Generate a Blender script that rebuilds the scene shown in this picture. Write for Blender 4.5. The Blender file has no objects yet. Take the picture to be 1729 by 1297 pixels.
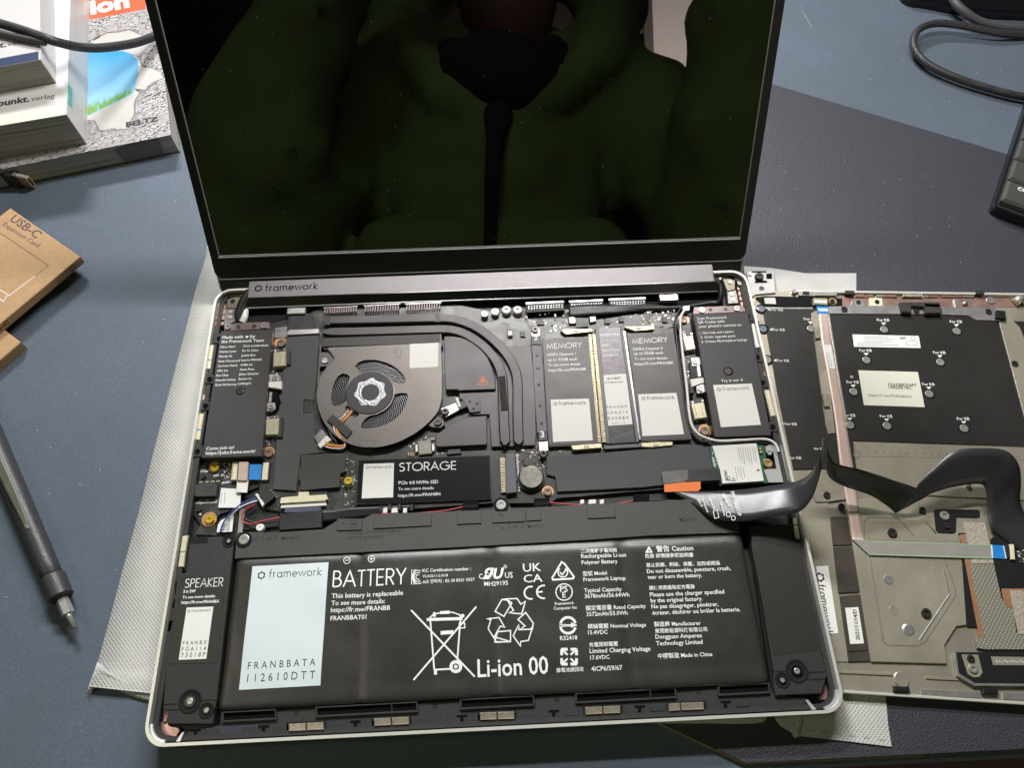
import bpy, math, random
from mathutils import Vector, Matrix
random.seed(7)
SC = bpy.context.scene
COL = SC.collection
# ---------------------------------------------------------------- camera
# millimetre frame: origin at the front left corner of the laptop rim, x right, y back, h up; desk top at h = -13
RM = ((0.99894959, -0.04579691, 0.00153621), (-0.04016469, -0.89124924, -0.45173176), (0.02205706, 0.45119556, -0.89215249))
CC = (153.1016, -10.8243, 342.9829)
FPX, PX0, PY0, H0 = 1249.0, 864.5, 648.5, -13.0
cam = bpy.data.cameras.new("camera"); camo = bpy.data.objects.new("camera", cam); COL.objects.link(camo)
cam.lens = 36 * FPX / 1729; cam.sensor_width = 36; cam.clip_start = 0.01; cam.clip_end = 50
rot = Matrix((RM[0], [-v for v in RM[1]], [-v for v in RM[2]])).transposed().to_4x4()
camo.matrix_world = Matrix.Translation((CC[0] / 1000, CC[1] / 1000, (CC[2] - H0) / 1000)) @ rot
SC.camera = camo
# ---------------------------------------------------------------- world, lamps, exposure
wd = bpy.data.worlds.new("World"); SC.world = wd; wd.use_nodes = True
wd.node_tree.nodes["Background"].inputs[0].default_value = (0.75, 0.8, 0.9, 1); wd.node_tree.nodes["Background"].inputs[1].default_value = 0.008
SC.view_settings.view_transform = 'Standard'; SC.view_settings.look = 'None'
SC.view_settings.exposure = 0; SC.view_settings.gamma = 1
SC.render.engine = 'CYCLES'
SC.cycles.max_bounces = 6; SC.cycles.sample_clamp_indirect = 4; SC.cycles.use_denoising = True


def lamp(name, loc, aim, sx, sy, power, col):
    l = bpy.data.lights.new(name, 'AREA'); l.shape = 'RECTANGLE'; l.size = sx; l.size_y = sy; l.energy = power; l.color = col
    o = bpy.data.objects.new(name, l); COL.objects.link(o)
    p = Vector((loc[0], loc[1], loc[2] - H0)) / 1000; a = Vector((aim[0], aim[1], aim[2] - H0)) / 1000
    d = (p - a).normalized(); xa = Vector((1, 0, 0)); xa = (xa - d * xa.dot(d)).normalized(); ya = d.cross(xa)
    o.matrix_world = Matrix.Translation(p) @ Matrix((xa, ya, d)).transposed().to_4x4()
    return o


lamp("monitor_light_bar", (215, 475, 450), (150, 150, 0), 0.36, 0.03, 3.9, (1.0, 0.975, 0.955))
lamp("rear_lamp", (-120, 1250, 880), (60, 200, 0), 0.34, 0.10, 19.0, (0.95, 0.97, 1.0))
lamp("ceiling_lamp", (-700, 50, 1300), (0, 100, 0), 0.35, 0.35, 2.1, (1.0, 0.97, 0.74))
lamp("wall_fill_light", (950, -1250, 900), (800, -1900, 700), 0.3, 0.3, 60.0, (1.0, 0.9, 0.84))  # unseen light added to brighten the wall mirrored in the screen


# ---------------------------------------------------------------- pixel helpers: a point of the photograph onto the plane at height h
def ray(x, y):
    u, v = (x - PX0) / FPX, (y - PY0) / FPX
    return tuple(RM[0][i] * u + RM[1][i] * v + RM[2][i] for i in range(3))


def P(x, y, h):
    d = ray(x, y); s = (h - CC[2]) / d[2]
    return (CC[0] + d[0] * s, CC[1] + d[1] * s)


def P3(x, y, h):
    return P(x, y, h) + (h,)


def on(x, y, p0, n):
    d = ray(x, y); s = sum((p0[i] - CC[i]) * n[i] for i in range(3)) / sum(d[i] * n[i] for i in range(3))
    return tuple(CC[i] + d[i] * s for i in range(3))


def win(ox, oy, s):
    return lambda *a: [(ox + a[i] / s, oy + a[i + 1] / s) for i in range(0, len(a), 2)]


wa = win(310, 430, 5.187); wb = win(310, 640, 4.987); wc = win(530, 500, 4.3225); wD = win(880, 470, 3.929); we = win(580, 740, 4.803)
wg = win(900, 730, 3.325); wi = win(240, 880, 3.326); wj = win(540, 880, 3.602); wk = win(900, 880, 3.2019); wl = win(1250, 440, 3.603)
wm = win(1250, 740, 2.328); wn = win(0, 0, 3.816); wo = win(0, 260, 3.816); wq = win(300, 760, 7.63); wr = win(430, 740, 7.63)
ws = win(345, 440, 11.79); wt = win(400, 440, 4.803); wu = win(740, 440, 3.458); wv = win(300, 500, 6.485); ww = win(1400, 480, 5.255)
wx = win(1500, 820, 3.603); wy = win(240, 1140, 2.981); wz = win(1190, 420, 9.26); wkb = win(1640, 220, 6.485); w3 = win(0, 560, 1.76)


# ---------------------------------------------------------------- geometry: every shape is (verts in mm, faces, smooth flags)
def ccw(p):
    a = sum(p[i - 1][0] * p[i][1] - p[i][0] * p[i - 1][1] for i in range(len(p)))
    return list(p) if a > 0 else list(reversed(p))


def inset(p, b):
    n = len(p); out = []
    for i in range(n):
        (ax, ay), (bx_, by), (cx, cy_) = p[i - 1], p[i], p[(i + 1) % n]
        d1 = math.hypot(bx_ - ax, by - ay) or 1e-9; d2 = math.hypot(cx - bx_, cy_ - by) or 1e-9
        n1 = (-(by - ay) / d1, (bx_ - ax) / d1); n2 = (-(cy_ - by) / d2, (cx - bx_) / d2)
        k = 1 + n1[0] * n2[0] + n1[1] * n2[1]; k = max(k, 0.35)
        out.append((bx_ + b * (n1[0] + n2[0]) / k, by + b * (n1[1] + n2[1]) / k))
    return out


def prism(p, h0, h1, bev=0.15, smooth=False):
    p = ccw(p); n = len(p)
    rings = [[(x, y, h0) for x, y in p], [(x, y, h1 - bev) for x, y in p]]
    if bev: rings.append([(x, y, h1) for x, y in inset(p, bev)])
    V = [v for r in rings for v in r]; F = []; S = []
    for k in range(len(rings) - 1):
        for i in range(n):
            j = (i + 1) % n
            F.append((k * n + i, k * n + j, (k + 1) * n + j, (k + 1) * n + i)); S.append(smooth)
    F.append(tuple(range((len(rings) - 1) * n, len(rings) * n))); S.append(False)
    F.append(tuple(reversed(range(n)))); S.append(False)
    return V, F, S


def rect(a, b, h):                               # two opposite corners in the photo -> axis-aligned rectangle of the laptop
    x0, y0 = P(a[0], a[1], h); x1, y1 = P(b[0], b[1], h)
    x0, x1 = min(x0, x1), max(x0, x1); y0, y1 = min(y0, y1), max(y0, y1)
    return [(x0, y0), (x1, y0), (x1, y1), (x0, y1)]


def bx(ab, h0, h1, bev=0.15):
    return prism(rect(ab[0], ab[1], h1), h0, h1, bev)


def pg(pts, h0, h1, bev=0.15):
    return prism([P(x, y, h1) for x, y in pts], h0, h1, bev)


def box(x0, y0, h0, x1, y1, h1, bev=0.15):
    return prism([(x0, y0), (x1, y0), (x1, y1), (x0, y1)], h0, h1, bev)


def rrect(x0, y0, x1, y1, r, seg=8):
    out = []
    for cx, cy, a0 in ((x1 - r, y1 - r, 0), (x0 + r, y1 - r, 90), (x0 + r, y0 + r, 180), (x1 - r, y0 + r, 270)):
        for i in range(seg + 1):
            a = math.radians(a0 + 90 * i / seg); out.append((cx + r * math.cos(a), cy + r * math.sin(a)))
    return out


def circ(cx, cy, r, n=24, ry=None):
    return [(cx + r * math.cos(2 * math.pi * i / n), cy + (ry or r) * math.sin(2 * math.pi * i / n)) for i in range(n)]


def cy(p, r, h0, h1, bev=0.15, n=24):
    c = P(p[0], p[1], h1)
    return prism(circ(c[0], c[1], r, n), h0, h1, bev, True)


def lathe(c, prof, n=24):                         # prof: (radius, h) from outside bottom to inside
    V = []; F = []; S = []
    for r, h in prof:
        for i in range(n):
            a = 2 * math.pi * i / n; V.append((c[0] + r * math.cos(a), c[1] + r * math.sin(a), h))
    for k in range(len(prof) - 1):
        for i in range(n):
            j = (i + 1) % n; F.append((k * n + i, k * n + j, (k + 1) * n + j, (k + 1) * n + i))
            S.append(False)
    F.append(tuple(range((len(prof) - 1) * n, len(prof) * n))); S.append(False)
    return V, F, S


def lat(p, h, prof, n=24):
    return lathe(P(p[0], p[1], h), prof, n)


def holed(outline, holes, h0, h1):                # plate with holes, points in mm
    c = bpy.data.curves.new('t', 'CURVE'); c.dimensions = '2D'; c.fill_mode = 'BOTH'; c.extrude = (h1 - h0) / 2
    for pts in [outline] + list(holes):
        s = c.splines.new('POLY'); s.points.add(len(pts) - 1); s.use_cyclic_u = True
        for q, v in zip(s.points, pts): q.co = (v[0], v[1], 0, 1)
    o = bpy.data.objects.new('t', c); m = o.to_mesh()
    V = [(v.co.x, v.co.y, v.co.z + (h0 + h1) / 2) for v in m.vertices]; F = [tuple(f.vertices) for f in m.polygons]
    o.to_mesh_clear(); bpy.data.objects.remove(o); bpy.data.curves.remove(c)
    return V, F, [False] * len(F)


def spl(pts, n=8):                                # Catmull-Rom through points
    if len(pts) < 3: return [tuple(p) for p in pts]
    out = []
    q = [pts[0]] + list(pts) + [pts[-1]]
    for i in range(1, len(q) - 2):
        for k in range(n):
            t = k / n
            out.append(tuple(0.5 * (2 * b + (c - a) * t + (2 * a - 5 * b + 4 * c - d) * t * t + (3 * b - a - 3 * c + d) * t ** 3)
                             for a, b, c, d in zip(q[i - 1], q[i], q[i + 1], q[i + 2])))
    out.append(tuple(pts[-1]))
    return out


def tube3(pts, r, seg=10, n=8, sm=True, rr=None):
    c = [Vector(p) for p in (spl(pts, n) if sm else pts)]
    V = []; F = []; up = Vector((0.13, 0.21, 1)); N = len(c)
    for i, p in enumerate(c):
        t = (c[min(i + 1, N - 1)] - c[max(i - 1, 0)]).normalized()
        a = t.cross(up).normalized(); b = a.cross(t)
        ri = rr(i / (N - 1)) if rr else r
        for k in range(seg):
            w = 2 * math.pi * k / seg; V.append(tuple(p + (a * math.cos(w) + b * math.sin(w)) * ri))
    for i in range(N - 1):
        for k in range(seg):
            l = (k + 1) % seg; F.append((i * seg + k, i * seg + l, (i + 1) * seg + l, (i + 1) * seg + k))
    S = [True] * len(F)
    F += [tuple(reversed(range(seg))), tuple(range((N - 1) * seg, N * seg))]; S += [False, False]
    return V, F, S


def tb(pts, r, seg=8, n=6):                       # tube, points (px, py, h)
    return tube3([P3(*p) for p in pts], r, seg, n)


def band3(L, R, th=0.15, n=8, bulge=0.0):         # a strip between two rails given in mm, with thickness
    A = [Vector(p) for p in spl(L, n)]; B = [Vector(p) for p in spl(R, n)]; N = len(A); M = 5
    top = []
    for i in range(N):
        t = (A[min(i + 1, N - 1)] + B[min(i + 1, N - 1)] - A[max(i - 1, 0)] - B[max(i - 1, 0)]).normalized()
        nrm = (B[i] - A[i]).cross(t)
        nrm = nrm.normalized() if nrm.length > 1e-9 else Vector((0, 0, 1))
        for k in range(M):
            s = k / (M - 1); p = A[i].lerp(B[i], s); top.append((p, nrm))
    V = [tuple(p + q * (th / 2)) for p, q in top] + [tuple(p - q * (th / 2)) for p, q in top]; F = []; o = N * M
    for i in range(N - 1):
        for k in range(M - 1):
            a = i * M + k; F.append((a, a + 1, a + M + 1, a + M)); F.append((o + a, o + a + M, o + a + M + 1, o + a + 1))
        a = i * M; F.append((a, a + M, o + a + M, o + a)); a += M - 1; F.append((a, o + a, o + a + M, a + M))
    for i in (0, N - 1):
        for k in range(M - 1):
            a = i * M + k; F.append((a, o + a, o + a + 1, a + 1))
    return V, F, [True] * len(F)


def band(rails, th=0.15, n=8):                    # rails: ((xa,ya,ha),(xb,yb,hb)) photo points with heights
    return band3([P3(*r[0]) for r in rails], [P3(*r[1]) for r in rails], th, n)


def stroke(pts, w, h, closed=False, hf=None):     # flat printed line, points in mm
    p = [tuple(q[:2]) for q in pts]
    if hf:
        o = []
        for i in range(len(p) if closed else len(p) - 1):
            a, b = p[i], p[(i + 1) % len(p)]; k = max(1, int(math.hypot(b[0] - a[0], b[1] - a[1]) / 1.5))
            o += [(a[0] + (b[0] - a[0]) * t / k, a[1] + (b[1] - a[1]) * t / k) for t in range(k)]
        p = o if closed else o + [p[-1]]
    n = len(p); V = []; F = []
    for i in range(n):
        a = p[i - 1] if (closed or i) else None; c = p[(i + 1) % n] if (closed or i < n - 1) else None; b = p[i]
        ns = []
        for u, v in ((a, b), (b, c)):
            if u and v:
                d = math.hypot(v[0] - u[0], v[1] - u[1]) or 1e-9; ns.append((-(v[1] - u[1]) / d, (v[0] - u[0]) / d))
        m = ns[0] if len(ns) == 1 else ((ns[0][0] + ns[1][0]) / max(0.4, 1 + ns[0][0] * ns[1][0] + ns[0][1] * ns[1][1]), (ns[0][1] + ns[1][1]) / max(0.4, 1 + ns[0][0] * ns[1][0] + ns[0][1] * ns[1][1]))
        for s in (-w / 2, w / 2):
            x, y = b[0] + m[0] * s, b[1] + m[1] * s; V.append((x, y, hf(x, y) if hf else h))
    for i in range(n if closed else n - 1):
        j = (i + 1) % n; F.append((2 * i, 2 * j, 2 * j + 1, 2 * i + 1))
    return V, F, [False] * len(F)


def st(pts, w, h, closed=False, hf=None):
    return stroke([P(x, y, h) for x, y in pts], w, h, closed, hf)


def flat(pts, h, hf=None):                        # filled print, points in mm
    p = ccw(pts); return [(x, y, hf(x, y) if hf else h) for x, y in p], [tuple(range(len(p)))], [False]


def ft(pts, h, hf=None):
    return flat([P(x, y, h) for x, y in pts], h, hf)


FC = bpy.data.curves.new('type', 'FONT'); FC.resolution_u = 2
FO = bpy.data.objects.new('type', FC)


def glyphs(s, bold=0.0):
    FC.body = s; FC.offset = bold
    m = FO.to_mesh(); V = [(v.co.x, v.co.y) for v in m.vertices]; F = [tuple(f.vertices) for f in m.polygons]
    FO.to_mesh_clear(); return V, F


def tx(s, p0, p1, h, bold=0.012, hs=1.0, hf=None, shear=0.0):    # baseline from photo point p0 to p1
    return txm(s, P(p0[0], p0[1], h), P(p1[0], p1[1], h), h, bold, hs, hf, shear)


def txm(s, a, b, h, bold=0.012, hs=1.0, hf=None, shear=0.0):
    V, F = glyphs(s, bold)
    if not V: return [], [], []
    x0 = min(v[0] for v in V); x1 = max(v[0] for v in V)
    ux, uy = b[0] - a[0], b[1] - a[1]; k = 1 / (x1 - x0)
    vx, vy = -uy * hs, ux * hs
    out = []
    for x, y in V:
        x, y = (x - x0) * k + shear * y * k, y * k; X, Y = a[0] + ux * x + vx * y, a[1] + uy * x + vy * y
        out.append((X, Y, hf(X, Y) if hf else h))
    return out, F, [False] * len(F)


def tz(s, p0, size, h, bold=0.012, ang=0.0):     # by font size in mm, reading along the laptop's x
    V, F = glyphs(s, bold); a = P(p0[0], p0[1], h); ca, sa = math.cos(ang) * size, math.sin(ang) * size
    return [(a[0] + x * ca - y * sa, a[1] + x * sa + y * ca, h) for x, y in V], F, [False] * len(F)


def arc(cx, cy_, rx, ry, a0, a1, n=14):
    return [(cx + rx * math.cos(math.radians(a0 + (a1 - a0) * i / n)), cy_ + ry * math.sin(math.radians(a0 + (a1 - a0) * i / n))) for i in range(n + 1)]


# a geometric stroke alphabet (cap height 1): advance, list of strokes
GL = {
    'S': (.56, [arc(.28, .755, .22, .22, 30, 262, 12) + arc(.27, .265, .25, .24, 88, -150, 12)]),
    'T': (.52, [[(.0, .97), (.52, .97)], [(.26, .97), (.26, 0)]]),
    'O': (1.02, [arc(.51, .5, .47, .47, 0, 360, 30)]),
    'R': (.58, [[(.06, 0), (.06, .97), (.28, .97)] + arc(.28, .72, .24, .25, 90, -90, 10) + [(.06, .47)], [(.26, .47), (.54, 0)]]),
    'A': (.80, [[(.02, 0), (.40, .98), (.78, 0)], [(.16, .34), (.64, .34)]]),
    'G': (.98, [arc(.5, .5, .46, .47, 45, 360, 26) + [(.58, .5)]]),
    'E': (.52, [[(.5, .97), (.06, .97), (.06, .03), (.5, .03)], [(.06, .5), (.46, .5)]]),
    'B': (.60, [[(.06, .03), (.06, .97), (.28, .97)] + arc(.28, .745, .21, .225, 90, -90, 10) + [(.06, .52)], [(.26, .52)] + arc(.3, .275, .26, .245, 90, -90, 10) + [(.06, .03)]]),
    'Y': (.66, [[(.02, 1), (.33, .48), (.64, 1)], [(.33, .48), (.33, 0)]]),
    'M': (.98, [[(.06, 0), (.19, .95), (.49, .12), (.79, .95), (.92, 0)]]),
    'P': (.56, [[(.06, 0), (.06, .97), (.28, .97)] + arc(.28, .72, .24, .25, 90, -90, 10) + [(.06, .47)]]),
    'K': (.62, [[(.06, 0), (.06, 1)], [(.56, 1), (.08, .47), (.58, 0)]]),
    'f': (.40, [arc(.32, .82, .17, .17, 80, 180, 8) + [(.15, 0)], [(0, .6), (.36, .6)]]),
    'r': (.40, [[(.08, 0), (.08, .66)], arc(.32, .42, .24, .24, 180, 90, 8)]),
    'a': (.70, [arc(.33, .32, .28, .3, 0, 360, 22), [(.61, .66), (.61, 0)]]),
    'm': (1.00, [[(.08, 0), (.08, .66)], arc(.28, .42, .2, .24, 180, 0, 10) + [(.48, 0)], arc(.68, .42, .2, .24, 180, 0, 10) + [(.88, 0)]]),
    'e': (.68, [[(.06, .32), (.6, .32)] + arc(.33, .32, .28, .3, 0, 310, 20)]),
    'w': (.92, [[(.02, .66), (.24, .02), (.46, .62), (.68, .02), (.90, .66)]]),
    'o': (.70, [arc(.34, .32, .29, .3, 0, 360, 22)]),
    'k': (.56, [[(.08, 0), (.08, 1)], [(.5, .66), (.1, .28), (.52, 0)]]),
    ' ': (.35, []),
}


def caps(s, p0, p1, h, w=0.085, hs=1.0, hf=None, gap=.1):         # stroke lettering between two photo points
    return capm(s, P(p0[0], p0[1], h), P(p1[0], p1[1], h), h, w, hs, hf, gap)


def capm(s, a, b, h, w=0.085, hs=1.0, hf=None, gap=.1):
    tot = sum(GL[c][0] + gap for c in s) - gap; ux, uy = (b[0] - a[0]) / tot, (b[1] - a[1]) / tot; L = math.hypot(ux, uy)
    vx, vy = -uy * hs, ux * hs; x0 = 0; V, F = [], []
    for c in s:
        for sk in GL[c][1]:
            q = [(a[0] + ux * (x0 + x) + vx * y, a[1] + uy * (x0 + x) + vy * y) for x, y in sk]
            cl = len(q) > 12 and math.hypot(q[0][0] - q[-1][0], q[0][1] - q[-1][1]) < 0.02 * L
            if cl: q = q[:-1]
            v, f, _ = stroke(q, w * L, h, cl, hf); o = len(V); V += v; F += [tuple(i + o for i in t) for t in f]
        x0 += GL[c][0] + gap
    return V, F, [False] * len(F)


def gearm(c, r, h, ang=0.0, hf=None, inner=.66, lob=6, amp=.13):  # round cog mark: a lobed ring
    V, F = [], []; n = 48
    for i in range(n):
        t = 2 * math.pi * i / n; k = 1 + amp * max(-0.6, math.cos(lob * (t + ang)))
        for q in (k * r, inner * r):
            x, y = c[0] + q * math.cos(t), c[1] + q * math.sin(t); V.append((x, y, hf(x, y) if hf else h))
    for i in range(n):
        j = (i + 1) % n; F.append((2 * i, 2 * j, 2 * j + 1, 2 * i + 1))
    return V, F, [False] * n


def logo(pg_, p0, p1, h, hf=None, w=.085):        # cog at pg_, word from p0 to p1
    a, b = P(p0[0], p0[1], h), P(p1[0], p1[1], h); L = math.hypot(b[0] - a[0], b[1] - a[1])
    return [gearm(P(pg_[0], pg_[1], h), L * .068, h, .52, hf), capm('framework', a, b, h, w, 1.0, hf)]


# ---------------------------------------------------------------- objects
WO = {}


def thing(name, label, cat, loc, group=None):
    o = bpy.data.objects.new(name, None); COL.objects.link(o); o.empty_display_size = .01
    o.location = (loc[0] / 1000, loc[1] / 1000, (loc[2] - H0) / 1000); WO[o.name] = o.location.copy()
    o['label'] = label; o['category'] = cat
    if group: o['group'] = group
    return o


def mk(name, par, mat, *geos, label=None, stuff=False, cat=None, group=None, kind=None, mats=None):
    V, F, S, MI = [], [], [], []
    for gi, g in enumerate(geos):
        if g is None: continue
        k = len(V); V += g[0]; F += [tuple(i + k for i in f) for f in g[1]]; S += g[2]; MI += [gi if mats else 0] * len(g[1])
    me = bpy.data.meshes.new(name)
    if V:
        o0 = Vector((sum(v[0] for v in V) / len(V), sum(v[1] for v in V) / len(V), min(v[2] for v in V)))
    else: o0 = Vector((0, 0, 0))
    me.from_pydata([((v[0] - o0[0]) / 1000, (v[1] - o0[1]) / 1000, (v[2] - o0[2]) / 1000) for v in V], [], F)
    me.polygons.foreach_set('use_smooth', S)
    for m in (mats or [mat]): me.materials.append(MT[m])
    if mats: me.polygons.foreach_set('material_index', MI)
    me.update()
    o = bpy.data.objects.new(name, me); COL.objects.link(o)
    w = Vector((o0[0] / 1000, o0[1] / 1000, (o0[2] - H0) / 1000)); WO[o.name] = w
    if par is not None:
        o.parent = par; o.location = w - WO[par.name]
    else: o.location = w
    if label: o['label'] = label
    if cat: o['category'] = cat
    if group: o['group'] = group
    if stuff: o['kind'] = 'stuff'
    if kind: o['kind'] = kind
    return o


def dup(o, p, h):                                 # another of a part at photo point p (mesh shared), same parent
    c = o.copy(); COL.objects.link(c); a = P(p[0], p[1], h); w = Vector((a[0] / 1000, a[1] / 1000, WO[o.name][2]))
    c.location = w - WO[o.parent.name]; WO[c.name] = w
    return c


# ---------------------------------------------------------------- materials
MT = {}


def mat(name, col, rough=.5, metal=0.0, bump=0, bs=800, var=0, vs=60, spec=.5, sheen=0, coat=0, var2=None, trans=0, ior=1.5):
    m = bpy.data.materials.new(name); m.use_nodes = True; MT[name] = m; t = m.node_tree; N = t.nodes; B = N['Principled BSDF']
    B.inputs['Base Color'].default_value = (*col, 1); B.inputs['Roughness'].default_value = rough; B.inputs['Metallic'].default_value = metal
    B.inputs['Specular IOR Level'].default_value = spec; B.inputs['IOR'].default_value = ior
    if coat: B.inputs['Coat Weight'].default_value = coat; B.inputs['Coat Roughness'].default_value = .12
    if trans: B.inputs['Transmission Weight'].default_value = trans
    tc = N.new('ShaderNodeTexCoord')
    if var:
        n = N.new('ShaderNodeTexNoise'); n.inputs['Scale'].default_value = vs; n.inputs['Detail'].default_value = 6; n.inputs['Roughness'].default_value = .65
        t.links.new(tc.outputs['Object'], n.inputs['Vector'])
        r = N.new('ShaderNodeMapRange'); r.inputs[1].default_value = .3; r.inputs[2].default_value = .7; r.inputs[3].default_value = 1 - var; r.inputs[4].default_value = 1 + var
        t.links.new(n.outputs['Fac'], r.inputs[0])
        x = N.new('ShaderNodeMix'); x.data_type = 'RGBA'; x.blend_type = 'MULTIPLY'; x.inputs[0].default_value = 1
        x.inputs[6].default_value = (*col, 1); t.links.new(r.outputs[0], x.inputs[7]); t.links.new(x.outputs[2], B.inputs['Base Color'])
        q = N.new('ShaderNodeMapRange'); q.inputs[3].default_value = max(.05, rough - .12); q.inputs[4].default_value = min(1, rough + .12)
        t.links.new(n.outputs['Fac'], q.inputs[0]); t.links.new(q.outputs[0], B.inputs['Roughness'])
    if bump:
        n = N.new('ShaderNodeTexNoise'); n.inputs['Scale'].default_value = bs; n.inputs['Detail'].default_value = 3
        t.links.new(tc.outputs['Object'], n.inputs['Vector'])
        b = N.new('ShaderNodeBump'); b.inputs['Strength'].default_value = bump; b.inputs['Distance'].default_value = .0006
        t.links.new(n.outputs['Fac'], b.inputs['Height']); t.links.new(b.outputs['Normal'], B.inputs['Normal'])
    return m


mat('alu', (.74, .72, .66), .38, .45, .05, 2500)
mat('alu_dark', (.27, .255, .245), .36, .8, .08, 2500, .08, 300)
mat('floor_metal', (.60, .36, .33), .3, .55, .06, 900, .15, 90)
mat('chrome', (.85, .85, .87), .16, 1.0, .03, 500)
mat('silver', (.52, .51, .50), .34, .75, .05, 900, .1, 200)
mat('screw_steel', (.5, .49, .47), .3, .9)
mat('screw_dark', (.06, .055, .05), .35, .6)
mat('rivet', (.62, .58, .50), .35, .7)
mat('black_plastic', (0.0260, 0.0260, 0.0252), .55, 0, .12, 2600, .1, 400, .4)
mat('black_gloss', (.006, .006, .007), .18, 0, 0, 1, 0, 1, .5)
mat('black_mylar', (0.0333, 0.0340, 0.0305), .5, 0, .25, 3800, .06, 60, .4)
mat('grey_mylar', (0.0426, 0.0440, 0.0440), .5, 0, .3, 3800, .08, 40, .45)
mat('matte_black', (.009, .009, .009), .8, 0, .2, 2000, 0, 1, .25)
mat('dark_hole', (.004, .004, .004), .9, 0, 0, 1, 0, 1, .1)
mat('battery_film', (.031, .0285, .0245), .36, 0, .30, 95, .08, 35, .5)
mat('fan_metal', (.135, .122, .112), .42, .55, .12, 3000, .06, 60, .5)
mat('pipe_black', (.062, .059, .060), .42, .25, .14, 3200, .08, 60, .5)
mat('ink_white', (.78, .79, .78), .6)
mat('ink_grey', (.32, .32, .31), .6)
mat('ink_black', (.012, .012, .014), .6)
mat('ink_orange', (.75, .22, .07), .6)
mat('sticker', (.72, .72, .68), .55, 0, .03, 500, .02, 20)
mat('sticker_blue', (.60, .67, .68), .5, 0, .02, 500, .02, 20)
mat('sticker_cream', (.66, .66, .55), .55, 0, .03, 500, .02, 20)
mat('label_gloss', (.012, .012, .013), .2, 0, .04, 120, 0, 1, .5)
mat('label_satin', (.036, .032, .029), .42, 0, .05, 500, .1, 40, .5)
mat('foil', (.33, .33, .35), .3, .8, .8, 900)
mat('gold', (.72, .55, .27), .3, .85, .1, 900, .15, 300)
mat('gold_pale', (.46, .41, .28), .38, .6, .1, 900, .12, 300)
mat('magnet', (.62, .55, .42), .3, .75, .12, 900, .22, 160)
mat('magnet_cream', (.62, .58, .42), .42, .3, .06, 900, .1, 160)
mat('copper', (.70, .38, .18), .35, .7, .05, 900, .1, 200)
mat('yellow_screw', (.70, .52, .05), .3, .55)
mat('cream', (.64, .60, .42), .5, 0, .03, 900, .06, 300)
mat('white_plastic', (.72, .71, .66), .45, 0, .03, 900, .05, 200)
mat('ffc_pink', (.52, .40, .34), .35, .1, .03, 400, .05, 100)
mat('ffc_grey', (.36, .35, .31), .3, .3, .03, 400, .06, 100)
mat('ffc_blue', (.02, .20, .55), .4, 0, .03, 400, .08, 200)
mat('wire_red', (.42, .035, .035), .4)
mat('wire_blue', (.03, .08, .34), .4)
mat('wire_white', (.75, .73, .71), .4)
mat('wire_yellow', (.62, .45, .06), .4)
mat('wire_orange', (.55, .16, .04), .4)
mat('wire_black', (.012, .012, .013), .42)
mat('tape_black', (0.0203, 0.0210, 0.0210), .42, 0, .35, 160, .1, 90, .45)
mat('ribbon_black', (.030, .030, .032), .32, 0, .05, 60, .06, 40, .6)
mat('orange_tab', (.72, .17, .03), .45, 0, .04, 600)
mat('film_grey', (.17, .165, .16), .25, .1, .1, 200, .1, 100)
mat('chip', (.02, .02, .021), .45, 0, .05, 800)
mat('inductor', (.24, .22, .18), .45, .2, .1, 1500, .1, 200)
mat('solder', (.62, .60, .55), .3, .8)
mat('tan_part', (.40, .30, .18), .5)
mat('wifi_green', (.015, .10, .05), .4, 0, .1, 600, .15, 150)
mat('clip_grey', (.40, .41, .39), .45, .15, .05, 900)
mat('keyboard_back', (.030, .028, .026), .36, .15, .08, 1500, .08, 30, .5)
mat('cover_metal', (.50, .455, .36), .32, .6, .10, 700, .18, 30)
mat('cover_plate', (.56, .515, .40), .30, .6, .08, 900, .14, 28)
mat('sponge', (.30, .27, .20), .95, 0, 1.0, 1200, .5, 900)
mat('sponge_black', (.035, .033, .031), .95, 0, 1.0, 900, .6, 900)
mat('kraft_copper', (.34, .17, .09), .5, .2, .05, 600, .1, 120)
mat('fabric_tape', (.36, .31, .25), .7, .1, .7, 900, .2, 700)
mat('glass', (.001, .001, .001), .015, 0, 0, 1, 0, 1, .5, ior=1.62)
mat('bezel', (.0085, .008, .008), .45, 0, .06, 1800, 0, 1, .45)
mat('lid_back', (.55, .54, .52), .38, .6)
mat('paper_white', (.54, .525, .51), .5, 0, .03, 300, .02, 20, coat=.25)
mat('paper_green', (.66, .70, .52), .5)
mat('teal', (.10, .42, .34), .5)
mat('band_blue', (.035, .05, .11), .4, coat=.3)
mat('kraft', (.42, .26, .13), .75, 0, .3, 700, .09, 250)
mat('kraft_ink', (.10, .055, .06), .7)
mat('driver_body', (.030, .031, .031), .45, 0, .25, 900, .1, 200, .5)
mat('driver_flat', (.085, .088, .06), .45, 0, .12, 900, .15, 120)
mat('steel', (.42, .41, .38), .34, .6, .1, 500)
mat('rubber', (.010, .0105, .012), .45, 0, .15, 900)
mat('cable_grey', (.06, .06, .062), .5, 0, .1, 900)
mat('kb_case', (.012, .013, .015), .3, .2, .05, 900)
mat('kb_plate', (.09, .085, .08), .5, .5, 1.0, 1400, .5, 900)
mat('keycap', (.055, .057, .052), .42, 0, .08, 1500)
mat('hoodie', (.105, .160, .040), .9, 0, .5, 300, .25, 9)
mat('tee', (.006, .006, .007), .9)
mat('skin', (.13, .06, .04), .6, 0, .1, 300)
mat('hair', (.02, .012, .008), .7)
mat('trousers', (.02, .022, .03), .85, 0, .3, 900)
mat('wall_paint', (.78, .72, .68), .9, 0, .1, 200)
mat('floor_wood', (.07, .045, .03), .5, 0, .1, 50, .2, 20)
mat('shelf_wood', (.03, .02, .014), .6, 0, .1, 50, .2, 20)
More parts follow.
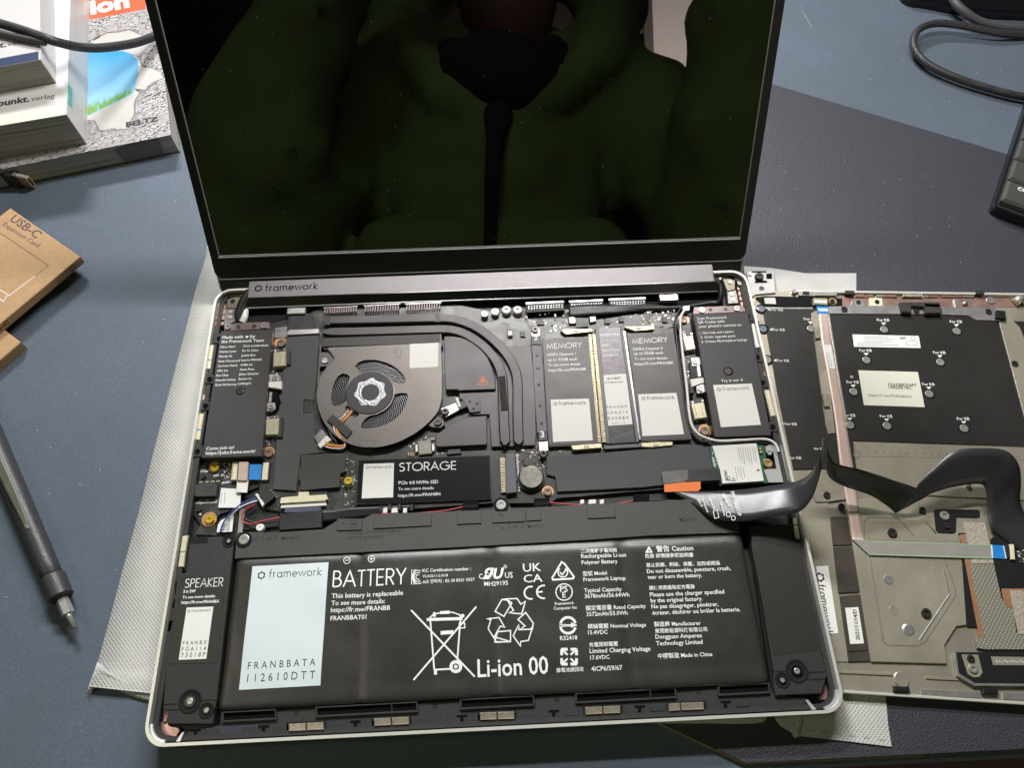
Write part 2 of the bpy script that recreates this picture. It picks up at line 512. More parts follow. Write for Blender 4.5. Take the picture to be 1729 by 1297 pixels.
mat('desk_edge', (.012, .014, .016), .25)
mat('stitch', (.30, .22, .08), .7)


def nodes(name):
    m = MT[name]; t = m.node_tree
    return t, t.nodes, t.nodes['Principled BSDF'], next(n for n in t.nodes if n.type == 'TEX_COORD')


def ramp(t, src, stops, const=False):
    r = t.nodes.new('ShaderNodeValToRGB'); e = r.color_ramp.elements
    if const: r.color_ramp.interpolation = 'CONSTANT'
    while len(e) < len(stops): e.new(.5)
    for q, (p, c) in zip(e, stops): q.position = p; q.color = (*c, 1)
    t.links.new(src, r.inputs[0]); return r.outputs[0]


def bumpit(t, B, src, strength, dist=.0006):
    b = t.nodes.new('ShaderNodeBump'); b.inputs['Strength'].default_value = strength; b.inputs['Distance'].default_value = dist
    t.links.new(src, b.inputs['Height']); t.links.new(b.outputs['Normal'], B.inputs['Normal'])


def noise(t, tc, scale, detail=4, rough=.6, out='Fac'):
    n = t.nodes.new('ShaderNodeTexNoise'); n.inputs['Scale'].default_value = scale; n.inputs['Detail'].default_value = detail; n.inputs['Roughness'].default_value = rough
    t.links.new(tc.outputs['Object'], n.inputs['Vector']); return n.outputs[out]


def mixc(t, fac, a, b, mode='MIX'):
    x = t.nodes.new('ShaderNodeMix'); x.data_type = 'RGBA'; x.blend_type = mode
    for s, i in ((fac, 0), (a, 6), (b, 7)):
        if isinstance(s, (int, float)): x.inputs[i].default_value = s
        elif isinstance(s, tuple): x.inputs[i].default_value = (*s, 1)
        else: t.links.new(s, x.inputs[i])
    return x.outputs[2]


# painted desk: blue grey with fine specks
mat('desk', (.085, .105, .135), .55, spec=.35); t, N, B, tc = nodes('desk')
c = ramp(t, noise(t, tc, 1500, 2), [(.35, (.078, .098, .130)), (.7, (.120, .146, .190))])
c = mixc(t, ramp(t, noise(t, tc, 9, 4), [(.35, (0, 0, 0)), (.65, (.75, .75, .75))]), c, (.076, .096, .112))
c = mixc(t, ramp(t, noise(t, tc, 420, 2), [(.74, (0, 0, 0)), (.78, (.5, .5, .5))]), c, (.30, .32, .34)); t.links.new(c, B.inputs['Base Color'])
bumpit(t, B, noise(t, tc, 1800, 2), .12)
# leather grain mat
mat('leather', (.026, .026, .031), .46, spec=.45); t, N, B, tc = nodes('leather')
v = N.new('ShaderNodeTexVoronoi'); v.inputs['Scale'].default_value = 1650; v.feature = 'SMOOTH_F1'; t.links.new(tc.outputs['Object'], v.inputs['Vector'])
c = mixc(t, v.outputs['Distance'], (.047, .049, .060), (.034, .035, .044)); t.links.new(c, B.inputs['Base Color'])
bumpit(t, B, v.outputs['Distance'], .7, .0004)
# spunbond sleeve with embossed lozenge dots
mat('spunbond', (.50, .49, .45), .75, spec=.4); t, N, B, tc = nodes('spunbond')
mp = N.new('ShaderNodeMapping'); mp.inputs['Rotation'].default_value = (0, 0, math.radians(48)); mp.inputs['Scale'].default_value = (760, 760, 0)
t.links.new(tc.outputs['Object'], mp.inputs['Vector'])
v = N.new('ShaderNodeTexVoronoi'); v.inputs['Scale'].default_value = 1; v.inputs['Randomness'].default_value = .12; t.links.new(mp.outputs[0], v.inputs['Vector'])
d = ramp(t, v.outputs['Distance'], [(.22, (0, 0, 0)), (.42, (1, 1, 1))])
n1 = noise(t, tc, 60, 5)
c = mixc(t, d, (.43, .425, .40), ramp(t, n1, [(.3, (.45, .445, .42)), (.7, (.56, .55, .52))])); t.links.new(c, B.inputs['Base Color'])
bumpit(t, B, mixc(t, .4, d, n1), .5, .0006)
# circuit board: bundles of fine traces whose direction changes from patch to patch
mat('pcb', (.02, .02, .02), .36, .1, spec=.6); t, N, B, tc = nodes('pcb')
v = N.new('ShaderNodeTexVoronoi'); v.distance = 'CHEBYCHEV'; v.inputs['Scale'].default_value = 210; t.links.new(tc.outputs['Object'], v.inputs['Vector'])
sp = N.new('ShaderNodeSeparateXYZ'); t.links.new(v.outputs['Color'], sp.inputs[0])
acc = None
for k, (ang, lo, hi) in enumerate(((0, .0, .22), (90, .22, .42), (45, .42, .62), (-45, .62, .74))):
    mp = N.new('ShaderNodeMapping'); mp.inputs['Rotation'].default_value = (0, 0, math.radians(ang)); t.links.new(tc.outputs['Object'], mp.inputs['Vector'])
    w = N.new('ShaderNodeTexWave'); w.inputs['Scale'].default_value = 560; t.links.new(mp.outputs[0], w.inputs['Vector'])
    ln = ramp(t, w.outputs['Fac'], [(.62, (0, 0, 0)), (.74, (1, 1, 1))]); msk = ramp(t, sp.outputs[0], [(max(0, lo - .001), (0, 0, 0)), (lo, (1, 1, 1)), (hi, (0, 0, 0))], True)
    p_ = mixc(t, 1.0, ln, msk, 'MULTIPLY'); acc = p_ if acc is None else mixc(t, 1.0, acc, p_, 'ADD')
vd = N.new('ShaderNodeTexVoronoi'); vd.inputs['Scale'].default_value = 900; vd.inputs['Randomness'].default_value = .9; t.links.new(tc.outputs['Object'], vd.inputs['Vector'])
dots = mixc(t, 1.0, ramp(t, vd.outputs['Distance'], [(.18, (1, 1, 1)), (.24, (0, 0, 0))]), ramp(t, sp.outputs[1], [(.6, (0, 0, 0)), (.62, (1, 1, 1))]), 'MULTIPLY')
c = mixc(t, acc, (.019, .020, .0185), (.048, .047, .042)); c = mixc(t, dots, c, (.11, .10, .08)); t.links.new(c, B.inputs['Base Color']); bumpit(t, B, acc, .35, .0002)
# page blocks: horizontal leaves
mat('pages', (.6, .57, .5), .8); t, N, B, tc = nodes('pages')
mp = N.new('ShaderNodeMapping'); mp.inputs['Scale'].default_value = (6, 6, 2600); t.links.new(tc.outputs['Object'], mp.inputs['Vector'])
n = N.new('ShaderNodeTexNoise'); n.inputs['Scale'].default_value = 1; n.inputs['Detail'].default_value = 5; t.links.new(mp.outputs[0], n.inputs['Vector'])
c = ramp(t, n.outputs['Fac'], [(.36, (.16, .15, .13)), (.44, (.40, .385, .34)), (.7, (.48, .46, .41))]); t.links.new(c, B.inputs['Base Color']); bumpit(t, B, n.outputs['Fac'], .5, .0008)
# photo-like wall print of the big book cover
mat('cover_print', (.6, .57, .56), .4); t, N, B, tc = nodes('cover_print')
n1 = noise(t, tc, 420, 5, .7); n2 = noise(t, tc, 45, 4)
w = N.new('ShaderNodeTexWave'); w.inputs['Scale'].default_value = 130; w.inputs['Distortion'].default_value = 9; w.inputs['Detail'].default_value = 3; w.inputs['Detail Scale'].default_value = 3
mp = N.new('ShaderNodeMapping'); mp.inputs['Rotation'].default_value = (0, 0, math.radians(60)); t.links.new(tc.outputs['Object'], mp.inputs['Vector']); t.links.new(mp.outputs[0], w.inputs['Vector'])
c = ramp(t, n1, [(.38, (.012, .011, .011)), (.47, (.30, .275, .275)), (.75, (.50, .465, .46))])
c2 = ramp(t, w.outputs['Fac'], [(.18, (.03, .028, .027)), (.34, (.38, .35, .345)), (.9, (.50, .465, .455))])
c = mixc(t, ramp(t, n2, [(.45, (0, 0, 0)), (.6, (1, 1, 1))]), c, c2); t.links.new(c, B.inputs['Base Color'])
mat('print_sky', (.10, .45, .75), .35, coat=.4); t, N, B, tc = nodes('print_sky')
gx = N.new('ShaderNodeSeparateXYZ'); t.links.new(tc.outputs['Object'], gx.inputs[0])
mr = N.new('ShaderNodeMapRange'); mr.inputs[1].default_value = -.02; mr.inputs[2].default_value = .02; t.links.new(gx.outputs[1], mr.inputs[0])
t.links.new(ramp(t, mr.outputs[0], [(0, (.22, .45, .62)), (1, (.03, .27, .52))]), B.inputs['Base Color'])
mat('print_torn', (.47, .445, .41), .4, var=.06, vs=60)
mat('print_orange', (.62, .09, .02), .35, coat=.4)
mat('print_grass', (.13, .30, .03), .4, coat=.3, var=.4, vs=700)
mat('print_shade', (.17, .14, .135), .4, coat=.3)
mat('board_green', (.09, .11, .03), .5, 0, .1, 500, .6, 300)
# braided sleeve
mat('braid', (.05, .05, .052), .5); t, N, B, tc = nodes('braid')
ck = N.new('ShaderNodeTexChecker'); ck.inputs['Scale'].default_value = 900; mp = N.new('ShaderNodeMapping'); mp.inputs['Rotation'].default_value = (.6, .5, .78)
t.links.new(tc.outputs['Object'], mp.inputs['Vector']); t.links.new(mp.outputs[0], ck.inputs['Vector']); ck.inputs[1].default_value = (.010, .010, .011, 1); ck.inputs[2].default_value = (.045, .045, .047, 1)
t.links.new(ck.outputs['Color'], B.inputs['Base Color']); bumpit(t, B, ck.outputs['Fac'], .7, .0006)
# woven grey patch of the touchpad
mat('weave', (.24, .235, .18), .6, .2); t, N, B, tc = nodes('weave')
mp = N.new('ShaderNodeMapping'); mp.inputs['Scale'].default_value = (700, 700, 0); mp.inputs['Rotation'].default_value = (0, 0, math.radians(42)); t.links.new(tc.outputs['Object'], mp.inputs['Vector'])
v = N.new('ShaderNodeTexVoronoi'); v.inputs['Scale'].default_value = 1; v.inputs['Randomness'].default_value = 0; t.links.new(mp.outputs[0], v.inputs['Vector'])
d = ramp(t, v.outputs['Distance'], [(.2, (1, 1, 1)), (.35, (0, 0, 0))]); t.links.new(mixc(t, d, (.19, .185, .14), (.36, .35, .27)), B.inputs['Base Color']); bumpit(t, B, d, .4)
mat('lid_gasket', (.30, .30, .30), .35)
mat('floor_shade', (.010, .0095, .0095), .5, 0, .1, 900)  # near black: shade of the deep cavities put into the floor colour
mat('hinge_metal', (.19, .178, .183), .46, .6, .25, 2600, .08, 500)
mat('hinge_mark', (.55, .55, .58), .07, 1.0)
mat('pink_fin', (.22, .175, .18), .4, .5)
mat('bracket_olive', (.26, .225, .17), .4, .6, .08, 900, .1, 200)
mat('hinge_pink', (.21, .165, .155), .4, .6, .08, 900, .08, 150)
mat('screw_brown', (.21, .155, .115), .4, .5)
mat('panel_black', (.040, .0375, .0365), .48, 0, .10, 3000, .05, 30, .4)
mat('blade', (.25, .25, .26), .3, .6)
mat('hub_black', (.022, .021, .02), .5, 0, .1, 1500)
mat('arrow_ink', (.045, .042, .04), .5)
mat('fan_ear', (.10, .092, .085), .42, .5)
mat('slot_grey', (.075, .08, .09), .42, 0, .05, 900)
mat('coin', (.22, .21, .18), .32, .85, .1, 500, .12, 120)
mat('label_glare', (.055, .046, .052), .34, .3, .15, 300, .2, 60)
mat('jack_black', (.03, .031, .028), .55, 0, .1, 2600)
mat('film_blue', (.12, .13, .19), .15, .2, .5, 200)
mat('frame_black', (.046, .045, .041), .5, 0, .12, 2600, .05, 60, .45)
mat('speaker_panel', (.022, .021, .015), .45, 0, .1, 2600)
mat('rail_blue', (.03, .033, .05), .4)
mat('trough', (.42, .27, .22), .35, .6, .1, 900, .2, 120)
mat('screw_blue', (.30, .34, .45), .25, .8)
mat('screw_olive', (.30, .30, .26), .38, .35)
mat('trace_green', (.28, .40, .25), .5)
mat('band_brown', (.14, .12, .10), .3, .6, .1, 700, .12, 60)
mat('groove_dark', (.16, .15, .12), .4, .5)
mat('corner_silver', (.62, .62, .64), .3, .5)
mat('edge_bright', (.55, .55, .56), .3, .5)
mat('plug_metal', (.48, .36, .22), .35, .5)
mat('dust', (.7, .7, .68), .9)
# ================================================================ LAPTOP
lap = thing('laptop', 'open silver laptop with its keyboard lifted off, showing battery, fan and memory boards', 'laptop', (148.3, 114.5, -10))
W_, D_ = 296.63, 228.98
out = rrect(0, 0, W_, D_, 9); inn = rrect(1.3, 1.3, W_ - 1.3, D_ - 1.3, 7.9)
mk('bottom_shell', lap, 'alu', holed(out, [inn], -8.5, 0), prism(out, -10, -8.6, 0))
mk('shell_floor', lap, 'floor_shade', prism(rrect(1.4, 1.4, W_ - 1.4, D_ - 1.4, 7.8), -8.5, -7.6, 0))
inn2 = rrect(4.2, 4.0, W_ - 4.2, D_ - 4.0, 6)
mk('inner_ledge', lap, 'black_plastic', holed(rrect(2.0, 2.0, W_ - 2.0, D_ - 2.0, 7.4), [inn2], -7.6, -2.6))
for q, ps in (((12, 14), [(wi(150, 760, 128, 1000, 112, 1140, 140, 1150, 150, 1060, 132, 1030)), wi(90, 1140, 140, 1120, 150, 1150, 200, 1160, 215, 1175, 190, 1215, 120, 1205, 88, 1185)]), ((W_ - 12, 14), [win(1340, 1100, 10.81)(600, 380, 640, 380, 690, 740, 700, 800, 640, 880, 500, 900, 470, 840, 540, 760, 560, 640)])):
    for p in ps: mk('corner_floor', lap, 'floor_metal', pg(p, -7.6, -5.5, .3))


def bandarc(cx, cy_, r0, r1, a0, a1, h0, h1):
    o = [(cx + r1 * math.cos(math.radians(a)), cy_ + r1 * math.sin(math.radians(a))) for a in range(a0, a1 + 1, 8)] + [(cx + r0 * math.cos(math.radians(a)), cy_ + r0 * math.sin(math.radians(a))) for a in range(a1, a0 - 1, -8)]
    return prism(o, h0, h1, .1)


mk('corner_strip', lap, 'corner_silver', bandarc(9, 9, 6.3, 7.6, 180, 268, -2.6, -1.0)); mk('corner_strip', lap, 'corner_silver', bandarc(W_ - 9, 9, 6.3, 7.6, 272, 360, -2.6, -1.0))
mk('corner_tie', lap, 'corner_silver', pg(wi(188, 1242, 222, 1190, 236, 1186, 212, 1240), -2.6, -1.6, .1)); mk('corner_tie', lap, 'corner_silver', pg(win(1340, 1100, 10.81)(215, 895, 265, 890, 420, 1066, 345, 1075), -2.6, -1.6, .1))
# side ribs of pink metal near the hinge corners
for i, (ya, yb) in enumerate(((850, 955), (965, 1072), (1082, 1180), (1215, 1290))):
    mk('rib', lap, 'floor_metal', pg(ws(262 - i * 16, ya, 440 - i * 14, ya - 4, 432 - i * 16, yb - 4, 250 - i * 16, yb), -7.6, -4))
for i, (ya, yb) in enumerate(((560, 650), (665, 735), (750, 815), (830, 890), (920, 970))):
    mk('rib', lap, 'floor_metal', pg(wz(500 + i * 18, ya, 600 + i * 20, ya - 8, 612 + i * 20, yb - 8, 512 + i * 18, yb), -7.6, -4))


# ---------------------------------------------------------------- lid, in its own plane: x, u up along the lid, w towards the viewer
TH = math.radians(121); LO = (0, 229, -7); LU = (0, -math.cos(TH), math.sin(TH)); LN = (0, -math.sin(TH), -math.cos(TH))


def lid(g):
    return [(x, LO[1] + LU[1] * u + LN[1] * w, LO[2] + LU[2] * u + LN[2] * w) for x, u, w in g[0]], g[1], g[2]


lx0, lx1, lu1 = .3, W_ - .3, 220
mk('lid_shell', lap, 'lid_back', lid(prism(rrect(lx0, -1, lx1, lu1 + .5, 6), -4.6, -1.3, 0)))
mk('bezel', lap, 'bezel', lid(holed(rrect(lx0, 10.6, lx1, lu1, 5), [[(4.6, 23.7), (292.0, 23.7), (292.0, 213), (4.6, 213)]], -1.2, .5)))
mk('screen', lap, 'glass', lid(prism([(4.0, 22.9), (292.6, 22.9), (292.6, 214), (4.0, 214)], -1.2, -.15, 0)))
mk('gasket', lap, 'lid_gasket' if 'lid_gasket' in MT else 'ink_grey', lid(holed([(4.5, 23.6), (292.1, 23.6), (292.1, 213.1), (4.5, 213.1)], [[(5.1, 24.25), (291.5, 24.25), (291.5, 212.4), (5.1, 212.4)]], -.3, .35)))
mk('lip_highlight', lap, 'edge_bright', lid(prism([(4.6, 23.0), (292.0, 23.0), (292.0, 23.65), (4.6, 23.65)], .3, .95, .1)))  # paler bar: lamp light on the lower gasket edge put into its colour
G = []
for _ in range(70):
    x_, u_, r_ = random.uniform(8, 290), random.uniform(26, 165), random.uniform(.07, .2); a_ = random.uniform(0, 3)
    G.append(lid(([(x_ + r_ * math.cos(a_ + i * 1.57) * (1 if i % 2 else 1.8), u_ + r_ * math.sin(a_ + i * 1.57), -.1) for i in range(4)], [(0, 1, 2, 3)], [False])))
mk('dust_specks', lap, 'dust', *G, stuff=True)
mk('bevel_highlight', lap, 'lid_gasket', lid(prism([(2.5, 10.0), (294.2, 10.0), (294.2, 10.55), (2.5, 10.55)], -1.2, .7, .1)))  # grey strip added for lamp light caught along the bezel's lower bevel
mk('lid_foot', lap, 'black_plastic', lid(prism([(1.5, -2), (295, -2), (295, 9.9), (1.5, 9.9)], -1.2, -.1, .1)))
# hinge cover bar with the maker's word
hb = [P3(*wt(102, 170)[0], 1.2), P3(*wu(1597, 22)[0], 1.2), P3(*wu(1610, 118)[0], .8), P3(*wt(92, 300)[0], .8)]
lo_ = [P3(*wt(66, 381)[0], -3.2), P3(*wu(1636, 176)[0], -3.2)]
bk = [(hb[0][0], hb[0][1] + .2, -7.5), (hb[1][0], hb[1][1] + .2, -7.5)]
mk('hinge_bar', lap, 'hinge_metal' if 'hinge_metal' in MT else 'alu_dark', (hb + lo_ + bk, [(3, 2, 1, 0), (0, 1, 7, 6), (0, 6, 4, 3), (1, 2, 5, 7), (4, 6, 7, 5)], [False] * 5))
fr = [(p[0], p[1] - .05, p[2]) for p in (hb[3], hb[2])] + [(p[0], p[1] - .15, p[2]) for p in lo_]
mk('hinge_front', lap, 'black_gloss', ([fr[0], fr[1], fr[3], fr[2]] + [(p[0], p[1] - .5, p[2]) for p in (fr[0], fr[1], fr[3], fr[2])], [(4, 5, 6, 7), (0, 1, 5, 4), (3, 7, 6, 2), (0, 4, 7, 3), (1, 2, 6, 5)], [False] * 5))
mk('hinge_edge', lap, 'edge_bright', tube3([(lo_[0][0] - 1.2, lo_[0][1] + 4, -3.2), (lo_[0][0] - .8, lo_[0][1] - .3, -3.3), (lo_[1][0] + .8, lo_[1][1] - .3, -3.3)], .55, 8, 6, False))
hz = hb[3][2] + .1


def hbh(x, y): return hb[3][2] + (y - hb[3][1]) / (hb[0][1] - hb[3][1]) * (hb[0][2] - hb[3][2]) + .06


mk('brand_mark', lap, 'hinge_mark' if 'hinge_mark' in MT else 'black_gloss', *logo(wt(174, 226)[0], wt(228, 249)[0], wt(655, 229)[0], 1.0, hbh, .12))

# ---------------------------------------------------------------- helper prototypes
SCR = [(1.0, 0), (1.0, .75), (.88, 1.0), (.42, 1.0), (.36, .55), (.01, .55)]


def screw(p, h, r, m, par=None, name='screw', low=1.2):
    return mk(name, par or lap, m, lat(p, h, [(r * a, h - low + low * b) for a, b in SCR], 20))


def scatter(name, par, quad, n, h, mats, smin=.35, smax=1.1, hh=.7):
    for mi, m in enumerate(mats):
        G = []
        for _ in range(n):
            a, b = random.random(), random.random()
            q = [P(*p, h) for p in quad]
            x = (q[0][0] * (1 - a) + q[1][0] * a) * (1 - b) + (q[3][0] * (1 - a) + q[2][0] * a) * b
            y = (q[0][1] * (1 - a) + q[1][1] * a) * (1 - b) + (q[3][1] * (1 - a) + q[2][1] * a) * b
            w, d = random.uniform(smin, smax), random.uniform(smin, smax)
            G.append(box(x - w / 2, y - d / 2, h, x + w / 2, y + d / 2, h + random.uniform(.02, hh) if m != 'ink_white' else h + .03, .04 if m != 'ink_white' else 0))
        mk(name, par, m, *G, stuff=True)


# ---------------------------------------------------------------- main board
PB = -5.6
mb = mk('mainboard', lap, 'pcb', pg([(452, 566), (540, 520), (760, 512), (900, 540), (1150, 527), (1166, 545), (1180, 640), (1200, 745), (1215, 818), (940, 842), (930, 850), (830, 850), (604, 866), (480, 866), (440, 858), (436, 800), (442, 780), (455, 700)], -7, PB, .1))
mk('vent_grille', lap, 'pink_fin' if 'pink_fin' in MT else 'floor_metal', *[bx([(x - .85, y - 5), (x + .85, y + 5)], -7.6, -3.2, .1) for x0, x1, y0, y1 in ((549, 601, 524.5, 521.5), (617, 672, 521.5, 518.5), (687, 742, 519, 516)) for x, y in [(x0 + (x1 - x0) * i / 13, y0 + (y1 - y0) * i / 13) for i in range(14)]], stuff=True)
mk('grille_rim', lap, 'silver', *[st([(x0, y0), (x1, y1)], .35, -3.1) for x0, y0, x1, y1 in ((546, 519.5, 604, 516.8), (614, 516.4, 676, 513), (684, 513.2, 745, 510.5))])
# right grille: black plates with a row of bright slots
for (xa, ya), (xb, yb) in (((888, 512), (952, 509)), ((961, 509), (1018, 506.5)), ((1028, 505.5), (1090, 503))):
    g = mk('port_grille', lap, 'black_plastic', pg([(xa, ya), (xb, yb), (xb + 1, yb + 15), (xa + 1, ya + 16)], -7.6, -4.2))
    mk('grille_edge', g, 'silver', st([(xa, ya), (xb, yb)], .9, -4.1))
    mk('pin_row', g, 'silver', *[cy((xa + 5 + (xb - xa - 8) * i / 12, ya + dy + (yb - ya) * i / 12), .3, -4.6, -4.0, .05, 8) for i in range(13) for dy in (5.5, 9)], stuff=True)
mk('rear_gap_shade', lap, 'matte_black', pg([(415, 508), (1218, 480), (1222, 520), (1160, 528), (745, 513), (540, 524), (455, 545), (412, 545)], -7.55, -7.2, 0))  # black sheet put in for the shade of the gap behind the board
# posts behind the heat pipe
for c_, r, m in (((818, 530), 2.0, 'silver'), ((836, 526), 2.3, 'silver'), ((855, 522.5), 2.6, 'white_plastic'), ((874, 522.5), 2.6, 'white_plastic')):
    mk('standoff', lap, m, lat(c_, -2.6, [(r, -7), (r, -3), (r * .85, -2.6), (r * .35, -2.6), (r * .3, -3.4), (.01, -3.4)], 18))
mk('screen_magnet', lap, 'silver', bx([(485, 520), (515, 529)], -6, -2.6, .3))
mk('screen_magnet', lap, 'silver', bx([(1113, 497.5), (1146, 506.5)], -6, -2.6, .3))
mk('tape_strip', lap, 'wire_red', bx([(1128, 498), (1130.5, 506)], -2.6, -2.5, 0))
mk('tape_flap', lap, 'tape_black', pg(wa(915, 520, 1135, 515, 1150, 690, 915, 690), -4.4, -4.0, .1))
mk('cable_plug', lap, 'silver', pg(wa(905, 680, 925, 655, 1120, 650, 1185, 645, 1190, 690, 905, 705), -5.6, -3.6, .3))
mk('ground_tab', lap, 'alu_dark', pg(wa(800, 640, 905, 630, 905, 725, 800, 730), -6, -5.2, .1), cy(wa(843, 655)[0], 1.0, -6, -4.9))
# hinge brackets and the cables into the lid
hl = mk('hinge_bracket', lap, 'bracket_olive' if 'bracket_olive' in MT else 'alu_dark', pg(ws(450, 712, 715, 695, 655, 945, 455, 950), -7, -2.6, .2))
mk('hinge_arm', lap, 'alu_dark', pg(ws(440, 950, 660, 935, 610, 1215, 385, 1297, 410, 1050), -7, -3.2, .2))
mk('hinge_foot', lap, 'hinge_pink' if 'hinge_pink' in MT else 'alu_dark', pg(wa(350, 612, 470, 596, 735, 586, 752, 592, 752, 648, 355, 668), -7, -3.0, .2))
for p in ((518, 1010), (505, 1120)): mk('rivet', lap, 'rivet', cy(ws(*p)[0], 1.15, -3.3, -2.9, .2, 18))
screw(ws(560, 800)[0], -2.0, 1.3, 'screw_dark')
for p in ((385, 630), (700, 620)): screw(wa(*p)[0], -2.3, 1.9, 'screw_steel')
for p in ((478, 630), (615, 624)): screw(wa(*p)[0], -2.6, 1.1, 'screw_dark')
mk('hinge_bracket', lap, 'bracket_olive' if 'bracket_olive' in MT else 'alu_dark', pg(wz(270, 450, 475, 430, 475, 640, 350, 660), -7, -2.6, .2))
mk('hinge_arm', lap, 'alu_dark', pg(wz(345, 660, 490, 645, 530, 850, 365, 860), -7, -3.2, .2))
mk('hinge_foot', lap, 'hinge_pink' if 'hinge_pink' in MT else 'alu_dark', pg(wD(1145, 190, 1300, 184, 1470, 178, 1500, 222, 1140, 238), -7, -3.0, .2))
for p in ((420, 705), (445, 790)): mk('rivet', lap, 'rivet', cy(wz(*p)[0], 1.4, -3.3, -2.9, .2, 18))
screw(wz(400, 520)[0], -2.0, 1.2, 'silver')
screw(wz(540, 535)[0], -2.4, 1.2, 'screw_steel')
for p in ((1198, 208), (1430, 198)): screw(wD(*p)[0], -2.3, 1.8, 'screw_steel')
for p in ((1257, 205), (1357, 202)): screw(wD(*p)[0], -2.6, 1.0, 'screw_dark')
mk('guide_post', lap, 'cream', pg(ws(735, 675, 775, 672, 765, 745, 730, 750), -7, -2.5))
mk('guide_post', lap, 'cream', pg(wz(225, 440, 250, 435, 265, 480, 225, 490), -7, -2.5))
mk('lid_cable', lap, 'wire_black', tb([(422, 492, -1), (413, 505, -1.5), (406, 520, -2.5), (403, 532, -3.5), (406, 543, -5), (418, 546, -6)], 2.3, 10))
mk('lid_cable', lap, 'wire_black', tb([(425, 490, -1), (418, 503, -1.2), (412, 518, -2.2), (407, 532, -3), (409, 542, -4.6)], 1.3, 8))
mk('cable_sleeve', lap, 'white_plastic', tb([(409, 545, -4.2), (413, 535, -3.6), (414, 524, -4)], 1.9, 8))
mk('lid_cable', lap, 'wire_black', tb([(1205, 474, -1), (1216, 482, -1.5), (1217, 500, -3), (1212, 511, -5), (1195, 513, -6), (1150, 520, -6), (1080, 522, -5.5), (1000, 524, -5)], 1.7, 8))
mk('cable_wrap', lap, 'tape_black', band([((960, 516, -4), (962, 536, -4.5)), ((1000, 514, -3), (1000, 533, -3.5)), ((1040, 515, -3.6), (1040, 530, -4)), ((1090, 514, -4), (1090, 525, -5)), ((1140, 518, -5), (1140, 526, -5.5))], .9))
mk('cable_tail', lap, 'tape_black', pg(wD(362, 260, 450, 255, 445, 320, 365, 328), -4.8, -4.4, .1))
mk('cable_plug', lap, 'alu_dark', pg(wD(312, 262, 335, 250, 362, 258, 365, 300, 320, 300), -5.6, -3.9, .4), pg(wD(450, 248, 498, 245, 500, 285, 455, 295), -5.6, -3.9, .4))

# ---------------------------------------------------------------- left card bay cover with the team's names
cbl = mk('card_bay_cover', lap, 'panel_black' if 'panel_black' in MT else 'black_plastic', pg([(372.7, 558.8), (460.4, 555.7), (442, 771), (340, 774)], -6.5, -.6, .3))
G = [tx('Made with', wa(335, 738)[0], wa(520, 731)[0], -.5, .012), tx('♥', wa(540, 729)[0], wa(567, 728)[0], -.5, 0), tx('by', wa(583, 730)[0], wa(628, 727)[0], -.5, .012), tx('the Framework Team', wa(328, 774)[0], wa(703, 762)[0], -.5, .012)]
L1 = ['Nirav Patel', 'Kieran Levin', 'Mandy Ni', 'Kate Chouinard', 'Corinna Hawk', 'Allie Lin', 'Kai Chan', 'Donald Cohen', 'Zach McGarvey']
L2 = ['Chris Lombardozzi', 'Po Yu Chen', 'Janina Kao', 'Lauren Mitchell', 'Adilla Lai', 'Anne Pena', 'Jehan Suleman', 'Eunice Su', 'Linfeng Li']
for i in range(9):
    f = i / 8
    G.append(tz(L1[i], wa(320 - 47 * f, 818 + 333 * f)[0], 1.75, -.5, .012)); G.append(tz(L2[i], wa(517 - 42 * f, 809 + 330 * f)[0], 1.75, -.5, .012))
G += [tx('Come join us!', wb(190, 600)[0], wb(423, 588)[0], -.5, .012), tx('https://jobs.frame.work/', wb(185, 640)[0], wb(605, 621)[0], -.5, .012)]
mk('printed_text', cbl, 'ink_white', *G)
mk('screw_well', cbl, 'matte_black', cy(wa(497, 1195)[0], 2.3, -.6, -.55, 0)); screw(wa(497, 1195)[0], -.2, 1.7, 'screw_dark', cbl, low=.3)
# ---------------------------------------------------------------- right card bay cover
cbr = mk('card_bay_cover', lap, 'panel_black' if 'panel_black' in MT else 'black_plastic', pg(wD(1140, 238, 1505, 222, 1660, 1043, 1283, 1055), -6.5, -.6, .3))
mk('printed_text', cbr, 'ink_white', *[tx(s, wD(x0, y0)[0], wD(x1, y1)[0], -.5, .008) for s, x0, y0, x1, y1 in (
    ('Scan Framework', 1168, 275, 1366, 266), ('QR Codes with', 1172, 300, 1350, 292), ("your phone's camera to:", 1177, 328, 1466, 315), ('1. Get help and repairs', 1184, 370, 1410, 359),
    ('2. Order upgrade parts', 1191, 398, 1422, 388), ('3. Create Marketplace listings', 1197, 428, 1499, 414), ('Try it out ↓', 1329, 690, 1475, 681))])
mk('screw_well', cbr, 'matte_black', cy(wD(1375, 617)[0], 2.6, -.6, -.55, 0)); screw(wD(1375, 617)[0], -.2, 1.9, 'screw_dark', cbr, low=.3)
mk('sticker', cbr, 'sticker', pg(wD(1273, 708, 1530, 698, 1590, 972, 1325, 988), -.6, -.5, 0))
mk('brand_mark', cbr, 'ink_black', *logo(wD(1312, 738)[0], wD(1337, 746)[0], wD(1515, 738)[0], -.45, None, .1))

